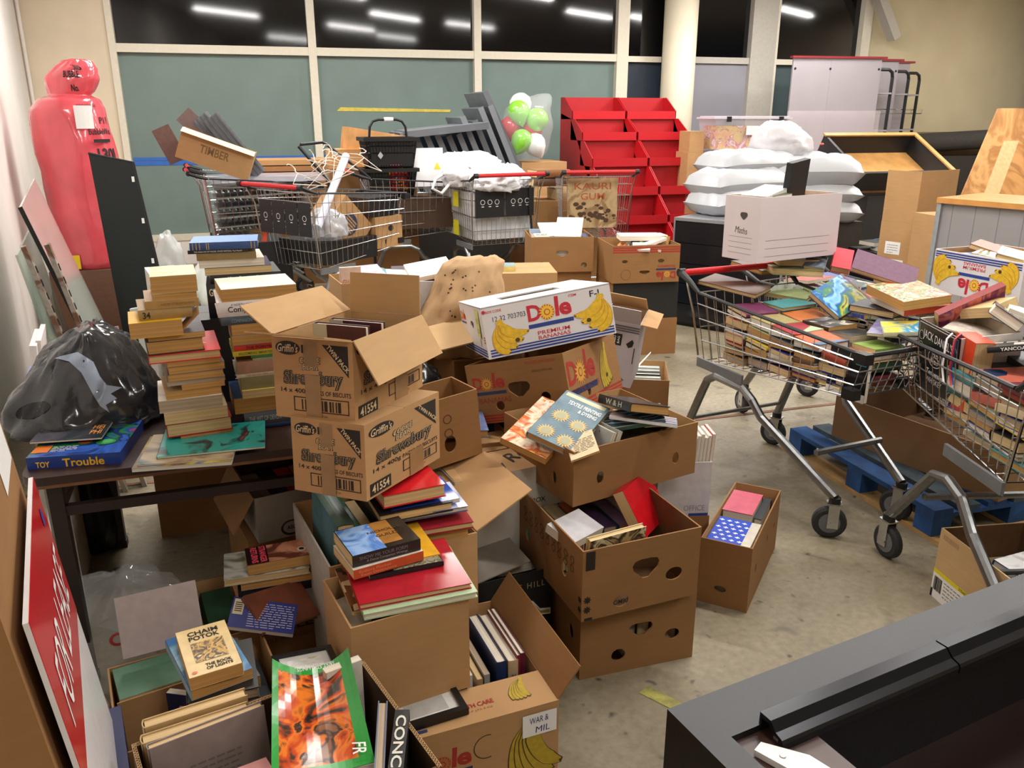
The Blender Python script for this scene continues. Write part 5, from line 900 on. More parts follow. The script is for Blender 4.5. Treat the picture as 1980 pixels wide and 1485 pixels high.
zb_=p[2]; p=q('danger2'); p[8]=.022; p[2]=zb_-.0225; p[7]=.16; book(p,'white bordered book with a mountain photo under the pink lettered paperback','#cfc3a4',PG,'H','B',top=art(['#8a9a90','#c9cfc8','#7a7a60','#a8a890'],8,.25))
book([-.14,2.27,zb_-.05,.03,0,0,.22,.15,.026],'blue covered book third down in the pile with the pink lettered paperback','#3a5a9a',PGT,'P','B')
book([-.15,2.28,zb_-.086,.05,0,0,.23,.15,.034],'black book with grey spine print, lowest in the pile with the pink lettered paperback','#1b1b1d',PG,'H','F')
for i in range(3): generic(inside(IL,.02+.1*i,.05,.012,0,.09,.2,.24),'filling the carton with black capitals',thick='z')
# white fruit carton under the desk
carton([-.12,2.56,0,.23,0,0,.34,.34,.37],'brown carton under the desk beneath the white one',KRD,closed=True)
p=[-.085,2.53,.376,.234,0,0,.26,.34,.16]; wu=carton(p,'white printed carton under the right end of the desk',pm('#8f8880',.6),pm('#4a3220',.8),holes={'L':[[(.15,.05),(.19,.05),(.17,.11)]]},flaps={'L':(.14,150,.02,KRD),'B':(.14,10,.01,KRD)}); m=MB(); F,su,sv=face(p[6:9],'F'); text(m,'PRODUCE',F,.72*su,.62*sv,.35*su,.09*sv,BRN,.02); flat(m,oval(.42*su,.2*sv,.035,.028,18),F,BRN,.0008); flat(m,oval(.42*su,.21*sv,.028,.021,18),F,pm('#8a837a',.6,noise=0),.0012); text(m,'ASC',F,.42*su,.21*sv,.03,.014,BRN,.03,0,0,.0016); text(m,'S',F,.66*su,.25*sv,.05*su,.12*sv,BRN,.01); m.build('printing',wu)
for i in range(4): generic(inside(pose_matrix(p),.02+.055*i,.04,.006,0,.05,.24,.12),'standing in the white carton under the desk',thick='-x',spine='T')
# ---------------------------------------------------------------- right: trolleys, pallet, counter
CT1,pt1=cart('shopping trolley heaped with books, its nose toward the camera, under the white maths box',L=.98,wr=.60,wf=.44,zr=(.56,.89),zf=(.63,.82),hz=.965,wb=.90,wheel=.07)
putcart(CT1,2.29,3.52,.11,-.95)
M1=CT1.matrix_basis.copy(); M1=Matrix.Translation(CT1.location)@CT1.rotation_euler.to_matrix().to_4x4()
CT2,pt2=cart('shopping trolley of books and a black whisky carton, nose to nose with the maths trolley',L=.95,wr=.60,wf=.44,zr=(.56,.89),zf=(.62,.83),hz=.965,wb=.62,legs=[(-.16,.31,.18),(.10,.30,.34),(.20,.295,.43),(.30,.29,.455),(.38,.295,.44),(.57,.33,.18)])
putcart(CT2,2.50,1.78,.24,.97); M2=Matrix.Translation(CT2.location)@CT2.rotation_euler.to_matrix().to_4x4()
CT3,pt3=cart('shopping trolley half hidden behind the maths trolley, below the upside down fruit carton',L=.95,wr=.60,wf=.44,zr=(.50,.80),zf=(.55,.76),hz=.86,wb=.85)
putcart(CT3,2.98,4.12,.25,-.97); M3=Matrix.Translation(CT3.location)@CT3.rotation_euler.to_matrix().to_4x4()
def fill(M,pt,where,cols,top,x0=.08,x1=.9,wmul=.8,zlo=0,nc=2,maxn=60,pat=True,rng=11):
    """stacks of books lying in a trolley basket"""
    r=random.Random(rng); L_=pt(1,1,0)[0]
    for i in range(cols):
        u=x0+(x1-x0)*(i+.5)/cols; cw=(x1-x0)*L_/cols
        for j in range(nc):
            v=(-1+2*(j+.5)/nc); yw=abs(pt(u,.2,1)[1])*2*wmul/nc
            z=pt(u,0,0)[2]+.008; zt=pt(u,1,0)[2]+top(u); 
            while z<zt-.012:
                th=min(r.choice((.016,.02,.026,.032,.04)),zt-z); w=cw*r.uniform(.82,.97); d=min(yw*r.uniform(.85,1.0),.22)
                x,y,_=pt(u,.2,0); ya=v*yw*nc/2
                Lm=M@Matrix.Translation((x-w/2+r.uniform(-.008,.008),ya-d/2,z)); e=Lm.to_translation()
                generic([e.x,e.y,e.z,math.atan2(M[1][0],M[0][0])+r.uniform(-.07,.07),r.uniform(-.04,.04),r.uniform(-.13,.13) if z>pt(u,0,0)[2]+.03 else 0,w,d,th],where,None,r.choice('BBLRRF'),'z',None,None,None,pat)
                z+=th+.003
fill(M1,pt1,'in the jumble inside the maths trolley',5,lambda u:-.06+.03*(1-u))
fill(M2,pt2,'in the jumble inside the whisky carton trolley',3,lambda u:-.03,.05,.62,.8,0,2)
fill(M3,pt3,'in the jumble inside the half hidden trolley',4,lambda u:.03,rng=5)
def top1(k,label,cover,pg,kind,spine,dz=0,**kw): 
    p=q(k); p[2]+=dz; return book(p,label,cover,pg,kind,spine,**kw)
top1('dkbook','brown hardback with tan pages by the red trolley handle','#4a382a',PGT,'H','B')
book([2.06,3.60,.905,-.95,.03,.12,.30,.2,.02],'thin brown hardback lying over the trolley gate below the red handle','#5a3a2c',PG,'H','L')
top1('olive','pale olive hardback with cream pages under the white maths box','#8f9468',PG,'H','B',.01)
p=q('olive'); book([p[0]+.06,p[1]+.04,p[2]+.046,-.3,0,0,.2,.16,.028],'cream paged hardback lying on the pale olive one under the white maths box','#d6cda8',PG,'P','B',top=art(['#3c4046','#6f747a','#2a2c30','#c9c6a8'],10,.3))
top1('greenflat','sage green hardback lying flat on the maths trolley','#8f9a6c',PG,'H','L',top=pm('#94a06f',.45))
top1('paris','large hardback with a blue and gold city view, leaning on the maths trolley','#22406f',PG,'H','B',top=art(['#3f86c8','#6fb0e0','#9accf0','#2f6aa8','#4f8a5a','#c9c25a','#1c2a44'],7,.15,'noise',7),txt=[('T',90,'Princess of France',.45,.84,.6,.09,'#e8f0f8',0)],deco=lambda t,D:flat(t,rect(0,0,.012,D[1]),face(D,'T')[0],pm('#7a1f2c',.4,noise=0),.001))
top1('redL','scarlet hardback standing upright behind the purple one','#d2323e',PG,'H','L',top=pm('#de3a48',.3))
book([2.60,3.52,.95,-.75,.35,.12,.1,.18,.04],'grey jacketed hardback leaning left of the scarlet one','#6b7280',PG,'H','L',top=art(['#8a93a0','#5a626e','#b8bcc4'],9,.25))
top1('purple','purple cloth hardback tilted toward the camera on the maths trolley','#6e4560',PG,'H','B',top=pm('#633a54',.6,noise=.1,scale=60))
top1('tanbig','thick floral covered tan paged book at the nose of the maths trolley','#c87a4a',PGT,'P','B',top=art(['#d08a5a','#b8402a','#d8c4a0','#5f7a4a','#d08a60','#a83a28'],18,.45,'noise',2))
book([2.60,2.80,.885,-.10,.05,-.08,.22,.24,.025],'orange red paperback under the floral covered book','#c8431f',PGW,'P','F')
book([2.44,2.72,.83,-.6,.05,-.1,.28,.17,.016],'pale blue and yellow picture book lying over the trolley nose','#d8d8b8',PGW,'P','F',top=art(['#c8d8e8','#e8d84a','#2f9ac8','#e8e4c8','#5a7ac0'],6,.2))
book([2.42,2.80,.815,-.9,.12,-.05,.2,.2,.012],'grey blue paperback with a castle drawing at the trolley nose','#8a92a0',PGW,'P','L',top=art(['#a8b4c0','#7a8490','#6a5a90','#9aa0a8'],7,.3))
book(q('greenflat',x=2.40,y=3.02,z=.84,yaw=-1.1) and [2.52,3.05,.86,-1.1,.02,.02,.2,.16,.03],'dark jacketed hardback lying by the city view hardback','#24262e',PG,'H','L')
# book panel standing at the nose inside trolley
book([2.215,2.76,.60,-1.36,-.02,0,.19,.02,.2],'black book with pink curls standing at the nose of the maths trolley','#17171b',PGW,'P','D','-y',top=pm('#18181c',.3),deco=lambda t,D:(flat(t,rect(.0,.0,.035,D[1]),face(D,'T')[0],LABELW,.0008),flat(t,rect(D[0]-.05,.01,D[0]-.015,.06),face(D,'T')[0],pm('#2f7f8a',.4,noise=0),.001),[ring(t,face(D,'T')[0],D[0]*(.62+.08*(k%2)),D[1]*(.55+.1*k),.012,.014,.003,pm('#b07a8a',.4,noise=0),n=12) for k in range(4)])) 
# whisky carton and neighbours in trolley two
p=q('jackd'); p[8]=.285; p[7]=.24; p[2]=.645; jd=carton(p,'black whisky carton with white scroll lettering standing in the trolley nose',pm('#cfc9c2',.6),pm('#b8a890',.8),fmats={'F':pm('#131315',.35)}); m=MB(); F,su,sv=face(p[6:9],'F'); 
text(m,"JACK DANIEL'S",F,.5*su,.80*sv,.72*su,.16*sv,LABELW,.0,0,-.05,.0008); text(m,'OLD',F,.48*su,.585*sv,.14*su,.06*sv,LABELW,.02); text(m,'No.7',F,.48*su,.51*sv,.2*su,.09*sv,LABELW,.01); text(m,'Tennessee',F,.5*su,.33*sv,.4*su,.09*sv,LABELW,.01,.2); text(m,'WHISKEY',F,.5*su,.22*sv,.4*su,.08*sv,LABELW,.0); text(m,'1 LITRE',F,.78*su,.05*sv,.24*su,.05*sv,LABELW,.01)
ring(m,F,.48*su,.55*sv,.16*su,.12*sv,.003,LABELW)
for sx in (.1,.9):
    for k in range(5): ring(m,F,sx*su,(.15+.16*k)*sv,.05*su,.06*sv,.0015,LABELW,0,5.0)
for a,b_ in ((rect(.03*su,.02*sv,.035*su,.97*sv),0),(rect(.965*su,.02*sv,.97*su,.97*sv),0),(rect(.03*su,.965*sv,.97*su,.975*sv),0),(rect(.03*su,.02*sv,.97*su,.028*sv),0)): flat(m,a,F,LABELW)
m.build('printing',jd)
p=q('orangebox'); p[8]=.285; p[2]=.64; p[7]=.07; p[6]=.15; p[0]-=.02; book(p,'orange red book standing behind the whisky carton','#d8401c',PG,'P','T','-y',top=pm('#d8431d',.3,noise=.12,scale=16))
o=MB(); r=random.Random(4)
for c in (pm('#b02020',.4),pm('#20408a',.4),WHITE):
    for k in range(1):
        x,y=2.50+r.uniform(-.04,.03),2.42+r.uniform(-.05,.03); o.tube([(x,y,.90),(x-.02,y-.02,.925),(x-.05+.01*k,y-.03,.91),(x-.055,y-.035,.80),(x-.05,y-.05,.74-.03*k)],.004,c,5)
tag(o.build('ribbons',None,True),'red, blue and white ribbons hanging over the whisky carton','ribbons')
def t2(k,label,cover,pg,kind,spine,thick='z',dz=0,**kw): 
    p=q(k); p[2]+=dz; return book(p,label,cover,pg,kind,spine,thick,**kw)
t2('reds','thick paperback with dark red and purple cover standing on the whisky carton','#8a2a2a',PG,'P','T','x',0,top=art(['#9a2f2f','#6a2a5a','#c86a5a','#7a1f24'],12,.25))
t2('openc','tan paged paperback leaning on the thick dark red one','#c9a878',PG,'P','B')
t2('zealand','hardback with a dark jacket and white capitals at the right of the whisky trolley','#3c3434',PGW,'H','B',top=pm('#4a4444',.3),txt=[('T',0,'ALAND',.5,.7,.7,.2,'#e0d8d0',.02),('T',0,'NEW ZE',.5,.4,.7,.2,'#e0d8d0',.02)])
book([2.56,2.46,.88,-.6,-.05,.25,.2,.14,.03],'brown paged paperback under the dark jacketed hardback','#8a3f30',PGT,'P','F'); book([2.62,2.52,.86,-1.3,.1,.1,.16,.12,.03],'tan paperback lying beside the whisky carton top','#c8a06a',PGT,'P','B')
book([2.66,2.36,.985,-.8,-.05,.3,.16,.15,.03],'white covered hardback at the right edge of the whisky trolley','#e4e0da',PGW,'P','B')
book([2.49,2.48,.915,-1.0,-.02,.1,.18,.2,.006],'open grey newspaper sheet on the whisky carton','#b8aca0',PGW,'P','L',top=art(['#c8bcb0','#b0a498','#d8cec4'],26,.6),name='newspaper',cat='newspaper')
p=q('footc'); p[6]=.2; p[7]=.26; book(p,'black hardback with small photographs and white spine capitals at the right','#161618',PGW,'H','F',top=pm('#1a1a1d',.2),bot=pm('#161618'),txt=[('L',0,'YANCOACH',.45,.5,.5,.6,'#e8e8e8',.02)],deco=lambda t,D:(flat(t,rect(.03,.02,D[0]*.5,D[1]*.6),face(D,'T')[0],pm('#bdb5ac',.3,noise=0),.0008),[flat(t,rect(D[0]*.55,.02+.045*k,D[0]*.78,.055+.045*k),face(D,'T')[0],pm(c,.3,noise=0),.0008) for k,c in enumerate(('#a8a090','#8a6a5a','#b0a8a0','#c8b8a8'))]))
carton([2.40,2.02,.62,-1.3,0,0,.26,.26,.2],'tan carton lying inside the handle end of the whisky trolley',KR,closed=True)
# maths box on the heap
p=q('maths'); LV=pm('#d6cbcd',.6,noise=.02,scale=4); mb_=carton(p,'white archive box marked for maths on top of the heaped trolley',LV,pm('#bfae98',.8),holes={'F':[]} ,name='archive_box'); m=MB(); F,su,sv=face(p[6:9],'F'); text(m,'Maths',F,.50*su,.47*sv,.34*su,.10*sv,pm('#3a3836',.6,noise=0),-.003,.1,-.06); LN=pm('#6e686a',.6,noise=0)
for k in range(4): flat(m,rect(.16*su,(.36-.085*k)*sv,.82*su,(.365-.085*k)*sv),F,LN)
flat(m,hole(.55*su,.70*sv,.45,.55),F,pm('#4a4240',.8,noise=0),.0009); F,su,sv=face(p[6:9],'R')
for k in range(3): flat(m,rect(.08*su,(.33-.125*k)*sv,.88*su,(.335-.125*k)*sv),F,LN)
m.build('printing',mb_); MM=pose_matrix(p)
book(inside(MM,.12,.24,.22,.25,.03,.17,.235,.1,.12),'black plastic bookend rising from the white maths box','#17181a',pm('#17181a',.5),'P','D','x',name='bookend',cat='bookend')
book(inside(MM,.04,.06,.272,.2,.15,.2,.03,.2),'blue and white paper bundle in the white maths box','#a8b0b8',PGW,'P','B',name='paper_bundle',cat='paper',top=art(['#c8d0d8','#8a98a8','#e0e0dc'],12,.3)); book(inside(MM,.06,.14,.278,-.1,.14,.1,.025,.1),'dark green booklet in the white maths box','#3a4a40',PGW,'P','B')
for i in range(3): generic(inside(MM,.02,.03+.16*i,.008,0,.18,.15,.22),'filling the white maths box',thick='z')
# upside down fruit carton
p=q('premban'); p[8]=.205; p[2]=.86; ub=carton(p,'white fruit carton standing upside down behind the trolleys',T_,KR,name='fruit_carton'); whitefruit(ub,p[6:9],'F',180,True,False); UBM=pose_matrix(p)
book(inside(UBM,.10,.10,.215,.5,.26,.2,.025,0,.25),'brown hardback lying open tented on the upside down fruit carton','#8a4a2c',PG,'H','B'); book(inside(UBM,.30,.05,.20,.6,.2,.15,.025,.1,.2),'hardback with a white and magenta border at the right of the upside down carton','#efe8e8',PG,'H','L',top=pm('#f0ebe8',.3),deco=lambda t,D:[flat(t,a,face(D,'T')[0],pm('#9a2a6a',.4,noise=0),.0008) for a in (rect(.02,.02,.026,D[1]-.02),rect(.02,D[1]-.026,D[0]-.02,D[1]-.02))])
book(inside(UBM,.18,.03,.19,.35,.2,.15,.02,.05,.12),'red and green striped paperback on the upside down fruit carton','#d8d0c8',PGW,'P','L',top=art(['#e8e4e0','#d8442c','#3a9a5a','#e8e4e0'],5,.2,'wave'))
for i in range(4): generic(inside(UBM,.02+.12*i,.04,.01,0,.11,.3,.17),'filling the upside down fruit carton',thick='z')
# pallet and the carton on it
pal=thing('pallet','blue painted wooden pallet under the big low carton','pallet',(2.58,2.45,0)); BLU=pm('#1f4f8a',.7,noise=.22,scale=14); BLG=pm('#4a5a64',.75,noise=.2,scale=12); PNW=pm('#b8935f',.75,noise=.12,scale=10)
for k in range(7): m=MB(); m.box((.14*k,0,.118),(.14*k+.10,1.0,.14),BLG if k%2 else BLU); m.build('slat',pal)
for y_ in (0,.44,.90): 
    m=MB(); m.box((0,y_,.10),(.95,y_+.1,.118),BLU); m.build('crosspiece',pal)
    for x_ in (0,.41,.83): m=MB(); m.box((x_,y_,.02),(x_+.1,y_+.1,.10),BLU); m.build('block',pal)
for x_ in (0,.41,.83): m=MB(); m.box((x_,-.06,0),(x_+.1,1.06,.02),PNW); m.build('bottom_board',pal,label='bare pine bottom board')
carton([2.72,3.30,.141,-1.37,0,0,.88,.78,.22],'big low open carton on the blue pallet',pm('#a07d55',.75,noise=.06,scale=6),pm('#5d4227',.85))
# yellow labelled carton
p=q('yellowlab'); p[2]=0; p[6]=.36; yl=carton(p,'brown carton with a yellow and white shipping label by the black counter',KRL,pm('#6b4a2c',.8)); m=MB(); F,su,sv=face(p[6:9],'F'); flat(m,rect(.0,.0,.62*su,.40*sv),F,LABELW,.0008); flat(m,rect(0,.36*sv,.62*su,.42*sv),F,pm('#e3d21f',.5,noise=0),.0012); barcode(m,F,.03*su,.12*sv,.12*su,.2*sv,INK,3,.0014); textlines(m,F@Matrix.Translation((0,0,.0006)),.18*su,.3*sv,.3*su,5,.014,pm('#7a7a7a',.6,noise=0),.3); text(m,'STEADFAST',F,.49*su,.39*sv,.2*su,.035*sv,INK,.01,0,0,.0016); barcode(m,F,.3*su,.02*sv,.12*su,.1*sv,INK,8,.0014)
for k in range(3): text(m,'THIS CARTON IS MADE FROM RECYCLED',F,.17*su,(.93-.025*k)*sv,.24*su,.014*sv,pm('#5d4228',.7,noise=0),0)
flat(m,rect(0,0,.03*su,.12*sv),F,INK,.0015); m.build('shipping_label',yl); YM=pose_matrix(p)
book(inside(YM,.14,.11,.19,.25,.2,.15,.03,0,.1),'blue and white jacketed hardback in the yellow labelled carton','#2f5a90',PGW,'H','L',top=art(['#3f7ac0','#e8e8e8','#1c2a44'],8,.2)); book(inside(YM,.17,.06,.16,.25,.2,.15,.03,0,.1),'black jacketed hardback below the blue one in the yellow labelled carton','#17181c',PGW,'H','L')
for i in range(3): generic(inside(YM,.02+.11*i,.03,.01,0,.1,.26,.14),'filling the yellow labelled carton',thick='z')
# black counter in the foreground
ca=math.atan2(.19,1.09); ct=thing('display_counter','black and maroon display counter with steel rail in the right foreground','counter',(.68,1.19,0),ca)
SL=pm('#2b2c31',.5,noise=.05,scale=5); MAR=pm('#2a1a19',.35,noise=.06,scale=6); m=MB(); m.box((0,-.115,0),(2.3,0,.60),pm('#111113',.4),None,{1:SL}); m.box((0,-.75,0),(.06,-.115,.60),pm('#111113',.4),None,{1:SL}); m.box((2.24,-.75,0),(2.3,-.115,.6),BLACK); m.build('carcass',ct)
m=MB(); m.box((.06,-.75,0),(2.24,-.115,.34),MAR); m.build('base_panel',ct); m=MB(); m.box((.06,-.75,.34),(.22,-.115,.585),pm('#4a342f',.4,noise=.06,scale=8)); m.build('end_panel',ct)
m=MB(); pr=[(-.118,.60),(-.118,.618),(-.135,.618),(-.15,.604),(-.165,.604),(-.165,.585),(-.175,.585),(-.175,.60),(-.172,.607),(-.155,.612),(-.14,.628),(-.112,.628),(-.112,.60)]
def rail(x0,x1): m.prism([(a,b_) for a,b_ in pr],x0,x1,pm('#2a2b2e',.25,.7,.02),Matrix(((0,0,1,0),(1,0,0,0),(0,1,0,0),(0,0,0,1))))
rail(.13,.62); rail(.625,1.30); rail(1.305,2.2); m.build('rail',ct); m=MB(); m.box((.13,-.163,.596),(.62,-.150,.603),CHROME); m.box((.63,-.163,.596),(2.2,-.150,.603),CHROME); m.build('rail_strip',ct)
m=MB(); m.prism([(.075,-.16),(.10,-.15),(.155,-.215),(.175,-.30),(.15,-.33),(.11,-.26)],.587,.60,WHITE); m.prism([(.09,-.17),(.10,-.16),(.12,-.26),(.11,-.27)],.54,.587,WHITE); m.lathe([(.006,.6),(.006,.602)],STEEL,10,Matrix.Translation((.11,-.195,0))); m.lathe([(.007,.6),(.007,.602)],STEEL,10,Matrix.Translation((.145,-.28,0))); m.build('bracket',ct,label='white angle bracket with two screws')
m=MB(); m.tube([(.70,-.45,.36),(.9,-.42,.36),(.93,-.38,.36),(1.2,-.34,.36),(1.22,-.30,.36),(1.5,-.27,.36)],.012,pm('#3a3028',.4,.3),6); m.build('inner_lip',ct)
# ---------------------------------------------------------------- right background
p=[3.28,6.16,0,-.78,0,0,1.05,.55,.90]; bc=thing('drawer_cabinet','black drawer cabinet with silver edging under the white sacks','cabinet'); place(bc,pose_matrix([3.30,6.22,0,-.98,0,0,1,1,1])); w,d,h=.95,1.0,.90
m=MB(); m.box((.012,.02,0),(w-.012,d,h-.02),pm('#0d0f12',.3)); m.build('carcass',bc)
m=MB(); SV=pm('#9a9da2',.35,.6,.03); m.box((0,0,h-.025),(w,d,h),SV); m.box((0,0,0),(.014,.02,h-.025),SV); m.box((w-.014,0,0),(w,.02,h-.025),SV); m.build('edging',bc)
for k in range(5): m=MB(); m.box((.02,-.002,.03+.168*k),(w-.02,.018,.03+.168*k+.162),pm('#14181e',.16)); m.build('drawer',bc)
# sacks stacked on the cabinet
SK=pm('#b6b8bc',.35,noise=.03,scale=6,spec=.5)
def sack(i,x,y,z,w,d,h,yaw,label,sg=1):
    h*=1.22
    from mathutils import noise as N
    n=22; k=14; vs=[];fs=[]
    for side in (1,-1):
        for j in range(k+1):
            for a in range(n+1):
                u,v=a/n*2-1,j/k*2-1; e=max(0,(1-abs(u)**7)*(1-abs(v)**5)); zz=(e**.5)*.5*side
                nz=N.noise(Vector((u*3+i*5,v*3,side)))*.05*e+ (1-abs(N.noise(Vector((u*5+i*3,v*2.2,side+3)))))*.03*e
                vs.append(((u*.5)*w*(1-.05*abs(v)),(v*.5)*d*(1-.04*abs(u)),(zz+.5)*h+nz*h*2*side-.02*abs(u)**4))
    S_=(n+1)*(k+1)
    for s_ in (0,1):
        for j in range(k):
            for a in range(n):
                q0=s_*S_+j*(n+1)+a; f=(q0,q0+1,q0+n+2,q0+n+1); fs.append(f if s_==0 else f[::-1])
    m=MB(); m.add(vs,fs,SK); o=m.build('sack',None,True); o.location=(x,y,z); o.rotation_euler=(0,0,yaw); tag(o,label,'sack','white sacks on the black cabinet')
    return o
for i,(x,y,z,w,d,h,yaw,l) in enumerate(((3.95,6.35,.905,.80,.5,.17,.15,'white sack at the left of the lowest layer on the black cabinet'),(4.75,6.55,.78,1.0,.55,.17,-.12,'white sack in the lowest right layer behind the maths box'),(4.72,6.55,.95,1.02,.55,.15,-.12,'white sack in the second right layer behind the maths box'),(3.98,6.4,1.05,.85,.5,.18,.2,'white sack with a pointed corner, second layer at the left'),(4.70,6.55,1.10,1.02,.55,.22,-.14,'plump white sack on top at the right behind the black bookend'),(4.15,6.55,1.21,.85,.5,.16,.12,'white sack at the top left below the white plastic bag'))): sack(i,x,y,z,w,d,h,yaw,l)
carton([4.35,6.4,0,-.1,0,0,.9,.6,.78],'brown carton carrying the sacks behind the maths box',pm('#3a332c',.8),closed=True)
WBAG=pm('#c9c7cb',.35,noise=.02,spec=.5); cloth('white plastic carrier bag full of bits on top of the sacks','bag','plastic_bag',WBAG,(4.55,6.65,1.36),.2,[(0,.26,.2,0,0),(.06,.31,.22,0,0),(.16,.27,.2,-.02,0),(.24,.18,.15,-.05,0),(.29,.08,.08,-.06,0)],6,.03,nz=20,na=40,freq=8)
o=MB(); o.lathe([(.012,0),(.02,.008),(.012,.016)],pm('#d84a1c',.4),10); tag(o.build('orange_knob'),'small orange cap showing in the white plastic carrier bag','cap').location=(4.83,6.46,1.45)
# books on a low shelf behind the maths box
for i,(c,n) in enumerate((('#4a8ac0','bright blue'),('#c8c4bc','pale'),('#7a2a2a','dull red'),('#2a2c34','black'),('#5a9ad0','sky blue'),('#6a5a4a','brown'))):
    book([5.0+.19*(i%3),5.75+.03*i,.60+.035*(i//3),-.2+.1*i,0,0,.24,.17,.033],n+' paperback in the low heap behind the scarlet hardback',c,PGW,'P',rnd.choice('FB'))
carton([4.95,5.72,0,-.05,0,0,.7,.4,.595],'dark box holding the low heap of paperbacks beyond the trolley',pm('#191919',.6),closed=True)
# tall cartons, bench, plywood
p=q('tallcarton'); tc_=carton([4.90,5.674,0,-1.25,0,0,.285,.56,.88],'tall brown carton with two white labels standing behind the trolleys',KR,closed=False,flaps={'F':(.40,0,.0,KR),'R':(.40,0,.0,KR)}); m=MB(); F,su,sv=face((.285,.56,.88),'F'); 
for x0,y0,w_,h_ in ((.06,.62,.13,.10),(.10,.50,.13,.08)): flat(m,rect(x0,y0,x0+w_,y0+h_),F,LABELW,.0008)
textlines(m,F@Matrix.Translation((0,0,.0006)),.08,.69,.09,4,.02,pm('#8a8a90',.6,noise=0),.3); barcode(m,F,.115,.515,.10,.05,INK,2,.0014); m.build('shipping_label',tc_)
carton([4.86,5.02,0,-.1,0,0,.4,.3,.98],'brown carton with one white label beside the grey counter',KR,closed=True)
bn=thing('service_counter','grey grooved counter with an orange pine top behind the upside down carton','counter',(4.38,4.58,0),-1.25); GB=pm('#8e8b8c',.55,noise=.04,scale=5); m=MB(); m.box((.02,.03,0),(1.4,.6,1.14),GB); 
for k in range(8): m.box((.15*k+.10,.0295,0),(.15*k+.104,.031,1.14),pm('#6a686a',.6))
m.build('carcass',bn); m=MB(); m.box((.0,.0,1.14),(1.45,.62,1.175),pm('#c58a48',.4,noise=.1,scale=9)); m.build('counter_top',bn); m=MB(); m.box((.0,.01,0),(.03,.05,1.14),pm('#9aa0a4',.4,.4)); m.build('corner_trim',bn)
PLY=art(['#a8743c','#b5824a','#94632f','#bd8c54','#a06d38'],2.0,.55,'noise',2); t=thing('plywood_sheet','orange plywood sheet with an inlaid pale strip leaning at the right','plywood sheet'); place(t,Matrix.Translation((6.35,6.35,.55))@Matrix.Rotation(.05,4,'Z')@Matrix.Rotation(-.45,4,'X')@Matrix.Rotation(.0,4,'Y')); m=MB(); m.prism([(-.15,0),(1.9,0),(1.9,1.35),(.95,1.35)],-.018,0,PLY,Matrix.Rotation(PI/2,4,'X')); m.build('panel',t); m=MB(); m.prism([(.42,.35),(.62,.35),(1.12,1.0),(.92,1.0)],.0,.006,pm('#d2a878',.5,noise=.08),Matrix.Rotation(PI/2,4,'X')); m.build('pale_strip',t)
carton([6.3,6.5,0,0,0,0,1.3,.5,.6],'brown carton lying beneath the leaning plywood sheet',KRD,closed=True)
# upturned black framed table on the heap behind
t=thing('upturned_table','upturned table with black apron and oak edged top behind the sacks','table'); place(t,Matrix.Translation((5.60,6.95,.99))@Matrix.Rotation(-.03,4,'Z')@Matrix.Rotation(.5,4,'X')); BKF=pm('#1c1e22',.5); OAK=pm('#b5854a',.5,noise=.1,scale=10)
m=MB(); m.box((0,0,-.02),(1.1,.02,.0),OAK); m.box((0,0,0),(1.1,.72,-.018),OAK); m.build('table_top',t); m=MB()
for a,b_ in (((0,0,0),(1.1,.03,.2)),((0,.69,0),(1.1,.72,.2)),((0,.03,0),(.03,.69,.2)),((1.07,.03,0),(1.1,.69,.2))): m.box(a,b_,BKF)
m.build('apron',t); m=MB(); m.box((-.01,.68,.2),(1.11,.73,.215),OAK); m.box((1.06,-.01,.2),(1.11,.68,.215),OAK); m.build('edge_trim',t)
carton([5.8,6.95,0,0,0,0,1.1,.6,.93],'dark carton under the upturned table',pm('#2a2624',.8),closed=True)
# tubs of craft bits on cartons
def tub(p,label,cols,lid='#d8d0d8'):
    t=thing('plastic_tub',label,'tub'); place(t,pose_matrix(p)); w,d,h=p[6:9]; m=MB(); TF=film('#e8e4ec',.30,.15)
    for sc,z0,z1 in ((1,0,h-.03),): 
        x=.04; vs=[(x,x,0),(w-x,x,0),(w-x,d-x,0),(x,d-x,0),(0,0,z1),(w,0,z1),(w,d,z1),(0,d,z1)]; m.add(vs,[(3,2,1,0),(0,1,5,4),(1,2,6,5),(2,3,7,6),(3,0,4,7)],TF)
    m.build('body',t); m=MB(); m.box((-.02,-.02,h-.03),(w+.02,d+.02,h-.012),film(lid,.75,.2)); m.box((.01,.01,h-.012),(w-.01,d-.01,h),film(lid,.6,.2)); m.build('lid',t)
    m=MB(); 
    for x in (.12,w-.14): m.box((x,-.03,h-.06),(x+.05,-.012,h-.005),BLACK)
    m.build('clip',t); m=MB(); m.box((.05,.05,.01),(w-.05,d-.05,h*.72),art(cols,9,.5)); o=m.build('contents',t); m=MB(); m.box((w*.42,-.006,h*.45),(w*.58,.006,h*.72),LABELW); m.build('label_sticker',t); return t
tub([4.86,8.35,1.33,-.14,0,0,.86,.5,.36],'clear tub of pink, orange and yellow craft scraps, upper of the two tubs',['#d86a8a','#e8a040','#e0c040','#c83a5a','#e8e0e8','#e89050'])
tub([4.88,8.35,.96,-.14,0,0,.84,.5,.36],'clear tub of purple scraps under the pink and orange one',['#7a5a9a','#9a7ab8','#b8a8c8','#5a3f7a','#8a6aa8'])
carton([4.85,8.35,0,-.12,0,0,.9,.5,.955],'brown carton carrying the two clear tubs',KRD,closed=True); carton([4.66,8.55,.0,-.1,0,0,.18,.35,1.30],'brown carton standing left of the clear tubs',KR,closed=True); carton([4.67,8.55,1.305,-.1,0,0,.17,.3,.22],'small brown carton with a black patch left of the upper tub',KR,closed=True)
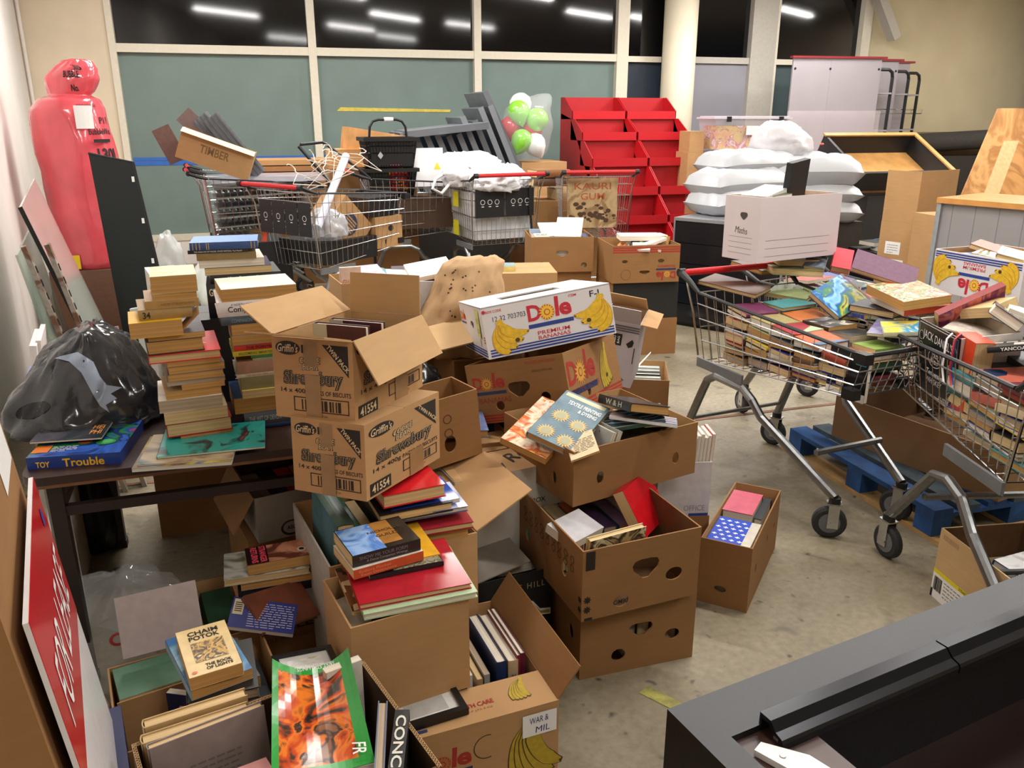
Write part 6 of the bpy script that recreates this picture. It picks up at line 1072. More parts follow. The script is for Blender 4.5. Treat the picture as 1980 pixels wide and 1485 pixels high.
cloth('bright blue plastic bag wedged behind the upper tub','bag','plastic_bag',pm('#1f7fae',.3),(5.80,8.6,1.30),0,[(0,.12,.1,0,0),(.12,.16,.1,0,0),(.27,.1,.08,0,0),(.34,.04,.04,0,0)],4,.02,nz=12,na=24)
# gondola shelving units wrapped in film
LSH=pm('#8f888c',.5,noise=.03,scale=3); RTR=pm('#7a1620',.5)
for i,(x,y) in enumerate(((6.42,9.3),(6.95,9.62),(7.42,9.95))):
    t=thing('shelving_unit',['cream shelving unit with red top trim wrapped in film, nearest of three','cream shelving unit with red top trim, middle of three','cream shelving unit with red top trim, farthest of three'][i],'shelving unit',(x,y,0),-.12); wd=1.18; m=MB(); m.box((0,0,0),(wd,.03,2.36),LSH)
    m.build('back_panel',t); m=MB(); m.box((-.02,-.02,2.36),(wd+.06,.06,2.385),RTR); m.build('top_trim',t)
    m=MB(); m.box((wd*.42,-.002,0),(wd*.424,0,2.36),pm('#8a8488',.6)); m.build('panel_joint',t)
    for zz in (.5,1.0,1.5,1.95): 
        m=MB(); m.box((wd-.02,.05,zz),(wd+.22,.42,zz+.02),LSH); m.build('shelf',t)
    m=MB(); m.tube([(wd,.05,2.24),(wd+.16,.07,2.24),(wd+.21,.08,2.21),(wd+.23,.09,2.15),(wd+.21,.09,0)],.02,pm('#1d1f22',.35),8); m.build('frame_tube',t)
    m=MB()
    for zz in (1.2,1.72): m.tube([(wd+.02,.06,zz),(wd+.34,.1,zz),(wd+.36,.12,zz+.05),(wd+.04,.1,zz+.05)],.007,CHROME,5)
    m.build('shelf_rail',t); m=MB()
    for xx in (.03,wd*.42,wd-.03): m.lathe([(.014,0),(.014,.004)],BLACK,10,Matrix.Translation((xx,0,2.24))@Matrix.Rotation(PI/2,4,'X'))
    m.build('bolt',t)
    if i==0:
        m=MB(); r=random.Random(3); vs=[];n=20
        for j in range(n+1):
            for k in range(n+1): vs.append((-.03+(wd+.08)*k/n,-.02-r.uniform(0,.014),.0+1.75*j/n))
        m.add(vs,[(j*(n+1)+k,j*(n+1)+k+1,(j+1)*(n+1)+k+1,(j+1)*(n+1)+k) for j in range(n) for k in range(n)],film('#e8d8dc',.22,.1)); m.build('wrap_film',t,True)
rl=MB(); rl.tube([(8.3,9.9,1.30),(11.0,9.6,1.42)],.13,pm('#33302c',.8,noise=.1),14); tag(rl.build('carpet_roll',None,True),'dark carpet roll lying along the back right wall','carpet roll'); rl=MB(); rl.box((8.2,10.0,0),(11.1,10.5,1.46),pm('#8a7050',.8,noise=.05)); tag(rl.build('cardboard_sheets'),'brown cardboard lying along the foot of the back right wall','cardboard')
carton([8.25,9.6,0,0,0,0,2.8,.38,1.15],'long dark crate under the carpet roll',pm('#26221e',.8),closed=True,name='crate',cat='crate')
# ---------------------------------------------------------------- back: red display bins
RB=pm('#b0131d',.42,noise=.03,scale=4); RBI=pm('#a2101a',.5,noise=.02)
def display(x0,x1,label):
    t=thing('display_stand',label,'display stand',(x0,0,0),0,'red display stands by the window'); w=x1-x0
    tiers=[(9.40,1.66,1.90),(9.07,1.43,1.66),(8.75,1.16,1.42),(8.45,.87,1.15),(8.19,.59,.87),(7.93,.33,.60)]
    for k,(y,zb,zt) in enumerate(tiers):
        m=MB(); lip=.085; dp=.36
        m.add([(0,y,zb-.0),(w,y,zb),(w,y,zb+lip),(0,y,zb+lip)],[(0,1,2,3)],RB); m.add([(0,y+.006,zb),(w,y+.006,zb),(w,y+.006,zb+lip),(0,y+.006,zb+lip)],[(3,2,1,0)],RBI)
        m.add([(0,y,zb+lip),(w,y,zb+lip),(w,y+.006,zb+lip),(0,y+.006,zb+lip)],[(0,1,2,3)],RB)
        m.box((0,y,zb-.006),(w,y+dp,zb),RBI); m.box((0,y+dp,zb),(w,y+dp+.008,zt),RBI)
        for x in (0,w-.008):
            m.prism([(y,zb),(y+dp,zb),(y+dp,zt),(y+dp-.10,zt),(y,zb+lip)],0,.008,RB,Matrix(((0,0,1,x),(1,0,0,0),(0,1,0,0),(0,0,0,1))))
        m.build('bin',t)
    m=MB(); m.box((.02,8.3,0),(w-.02,9.76,.32),RBI); m.build('plinth',t); m=MB(); m.box((0,9.77,0),(w,9.79,1.90),RB); m.build('back_panel',t)
    for x in (0,w-.008):
        m=MB(); m.prism([(7.95,.0),(9.77,0),(9.77,1.72),(9.45,1.66)],0,.007,RB,Matrix(((0,0,1,x),(1,0,0,0),(0,1,0,0),(0,0,0,1)))); m.build('side_panel',t)
display(3.60,4.275,'red stepped display stand of open bins, left one of the pair'); display(4.285,4.93,'red stepped display stand of open bins, right one by the column')
# balloons in a clear bag
BC=[('#c4242c','red','lowest right'),('#7fc43a','lime green','right'),('#7fc43a','lime green','upper left'),('#ececea','white','lowest'),('#ececea','white','top'),('#c4242c','red','left'),('#7fc43a','lime green','low left')]
BP_=[(3.08,9.10,1.63),(3.12,9.02,1.72),(2.93,9.06,1.80),(3.10,9.0,1.46),(3.0,9.22,1.88),(2.87,9.16,1.64),(2.94,9.0,1.50)]
for i,((c,n,pl),(x,y,z)) in enumerate(zip(BC,BP_)):
    m=MB(); m.lathe([(.001,-.155),(.012,-.145),(.05,-.115),(.10,-.06),(.125,.01),(.115,.07),(.075,.115),(.03,.135),(.001,.138)],pm(c,.18,noise=0,coat=.4),20); o=m.build('balloon',None,True); tag(o,f'{n} balloon, {pl} in the clear bag beside the grey panels','balloon','balloons in the clear bag'); o.location=(x-.08,y,z-.08); o.rotation_euler=(.4*math.sin(i*2.),.5*math.cos(i),0)
bgc=cloth('clear plastic bag of balloons hanging beside the grey shelf panels','bag','clear_bag',film('#eef0f2',.16,.06),(2.95,9.1,1.22),0,[(0,.14,.12,0,0),(.1,.23,.2,0,0),(.35,.29,.25,0,0),(.55,.24,.22,.02,0),(.66,.14,.1,.14,0),(.70,.06,.05,.2,0)],6,.02,nz=16,na=36,freq=7)
carton([2.85,8.95,0,.1,0,0,.55,.5,1.20],'brown carton under the balloons',KR,closed=True)
# grey shelf panels stacked on edge, with some lying on top
GP=pm('#5d6065',.45,.1,.06,6); GPL=pm('#74787e',.4,.1,.05,6)
for i in range(12):
    t=thing('steel_shelf_sheet',['first','second','third','fourth','fifth','sixth','seventh','eighth','ninth','tenth','eleventh','twelfth'][11-i]+' grey metal sheet from the balloons in the leaning row','shelf panel',(1.60+.118*i,8.62+.012*i,.66),0,'grey shelf panels leaning in a row'); m=MB(); M=Matrix.Rotation(-.40,4,'Y')
    hh=.90+.02*(i%3)+(.16 if i>7 else 0)+(.12 if i>9 else 0); m.box((0,0,0),(.035,.75,hh),GP if i%2 else GPL,M); m.build('sheet',t); m=MB(); m.box((-.012,-.015,0),(.047,.0,hh+.004),GPL if i%3 else GP,M); m.build('folded_edge',t)
lp=thing('steel_shelf_sheet','grey metal shelf panel lying flat on top of the leaning row','shelf panel',(1.62,8.50,1.53),.0); m=MB(); m.box((-.12,-.05,0),(.72,.7,.03),GPL,Matrix.Rotation(-.10,4,'Y')); m.build('sheet',lp); m=MB(); m.box((-.12,-.062,-.035),(.72,-.05,.03),GP,Matrix.Rotation(-.10,4,'Y')); m.build('folded_edge',lp)
lp=thing('steel_shelf_sheet','grey metal shelf panel propped steeply at the right end by the balloons','shelf panel',(2.98,8.80,.62),.0); m=MB(); M=Matrix.Rotation(-.44,4,'Y'); m.box((0,0,0),(.03,.8,1.44),GPL,M); m.build('sheet',lp); m=MB(); m.box((.0,-.02,0),(.06,0,1.44),GP,M); m.build('folded_edge',lp)
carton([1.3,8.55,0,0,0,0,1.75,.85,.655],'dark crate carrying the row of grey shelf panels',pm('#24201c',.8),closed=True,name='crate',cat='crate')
for i,(x,z,c,n) in enumerate(((2.55,1.14,'#8a5a30','orange brown'),(2.52,1.06,'#5c3a22','dark brown'),(2.75,.93,'#a5835a','tan'))): book([x,7.55,z,.05,0,0,.34,.25,.07 if i<2 else .1],n+' old ledger on the heap below the grey panels',c,PG,'H','F')
carton([2.45,7.5,0,.05,0,0,.75,.5,.925],'brown carton under the old ledgers',KRD,closed=True)
# ---------------------------------------------------------------- back trolleys (deep kind)
DEEP=dict(L=1.0,wr=.66,wf=.52,zr=(.62,1.17),zf=(.70,1.10),hz=1.22,hx=-.13,wb=.85,wheel=.075,deep=True,nh=(0,.22,.45,.7,.88,1))
CA,pa=cart('deep shopping trolley of grey racks and clear sheets at the far left',**DEEP); putcart(CA,-.42,8.15,.97,.10)
def cl(o,lab): c=copy_tree(o); c['label']=lab; return c
CB=cl(CA,'deep shopping trolley with hangers, boxes and black advert cards, beside the black baskets'); putcart(CB,.22,6.38,.80,.60)
CC_=cl(CA,'deep shopping trolley brimming with white carrier bags'); putcart(CC_,2.08,7.0,-.16,.98)
CD=cl(CA,'deep shopping trolley holding a stained brown board, right of the white bags'); putcart(CD,2.98,7.12,.15,.98)
CE=cl(CA,'deep shopping trolley behind the black baskets'); putcart(CE,.95,7.75,1,.05)
CF=cl(CA,'deep shopping trolley nested behind the grey rack one, only its handle showing'); putcart(CF,-.46,8.9,.97,.10)
def cm_(o): return Matrix.Translation(o.location)@o.rotation_euler.to_matrix().to_4x4()
def cartbox(o,label,a,b,mat,name,cat,rot=(0,0,0),closed=True,**kw):
    M=cm_(o)@Matrix.Translation(a)@Euler(rot).to_matrix().to_4x4(); e=M.to_euler('YXZ'); w,d,h=b
    r=carton([0,0,0,0,0,0,w,d,h],label,mat,closed=closed,name=name,cat=cat,**kw); place(r,M); return r
BADV=pm('#16171a',.5); 
def advert(o,n,lab):
    for k in range(n):
        t=thing('advert_card',['leftmost','second','third','rightmost'][k if n==4 else 3*k]+' '+lab,'advert card',(0,0,0),None,lab); M=cm_(o)@Matrix.Translation((-.016,.29-(.29 if n==2 else .145)*k,.86))@Matrix.Rotation(-PI/2,4,'Z')@Matrix.Rotation(PI/2,4,'X'); place(t,M); w=.27 if n==2 else .135
        m=MB(); m.box((0,0,-.003),(w,.24,0),BADV); m.build('card',t); m=MB(); I=Matrix.Identity(4)
        for j in range(3 if n==2 else 1): ring(m,I,w*(.25+.25*j) if n==2 else w*.5,.13,.018,.018,.004,LABELW,n=14,z=.001); flat(m,rect((w*(.25+.25*j) if n==2 else w*.5)-.012,.09,(w*(.25+.25*j) if n==2 else w*.5)+.012,.096),I,LABELW,.001)
        m.build('icon',t)
advert(CB,4,'black advert card with round icons behind the gate of the hanger trolley'); advert(CC_,2,'black advert card with round icons on the gate of the white bag trolley')
# racks and sheets in the far left trolley
for k in range(5):
    t=thing('wire_rack',['lowest','second lowest','middle','second highest','topmost'][k]+' grey slotted rack lying in the far left trolley','rack',(0,0,0),None,'grey slotted racks in the far left trolley'); place(t,cm_(CA)@Matrix.Translation((.08,-.26,.70+.085*k))@Matrix.Rotation(-.05,4,'Y')); m=MB(); G_=pm('#8f8f88',.5) if k%2 else pm('#6d6e6a',.5); m.box((0,0,.03),(.80,.5,.045),G_); m.build('shelf',t); m=MB()
    for s in range(15): m.box((.02+.052*s,-.006,0),(.045+.052*s,.5,.03),pm('#3b3c3a',.6))
    m.build('slots',t)
m=MB(); m.box((-.02,-.02,0),(1.25,.52,.045),film('#dcdff0',.42,.08)); o=m.build('plastic_sheets'); tag(o,'clear plastic sheets lying across the far left trolley','plastic sheet'); place(o,cm_(CA)@Matrix.Translation((.06,-.28,1.13)))
bc2=carton([0,0,0,0,0,0,.62,.17,.26],'brown and cream carton tipped up on the far left trolley',KR,KRD,flaps={'F':(.07,120,.0,pm('#e0cf98',.6))},name='cardboard_box'); place(bc2,Matrix.Translation((-.62,7.92,1.36))@Matrix.Rotation(-.08,4,'Z')@Matrix.Rotation(.36,4,'Y')); m=MB(); F,su,sv=face((.62,.17,.26),'L'); flat(m,rect(.02,.12,.15,.24),F,LABELW,.001); barcode(m,F,.04,.15,.08,.06,INK,5,.0015); F,su,sv=face((.62,.17,.26),'F'); text(m,'TIMBER',F,.3,.14,.25,.07,pm('#7a5a34',.7,noise=0),.02); m.build('printing',bc2)
for i,(x,y,z,l,a,c,n) in enumerate(((.06,8.05,1.18,.62,-.62,'#76797f','grey ribbed plastic rail leaning up from the far left trolley, front'),(-.06,8.2,1.25,.55,-.66,'#85888c','grey ribbed plastic rail leaning up from the far left trolley, rear'),(-.62,8.3,1.30,.32,-.4,'#6a5048','brown board corner behind the tipped carton'),(-.30,8.35,1.45,.36,-.75,'#6e5a55','dull brown panel sticking up behind the tipped carton'))):
    t=thing('plastic_rail' if i<2 else 'board',n,'rail' if i<2 else 'board'); place(t,Matrix.Translation((x,y,z))@Matrix.Rotation(a,4,'Y')); m=MB(); m.box((-.08,0,0),(.08,.03,l),pm(c,.5,noise=.08)); m.build('panel',t)
    if i<2:
        m=MB()
        for k in range(4): m.box((-.075+.04*k,-.014,0),(-.06+.04*k,0,l),pm('#5c5f64',.5))
        m.build('rib',t)
# hangers, boxes and tubes in the hanger trolley
cartbox(CB,'brown produce carton standing on a corner in the hanger trolley',(.46,-.20,.66),(.30,.26,.36),KR,'cardboard_box','box',(0,-.80,0))
o=MB(); MM2=cm_(CB)@Matrix.Translation((.46,-.203,.66))@Matrix.Rotation(-.80,4,'Y'); F=MM2@face((.30,.26,.36),'F')[0]; flat(o,oval(.15,.20,.085,.085,24),F,pm('#2e3350',.6,noise=0),.0015)
for k in range(5): flat(o,rect(.10+.022*k,.14,.112+.022*k,.26),F,KR,.002)
par=[x for x in COL.objects if x.get('label','').startswith('brown produce carton')][0]; oo=o.build('round_logo',par); oo.matrix_parent_inverse=par.matrix_basis.inverted()
c_=cartbox(CB,'brown carton with a dark emblem at the nose of the hanger trolley',(.66,-.24,.69),(.30,.40,.24),KR,'cardboard_box','box'); m=MB(); F,su,sv=face((.30,.40,.24),'F'); flat(m,oval(.17,.15,.03,.025,14),F,INK); flat(m,rect(.10,.03,.115,.065),F,INK); m.build('emblem',c_)
cartbox(CB,'black crate at the bottom of the hanger trolley',(.10,-.26,.64),(.55,.5,.16),pm('#141416',.5),'crate','crate'); cartbox(CB,'black box lying behind the corner standing carton',(.62,-.22,.94),(.32,.4,.14),pm('#1b1b1e',.4),'black_box','box')
for i,(x,y,z,s) in enumerate(((.20,-.2,.84,.11),(.25,-.1,.72,.1))): 
    w_=(cm_(CB)@Vector((x,y,z))); blob(['crumpled silvery plastic wrap in the hanger trolley','grey clear plastic wrap low in the hanger trolley'][i],'plastic wrap','plastic_wrap',w_,s*1.3,s,s*1.2,film('#d8dce4',.6,.15),5+i,.25)
t=thing('cardboard_tube','white plastic tube slanting across the hanger trolley','tube'); m=MB(); a_=cm_(CB)@Vector((.02,-.30,.93)); b2_=cm_(CB)@Vector((.62,.0,1.40)); m.tube([a_,b2_],.03,pm('#d4d8ea',.3),10); m.build('tube_body',t)
for i in range(7):
    t=thing('wire_hanger','white wire clothes hanger tangled on the hanger trolley','hanger',(0,0,0),None,'white wire hangers on the hanger trolley'); m=MB(); m.tube([(-.2,0,0),(.2,0,0),(.02,0,.13),(-.02,0,.13)],.004,pm('#dcd6c8',.4),5,closed=True); m.tube([(0,0,.13),(0,0,.17),(.03,0,.20),(.04,0,.24),(.01,0,.26),(-.02,0,.245)],.004,pm('#dcd6c8',.4),5); m.build('wire',t); r=random.Random(i+3)
    place(t,cm_(CB)@Matrix.Translation((.28+.07*i+r.uniform(-.05,.05),r.uniform(-.15,.15),1.20+.025*i))@Euler((r.uniform(-1.3,-.4),r.uniform(-.5,.5),r.uniform(-.8,.8))).to_matrix().to_4x4())
for i in range(10):
    t=thing('wire_hook','silver wire hook in the hanger trolley','hook',(0,0,0),None,'silver wire hooks in the hanger trolley'); m=MB(); m.tube([(0,0,0),(.16,0,0),(.19,0,.02)],.004,CHROME,5); m.build('wire',t); r=random.Random(i+30); place(t,cm_(CB)@Matrix.Translation((.14+.02*i,-.2+.03*i,.90+.01*i))@Euler((r.uniform(-.5,.5),r.uniform(-.9,.2),r.uniform(-1,1))).to_matrix().to_4x4())
t=thing('bent_tube_frame','black metal frame handle rising behind the hangers','handle frame'); m=MB(); m.tube([(.66,7.42,0.02),(.63,7.42,1.16),(.40,7.45,1.45),(.42,7.47,1.465),(.60,7.5,1.48),(.64,7.5,1.46),(.98,7.45,1.18),(1.0,7.45,.02)],.014,pm('#141518',.4),8); m.build('bent_tube',t)
st=thing('orange_tag','orange and white tag hanging on the gate of the hanger trolley','tag'); place(st,cm_(CB)@Matrix.Translation((-.04,.31,.60))@Euler((.1,.2,0)).to_matrix().to_4x4()); m=MB(); m.box((0,-.03,0),(.004,.03,.26),pm('#c9441f',.5)); m.build('tag_card',st)
# flattened cartons along the window
for i,(x0,x1,z,c) in enumerate(((-.05,1.25,1.10,'#a5754a'),(.0,1.3,1.16,'#9a6c44'),(-.02,1.22,1.22,'#b08658'))):
    o=MB(); o.box((0,0,0),(x1-x0,.5,.05),card(c)); o=o.build('flattened_carton'); tag(o,['lowest','middle','topmost'][i]+' of the flattened brown cartons by the window','cardboard'); o.location=(x0,8.9,z)
carton([-.05,8.9,0,0,0,0,1.3,.5,1.095],'dark carton under the flattened ones by the window',KRD,closed=True)
# wooden crate and shopping baskets
p=q('woodcrate'); PINE=pm('#c8935a',.5,noise=.12,scale=10); t=thing('wooden_crate','orange pine crate tilted behind the black baskets','crate'); place(t,Matrix.Translation((.86,8.05,1.36))@Matrix.Rotation(.10,4,'Z')@Matrix.Rotation(.16,4,'Y')); 
for a,b_ in (((0,0,0),(.60,.02,.24)),((0,.3,0),(.60,.32,.24)),((0,.02,0),(.02,.3,.24)),((.58,.02,0),(.60,.3,.24)),((.02,.02,0),(.58,.3,.02))): m=MB(); m.box(a,b_,PINE); m.build('board',t)
t=thing('wooden_crate','small orange pine crate lower left behind the black baskets','crate',(.72,8.0,1.24),.1); m=MB(); m.box((0,0,0),(.35,.3,.16),PINE); m.build('board',t)
carton([.68,7.9,0,0,0,0,.8,.5,1.235],'dark box under the pine crates',KRD,closed=True)
BK=pm('#141517',.4)
def basket(label,x,y,z,yaw,handle=True):
    t=thing('shopping_basket',label,'shopping basket',(x,y,z),yaw); w,d,h=.46,.31,.24; m=MB()
    def wall(a,b_,n):
        # slotted wall between two top corners, tapering inwards to the base
        a=Vector(a);b_=Vector(b_); c=Vector((w/2,d/2,0))
        for i in range(n+1):
            p1=a+(b_-a)*i/n; p0=Vector((c.x+(p1.x-c.x)*.84,c.y+(p1.y-c.y)*.84,0)); m.tube([p0,(p1.x,p1.y,h)],.0045,BK,4,cap=False)
        for v in (0,.25,.5,.75,1): 
            k=.84+.16*v; m.tube([(c.x+(a.x-c.x)*k,c.y+(a.y-c.y)*k,h*v),(c.x+(b_.x-c.x)*k,c.y+(b_.y-c.y)*k,h*v)],.006,BK,4)
        pa_,pb_=[(c.x+(q_.x-c.x)*1.0,c.y+(q_.y-c.y)*1.0,h) for q_ in (a,b_)]
    C_=[(0,0,0),(w,0,0),(w,d,0),(0,d,0)]
    for i in range(4): wall(C_[i],C_[(i+1)%4],16 if i%2==0 else 11)
    k=.84; m.box((w*.08,d*.08,0),(w*.92,d*.92,.012),BK); m.box((w*.10,.012,.02),(w*(.92 if handle else .45),.03,h-.02),BK); m.box((w*.12,d-.035,.02),(w*.9,d-.02,h-.02),BK); m.box((.02,.03,.03),(.035,d-.03,h-.02),BK); m.box((w-.04,.03,.03),(w-.025,d-.03,h-.02),BK)
    m.build('basket_body',t); m=MB(); 
    for a,b_ in (((-.02,-.02,h-.02),(w+.02,.012,h+.012)),((-.02,d-.012,h-.02),(w+.02,d+.02,h+.012)),((-.02,.012,h-.02),(.012,d-.012,h+.012)),((w-.012,.012,h-.02),(w+.02,d-.012,h+.012))): m.box(a,b_,BK)
    m.build('rim',t)
    if handle:
        m=MB(); m.tube([(.06,d/2-.02,h),(.07,d/2-.02,h+.10),(.10,d/2-.02,h+.145),(.15,d/2-.02,h+.16),(.31,d/2-.02,h+.16),(.36,d/2-.02,h+.145),(.39,d/2-.02,h+.10),(.40,d/2-.02,h)],.011,BK,8); m.build('handle',t); m=MB(); m.tube([(.20,d/2-.02,h+.16),(.28,d/2-.02,h+.16)],.02,LABELW,10); m.build('paper_wrap',t)
        m=MB(); m.prism([(.10,.10),(.125,.07),(.15,.10),(.125,.135)],-.006,-.004,pm('#b8bcbe',.4),Matrix(((1,0,0,0),(0,0,1,0),(0,1,0,0),(0,0,0,1)))); m.build('badge',t)
    return t
basket('black shopping basket with raised handle, upper of the two stacked ones',.97,7.52,1.262,.06); basket('black shopping basket holding red packets, lower of the two stacked ones',.955,7.50,1.0,.06,False)
blob('red and yellow packets inside the lower black basket','packet','food_packet',(1.25,7.66,1.03),.11,.09,.17,art(['#b81a1c','#d82a22','#8a1216','#e8c030'],16,.2),6)
cartbox(CE,'dark carton inside the trolley behind the black baskets',(.05,-.27,.72),(.85,.5,.26),pm('#4a3424',.7),'cardboard_box','box')
t=thing('paper_sign','white folded paper notice with a yellow warning triangle by the black basket','notice',(1.40,7.62,1.08),.12); m=MB(); m.box((0,0,0),(.30,.02,.34),pm('#e6e6e8',.5,noise=0),Matrix.Rotation(-.15,4,'X')); m.build('sheet',t); m=MB(); flat(m,[(.2,.15),(.27,.15),(.235,.215)],Matrix.Rotation(-.15,4,'X')@Matrix(((1,0,0,0),(0,0,-1,-.001),(0,1,0,0),(0,0,0,1))),pm('#e3c51f',.5,noise=0),.001); m.build('warning_triangle',t)
# white bag trolley load
PBW=pm('#dcdcde',.4,noise=.015,spec=.4)
Mc=cm_(CC_)
for i,(x,y,z,a,b_,h_) in enumerate(((.15,.05,1.08,.22,.26,.20),(.40,.12,1.10,.26,.26,.26),(.62,.02,1.08,.24,.28,.30),(.85,.10,1.06,.2,.24,.30),(.30,-.16,1.10,.22,.16,.18),(.75,-.16,1.08,.22,.16,.2))):
    w_=Mc@Vector((x,y,z)); cloth(['white carrier bag heaped nearest the red handle','white carrier bag in the middle of the heap','white carrier bag deeper in the heap','white carrier bag at the far end of the heap','white carrier bag at the near right of the heap','white carrier bag at the right far side of the heap'][i]+' on the white bag trolley','bag','plastic_bag',PBW,w_,.4*i,[(0,a*.9,b_*.9,0,0),(h_*.4,a,b_,0,0),(h_*.8,a*.7,b_*.6,.02,0),(h_,a*.25,b_*.2,.03,.02)],20+i,.05,nz=18,na=44,freq=15,sharp=1.5)
cartbox(CC_,'white wrapped bale inside the white bag trolley, lower',(.06,-.28,.66),(.86,.54,.19),pm('#c2c3c6',.4,noise=.06,scale=9,bump=.5),'plastic_bale','bale'); cartbox(CC_,'white wrapped bale inside the white bag trolley, upper',(.05,-.29,.86),(.88,.56,.20),pm('#cfd0d2',.4,noise=.06,scale=9,bump=.5),'plastic_bale','bale')
m=MB(); YW_=pm('#d8cf2a',.5,noise=0)
for z0 in (.68,.93): m.box((.30,.315,z0),(.42,.317,z0+.13),YW_)
o=m.build('yellow_label'); tag(o,'yellow labels on the side of the white bale in the trolley','label'); place(o,Mc)
t=thing('bag_straps','white plastic carrier bag handles looping over the trolley side','bag handle'); m=MB(); a_=Mc@Vector((.45,.36,1.22)); m.tube([a_,a_+Vector((-.12,-.1,-.05)),a_+Vector((-.16,-.14,-.13)),a_+Vector((-.08,-.14,-.17)),a_+Vector((.02,-.1,-.08)),a_+Vector((.08,-.05,.02))],.014,PBW,6); m.build('strap',t)
o=MB(); a_=Mc@Vector((-.04,-.22,1.12)); o.tube([a_,a_+Vector((.0,0,-.2)),a_+Vector((.02,0,-.42)),a_+Vector((.01,-.01,-.5))],.011,BLACK,6); tag(o.build('strap'),'black strap hanging down the gate of the white bag trolley','strap')
# stained board in the right back trolley
t=thing('wooden_sign','stained brown wooden board with worn red capitals in the right back trolley','sign'); place(t,cm_(CD)@Matrix.Translation((-.03,.27,.72))@Matrix.Rotation(-PI/2,4,'Z')@Matrix.Rotation(-.05,4,'X')); m=MB(); m.box((0,0,0),(.46,.02,.44),art(['#a88a60','#b59a70','#8a6a44','#c0a67c'],5,.6)); m.build('board',t); m=MB(); F=face((.46,.02,.44),'F')[0]; text(m,'KAURI',F,.23,.37,.34,.06,pm('#a0522a',.7,noise=0),.01); text(m,'GUM',F,.23,.28,.22,.06,pm('#a8502a',.7,noise=0),.01); m.build('lettering',t); m=MB(); r=random.Random(2)
for k in range(40): x,y,s=r.gauss(.23,.09),r.gauss(.11,.045),r.uniform(.008,.03); flat(m,oval(min(max(x,.03),.43),min(max(y,.02),.22),s,s*.7,7),F,pm('#4a3220',.8,noise=0),.001+.00002*k)
m.build('stain',t)
# ---------------------------------------------------------------- boxes of books, centre back
def heap(M,w,d,h,where,n,rng,th=.03):
    r=random.Random(rng); nx=max(1,int(w/.15)); k=0
    for i in range(nx):
        z=.008
        while z<h-.03:
            t_=r.choice((.022,.03,.036)); generic(inside(M,.012+i*(w-.02)/nx,.02+r.uniform(0,.02),z,r.uniform(-.04,.04),(w-.02)/nx-.014,min(d-.05,.24),t_),where,None,r.choice('FBLR')); z+=t_+.002
p=[1.93,5.83,.58,-.20,0,0,.47,.42,.26]; nb=carton(p,'plain brown fruit box of paperbacks, left of the red striped one',KRD,holes={'F':[hole(.235,.14,.85,.7),oval(.08,.06,.02,.022),oval(.40,.05,.022,.02)]},name='fruit_box'); NM=pose_matrix(p); heap(NM,.46,.41,.24,'in the plain brown fruit box by the trolleys',0,1)
for i in range(3): generic(inside(NM,.02+.15*i,.03,.01,0,.13,.34,.2),'filling the plain brown fruit box by the trolleys')
book(inside(NM,.18,.06,.25,-.25,.20,.26,.012,.45),'white paperback with an orange prawn drawing in the plain brown fruit box','#e8e0d0',PGW,'P','L',top=art(['#f0e8d8','#f0e8d8','#f0e8d8','#d8662a'],9,.3)); book(inside(NM,.10,.10,.245,.1,.16,.2,.012,.4),'white paperback with lime green shapes in the plain brown fruit box','#e4e8dc',PGW,'P','L',top=art(['#ecefe6','#ecefe6','#5ab03a'],12,.3)); book(inside(NM,.03,.02,.235,.1,.11,.06,.03,.3),'cream booklet with black capitals in the plain brown fruit box','#e8e2c8',PGW,'P','L',txt=[('T',0,'WORDS',.5,.5,.8,.5,'#1a1a1a',.02)])
book(inside(NM,.35,.1,.23,-.2,.1,.2,.03,0,.2),'dark blue paperback at the right of the plain brown fruit box','#28386a',PGW,'P','F'); book(inside(NM,.03,.22,.23,0,.35,.16,.03,.1,0),'grey blue folder at the back of the plain brown fruit box','#6a7a90',PGW,'P','B')
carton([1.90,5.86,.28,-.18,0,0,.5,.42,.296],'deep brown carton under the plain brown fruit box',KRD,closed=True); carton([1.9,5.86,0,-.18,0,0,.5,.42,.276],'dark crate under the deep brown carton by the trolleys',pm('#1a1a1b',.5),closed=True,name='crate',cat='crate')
p=[2.40,5.40,.55,-.13,0,0,.50,.42,.27]; db=carton(p,'brown fruit box with red stripes and upside down lettering, full of white paperbacks',KRD,holes={'F':[oval(.09,.155,.022,.012,12),oval(.36,.155,.024,.014,12),hole(.24,.075,.7,.42)]},name='fruit_box'); m=MB(); F,su,sv=face((.5,.42,.27),'F')
for k in range(3): flat(m,rect(.0,(.80+.06*k)*sv,su,(.835+.06*k)*sv),F,DRED2)
wordmark(m,F,.40,.055,.15,DRED2,DBLUE2,pm('#c79a3a',.6,noise=0),True); text(m,'BANANAS',F,.40,.115,.13,.018,DRED2,.01,0,PI); ring(m,F,.10,.06,.035,.035,.002,BANB)
F,su,sv=face((.5,.42,.27),'R')
for k in range(3): flat(m,rect(.0,(.80+.06*k)*sv,su,(.835+.06*k)*sv),F,DRED2)
banana(m,F,.11,.13,.2,BANK,BANB,1,5,PI,.001); wordmark(m,F,.31,.09,.16,DRED2,DBLUE2,pm('#c79a3a',.6,noise=0),True); flat(m,rect(.02,.02,.10,.07),F,LABELW,.003); text(m,'FIC A-C',F,.06,.045,.06,.018,INK,0,0,0,.004); m.build('printing',db); DM=pose_matrix(p)
for i in range(3): generic(inside(DM,.02+.16*i,.03,.01,0,.14,.34,.20),'filling the red striped fruit box')
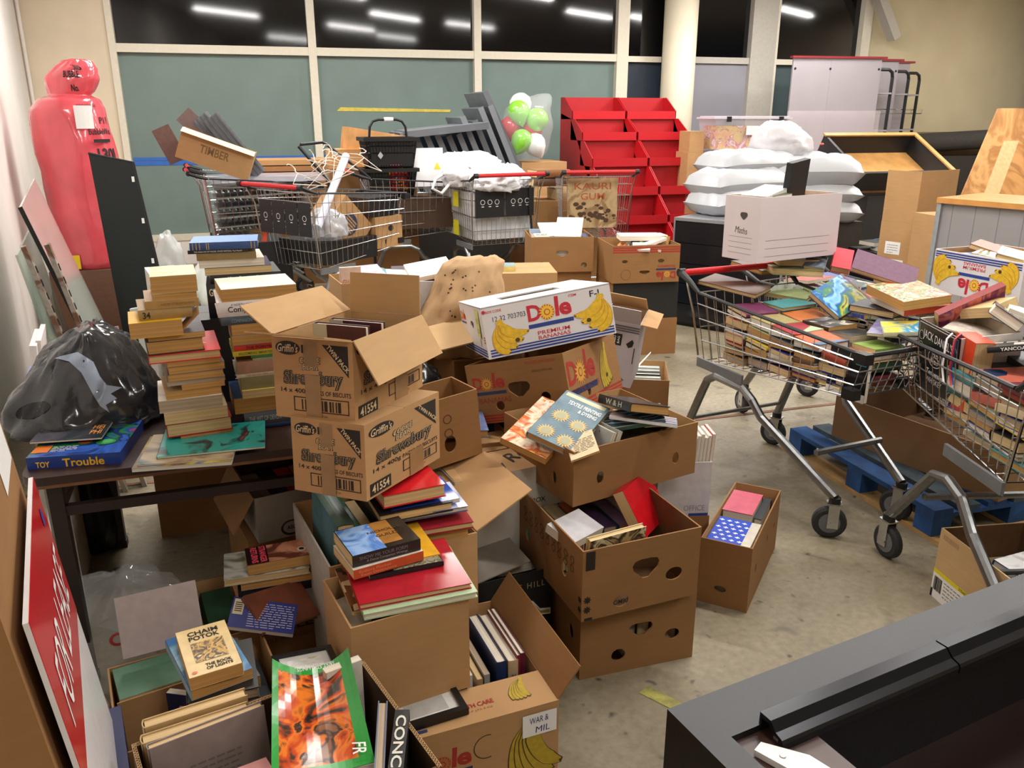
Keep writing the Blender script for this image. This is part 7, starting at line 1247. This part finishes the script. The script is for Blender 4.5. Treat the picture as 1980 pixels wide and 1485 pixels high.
for l,c,a in (('white paperback lying across the top of the red striped fruit box','#eeeae4',(.10,.16,.28,-.12,.30,.18,.035,0,0)),('white paperback tilted to the right in the red striped fruit box','#efece8',(.28,.04,.25,.55,.20,.22,.02,-.05,-.15)),('small white paperback at the front of the red striped fruit box','#ece8e4',(.15,.01,.225,-.25,.12,.12,.015,.3,0)),('orange yellow paperback leaning at the left of the red striped fruit box','#d88a3a',(.02,.03,.21,-.4,.07,.20,.03,.2,.9)),('yellow paged paperback beside the orange one in the red striped fruit box','#d8c060',(.06,.03,.21,-.4,.05,.18,.025,.2,.9)),('blue paperback leaning in the red striped fruit box','#3a5ab0',(.10,.03,.21,-.35,.05,.17,.025,.2,.9)),('black and yellow paperback in the red striped fruit box','#1e1e20',(.16,.09,.235,-.3,.14,.12,.02,.25,0)),('crimson paperback at the middle of the red striped fruit box','#a81e26',(.26,.03,.225,-.4,.10,.12,.02,.1,.1)),('cream paperback heap at the back of the red striped fruit box','#e4d8c0',(.34,.24,.27,.05,.15,.15,.03,0,0)),('tan paperback at the back right of the red striped fruit box','#cbb088',(.36,.26,.24,.0,.13,.14,.028,0,0)),('thin cream booklet standing at the right wall of the red striped fruit box','#e0d4b0',(.46,.20,.22,.2,.02,.16,.08,0,.2))):
    top=art(['#1e1e20','#1e1e20','#c8d83a'],12,.3) if 'black and' in l else (art(['#d8a03a','#d8603a','#e0b85a'],8,.3) if 'orange' in l else None)
    book(inside(DM,*a[:4],*a[4:7],*a[7:]),l,c,PGT if 'orange' in l or 'tan' in l else PGW,'P','B',top=top)
carton([2.42,5.42,.275,-.10,0,0,.5,.42,.272],'brown fruit box with a dark panel under the red striped one',KRD,closed=True,fmats={'F':pm('#20201f',.6)},name='fruit_box'); carton([2.42,5.42,0,-.12,0,0,.5,.42,.27],'brown carton at the floor under the two fruit boxes',KRD,closed=True)
book([1.42,5.15,.735,-.25,0,0,.17,.15,.03],'yellow bordered book on the carton right of the crumpled paper bag','#d8cc7a',PGW,'P','F',top=art(['#d8d088','#7a9ab0','#d8d088'],9,.3)); carton([1.22,5.1,0,-.2,0,0,.62,.4,.73],'brown carton under the yellow bordered book',KR,closed=True)
# carton of books behind the biscuit cartons, white carton, paper bag
p=[.32,3.52,.72,.12,0,0,.30,.25,.30]; eb=carton(p,'brown carton of books behind the biscuit cartons\' raised flap',KR,KRI); EM_=pose_matrix(p)
for l,c,a,pgx in (('pale pink paperback with red title standing at the left behind the raised flap','#e0c0b0',(.01,.05,.10,.0,.09,.02,.26,.0,0),PGW),('tan paperback standing beside the pale pink one','#c0935a',(.08,.04,.08,0,.05,.03,.23,0,0),PGT),('paperback with a lilac and cream compact disc cover behind the raised flap','#c8b8b0',(.10,.06,.29,.15,.13,.13,.012,.3,0),PGW),('book with a teal spine beside the compact disc one','#2f7a80',(.22,.09,.28,.2,.05,.13,.02,.2,.2),PGW),('dark mauve hardback leaning behind the teal one','#5a4a58',(.27,.15,.24,-.2,.13,.14,.02,.4,0),PGW)):
    book(inside(EM_,*a[:4],*a[4:7],*a[7:]),l,c,pgx,'P','L','-y' if a[6]>.1 else 'z',top=art(['#d8c8a8','#b89ac0','#e0d0b8','#8a6a8a'],10,.25) if 'lilac' in l else None,txt=[('T',0,'GLUTEN',.5,.75,.8,.1,'#c05a50',0)] if 'pink' in l else ())
for i in range(3): generic(inside(EM_,.01+.09*i,.03,.01,0,.08,.18,.2),'filling the carton behind the raised flap')
p=[.44,3.55,.72,-.30,0,0,.33,.30,.30]; wc=carton(p,'white carton of papers behind the biscuit cartons',pm('#d2d0d4',.55),WHITE); WCM=pose_matrix(p)
for l,c,a in (('white paper pile lying in the white carton','#ecebe9',(.03,.05,.265,.1,.2,.18,.03,.1,.05)),('white booklet tilted at the right of the white carton','#eceaea',(.18,.06,.28,.3,.2,.2,.02,.15,-.15)),('brown spined booklet in the white carton','#a8643a',(.14,.02,.255,.2,.2,.15,.02,.1,0))): book(inside(WCM,*a[:4],*a[4:7],*a[7:]),l,c,PGW,'P','B')
carton([.30,3.52,0,.05,0,0,.75,.45,.715],'brown cartons base behind the biscuit cartons',KRD,closed=True)
PBG=pm('#b8946a',.75,noise=.07,scale=7,bump=.25); pb_=cloth('crumpled brown paper sack with small punched holes leaning behind the white fruit carton','bag','paper_sack',PBG,(.84,3.45,.72),.25,[(0,.19,.16,-.03,0),(.08,.20,.16,-.03,0),(.2,.17,.13,-.01,0),(.3,.14,.10,.02,0),(.37,.125,.07,.05,0),(.395,.09,.03,.06,0)],14,.022,nz=26,na=48,freq=7,sharp=1.4)
hm=pm('#3a2a1a',.8,noise=0); r=random.Random(8)
bmv=bmesh.new(); bmv.from_mesh(pb_.data); bvh=BVHTree.FromBMesh(bmv); bmv.free(); m=MB()
for k in range(34):
    o_=Vector((r.uniform(-.24,-.02),-1,r.uniform(.12,.36))); hit=bvh.ray_cast(o_,Vector((.12,1,0)).normalized())
    if hit[0]: nrm=hit[1]; qt=nrm.to_track_quat('Z','Y').to_matrix().to_4x4(); m.add([(.0042*math.cos(a*PI/4),.0042*math.sin(a*PI/4),.001) for a in range(8)],[tuple(range(8))],hm,Matrix.Translation(hit[0])@qt)
m.build('punched_hole',pb_)
carton([.74,3.25,0,.1,0,0,.62,.5,.715],'brown carton the paper sack stands on',KRD,closed=True)
o=MB(); o.prism([(0,0),(.36,.10),(.33,.33),(.06,.25)],0,.005,KRL); o=o.build('cardboard_flap'); tag(o,'loose tan cardboard sheet in front of the paper sack','cardboard'); o.location=(.49,3.05,.80); o.rotation_euler=(.2,-.08,-.15)
# panda carton, small book box
p=[1.66,3.93,.34,-.60,.10,.13,.20,.26,.36]; WP=pm('#b5acb2',.55,noise=.02,scale=5); pc=carton(p,'white carton with dark animal shapes leaning behind the brown fruit box',WP,KRL,flaps={'F':(.10,25,.005,WP),'R':(.085,95,.01,KR),'B':(.20,-55,.004,KRL)}); m=MB(); F,su,sv=face(p[6:9],'F'); G3=pm('#5f5a60',.6,noise=0)
for k in range(3): flat(m,rect(.0,(.86+.035*k)*sv,su,(.885+.035*k)*sv),F,G3)
flat(m,rect(.05,.23,.115,.295),F,INK); text(m,'OZO',F,.075,.262,.04,.016,LABELW,.02,0,PI/2,.0012); text(m,'BAG',F,.098,.262,.04,.012,LABELW,.01,0,PI/2,.0012)
hr=[(.14,.245),(.17,.275),(.18,.26),(.175,.235),(.155,.225)]; flat(m,hr,F,INK); flat(m,rect(.185,.14,.19,.23),F,INK); flat(m,[(.02,.06),(.06,.10),(.08,.05),(.13,.06),(.16,.04),(.12,.01),(.06,.02)][::-1],F,G3); text(m,'MINI',F,.035,.17,.05,.014,G3,.01,0,PI/2); m.build('printing',pc)
p=[1.86,4.17,0,-.42,0,0,.34,.40,.26]; sb=carton(p,'small brown carton of grey books on the floor behind the stack of three',KRD,KRI); SBM=pose_matrix(p)
for i,(c,n) in enumerate((('#4f4a30','olive brown'),('#c9ccc8','pale grey'),('#b8bcbc','grey white'),('#2c2e30','black'),('#a9b0b4','silver grey'),('#cfd2d0','white'))): book(inside(SBM,.10,.035+.05*i,.02,0,.2,.034,.20+.006*i),n+' book standing in the small brown carton of grey books',c,PGW,'H','L','-y',txt=[('T',0,'GRAHAM FIELD',.5,.85,.6,.06,'#b8b49a',0)] if i==0 else ())
o=MB(); o.add([(0,0,0),(.02,.05,.0),(.20,.10,.13),(.17,.04,.14)],[(0,1,2,3)],WHITE); o=o.build('paper_sheet'); tag(o,'white folded sheet sticking out of the small brown carton','paper'); o.location=(1.98,4.2,.23)
o=MB(); o.add([(0,0,0),(.25,-.02,.02),(.23,.1,.02),(.05,.12,.01)],[(0,1,2,3)],WHITE); o=o.build('paper_sheet'); tag(o,'white paper scrap on the floor by the black drawer cabinet','paper'); o.location=(2.9,5.9,.004)
# ---------------------------------------------------------------- far left: bubble wrap roll and black panel
PK=pm('#de5560',.18,noise=.10,scale=4,spec=.6,coat=.4,bump=.25); bw=cloth('tall roll of bubble wrap in a shiny red plastic bag in the corner','bubble wrap roll','bubble_wrap_roll',PK,(-1.30,7.62,.50),0,[(0,.24,.22,.02,0),(.06,.28,.26,.02,0),(.5,.29,.27,.0,0),(1.0,.285,.265,-.03,0),(1.22,.27,.25,-.05,0),(1.32,.22,.2,-.03,0),(1.35,.14,.13,-.02,0),(1.38,.16,.14,.0,0),(1.47,.19,.15,.02,0),(1.55,.15,.12,.05,0),(1.60,.10,.07,.07,0),(1.615,.04,.03,.08,0)],5,.018,nz=44,na=56,freq=5)
# printing wraps the roll, set on its skin
def wrapprint(ob,mat,lines,name,off=.004):
    bm=bmesh.new(); bm.from_mesh(ob.data); bv=BVHTree.FromBMesh(bm); bm.free(); m=MB()
    for s,ang,z,wd,hh,bold in lines:
        vs,fs,tw,th=textmesh(s,bold); out=[]
        for v in vs:
            a=ang+v[0]/tw*wd/.28; d=Vector((math.cos(a),math.sin(a),0)); o_=Vector((0,0,z+v[1]/th*hh))+d*1.0; h_=bv.ray_cast(o_,-d); out.append(tuple((h_[0] if h_[0] else o_-d*.72)+d*off))
        m.add(out,fs,mat)
    return m.build(name,ob)
wrapprint(bw,INK,[('BubbleWrap',-.62,1.07,.26,.06,.015),('1300',-.55,.90,.20,.10,.03),('x 50 m',-.6,.78,.2,.05,.01),('P11',-.45,1.16,.10,.05,.01),('recyclable',-.95,1.27,.20,.04,0),('BUBBLE',-1.3,1.50,.20,.05,.03),('1300',-1.0,1.55,.12,.04,.03),('No.',-1.2,1.40,.10,.05,.04)],'lettering'); 
m=MB(); a0=-1.25; m.add([(-.05+.31*math.cos(a0+k*.11),.31*math.sin(a0+k*.11),z) for z in (1.10,1.27) for k in range(5)],[(i,i+1,6+i,5+i) for i in range(4)],LABELW); m.build('white_label',bw); m=MB(); m.box((-.16,-.265,.02),(-.08,-.262,.13),pm('#e0c018',.5,noise=0)); m.build('yellow_label',bw)
m=MB(); m.add([(-.05+.32*math.cos(-.9+k*.13),.32*math.sin(-.9+k*.13),z) for z in (.995,1.02) for k in range(5)],[(i,i+1,6+i,5+i) for i in range(4)],INK); m.build('black_band',bw)
carton([-1.62,7.35,0,0,0,0,.62,.6,.5],'brown carton under the red bubble wrap roll',pm('#6b4c3a',.8,noise=.06),closed=True)
t=thing('black_metal_sheet','tall black metal shelf panel leaning in front of the red roll','panel'); place(t,Matrix.Translation((-.98,6.35,0))@Matrix.Rotation(-.15,4,'Z')@Matrix.Rotation(.04,4,'X')); m=MB(); M_=Matrix(((1,0,0,0),(0,0,1,0),(0,1,0,0),(0,0,0,1))); m.prism([(.0,0),(.36,0),(.235,1.40),(-.04,1.46)],0,.03,pm('#101013',.5),M_); m.build('sheet',t); m=MB()
for k in range(5): z=.15+.28*k; x=.35-.09*z; m.box((x-.025,-.004,z),(x-.008,0,z+.035),LABELW)
m.build('clip',t); m=MB(); m.tube([(.36,.0,0),(.235,0,1.40),(-.04,0,1.46)],.008,pm('#1d1d20',.4),6); m.build('edge',t)
blob('clear plastic wrap bundle by the window kerb','plastic wrap','plastic_wrap',(-.70,7.2,.28),.12,.12,.34,film('#d8dcdc',.5,.2),4); blob('white plastic lump beside the book piles by the window','bag','plastic_bag',(-.25,5.9,.45),.18,.15,.26,WHITE,7); carton([-.5,5.8,0,0,0,0,.6,.45,.45],'dark box under the white plastic lump',pm('#2c2620',.8),closed=True)
# metal bits and boards on the floor behind the desk
for i,(x,y,z,a,l,c,n) in enumerate(((-.80,4.7,.0,.35,.62,'#8a6a70','mauve board leaning behind the glass sheets'),(-.52,4.35,.30,.2,.50,'#dcdcdc','white plastic bracket standing behind the left book pile'),(-.62,4.5,.28,.6,.34,'#9a9a9a','grey metal bracket slanting behind the plastic bag'),(-.56,4.5,.2,-.6,.35,'#b8b8b8','pale metal bracket lying across the grey one'))):
    o=MB(); o.box((-.05 if i!=0 else -.1,0,0),(.05 if i!=0 else .14,.02,l),pm(c,.4,.3 if i>1 else 0)); o=o.build('metal_bracket' if i>1 else 'board'); tag(o,n,'bracket' if i>1 else 'board'); o.location=(x,y,z); o.rotation_euler=(0,a if i>1 else -.15,-.3)
carton([-.75,4.35,0,.1,0,0,.5,.4,.30],'dark box of metal brackets behind the desk',pm('#2a2725',.7)); 
carton([-.30,6.5,.0,.2,0,0,.55,.45,.78],'black carton behind the blue topped book pile',pm('#1a1b20',.4),closed=True)
blob('small black plastic bag wedged left of the white fruit carton','bag','plastic_bag',(.50,3.0,.60),.13,.12,.15,pm('#131416',.2),22)
carton([.36,3.02,0,0,0,0,.28,.3,.595],'brown carton under the small black plastic bag',KRD,closed=True)
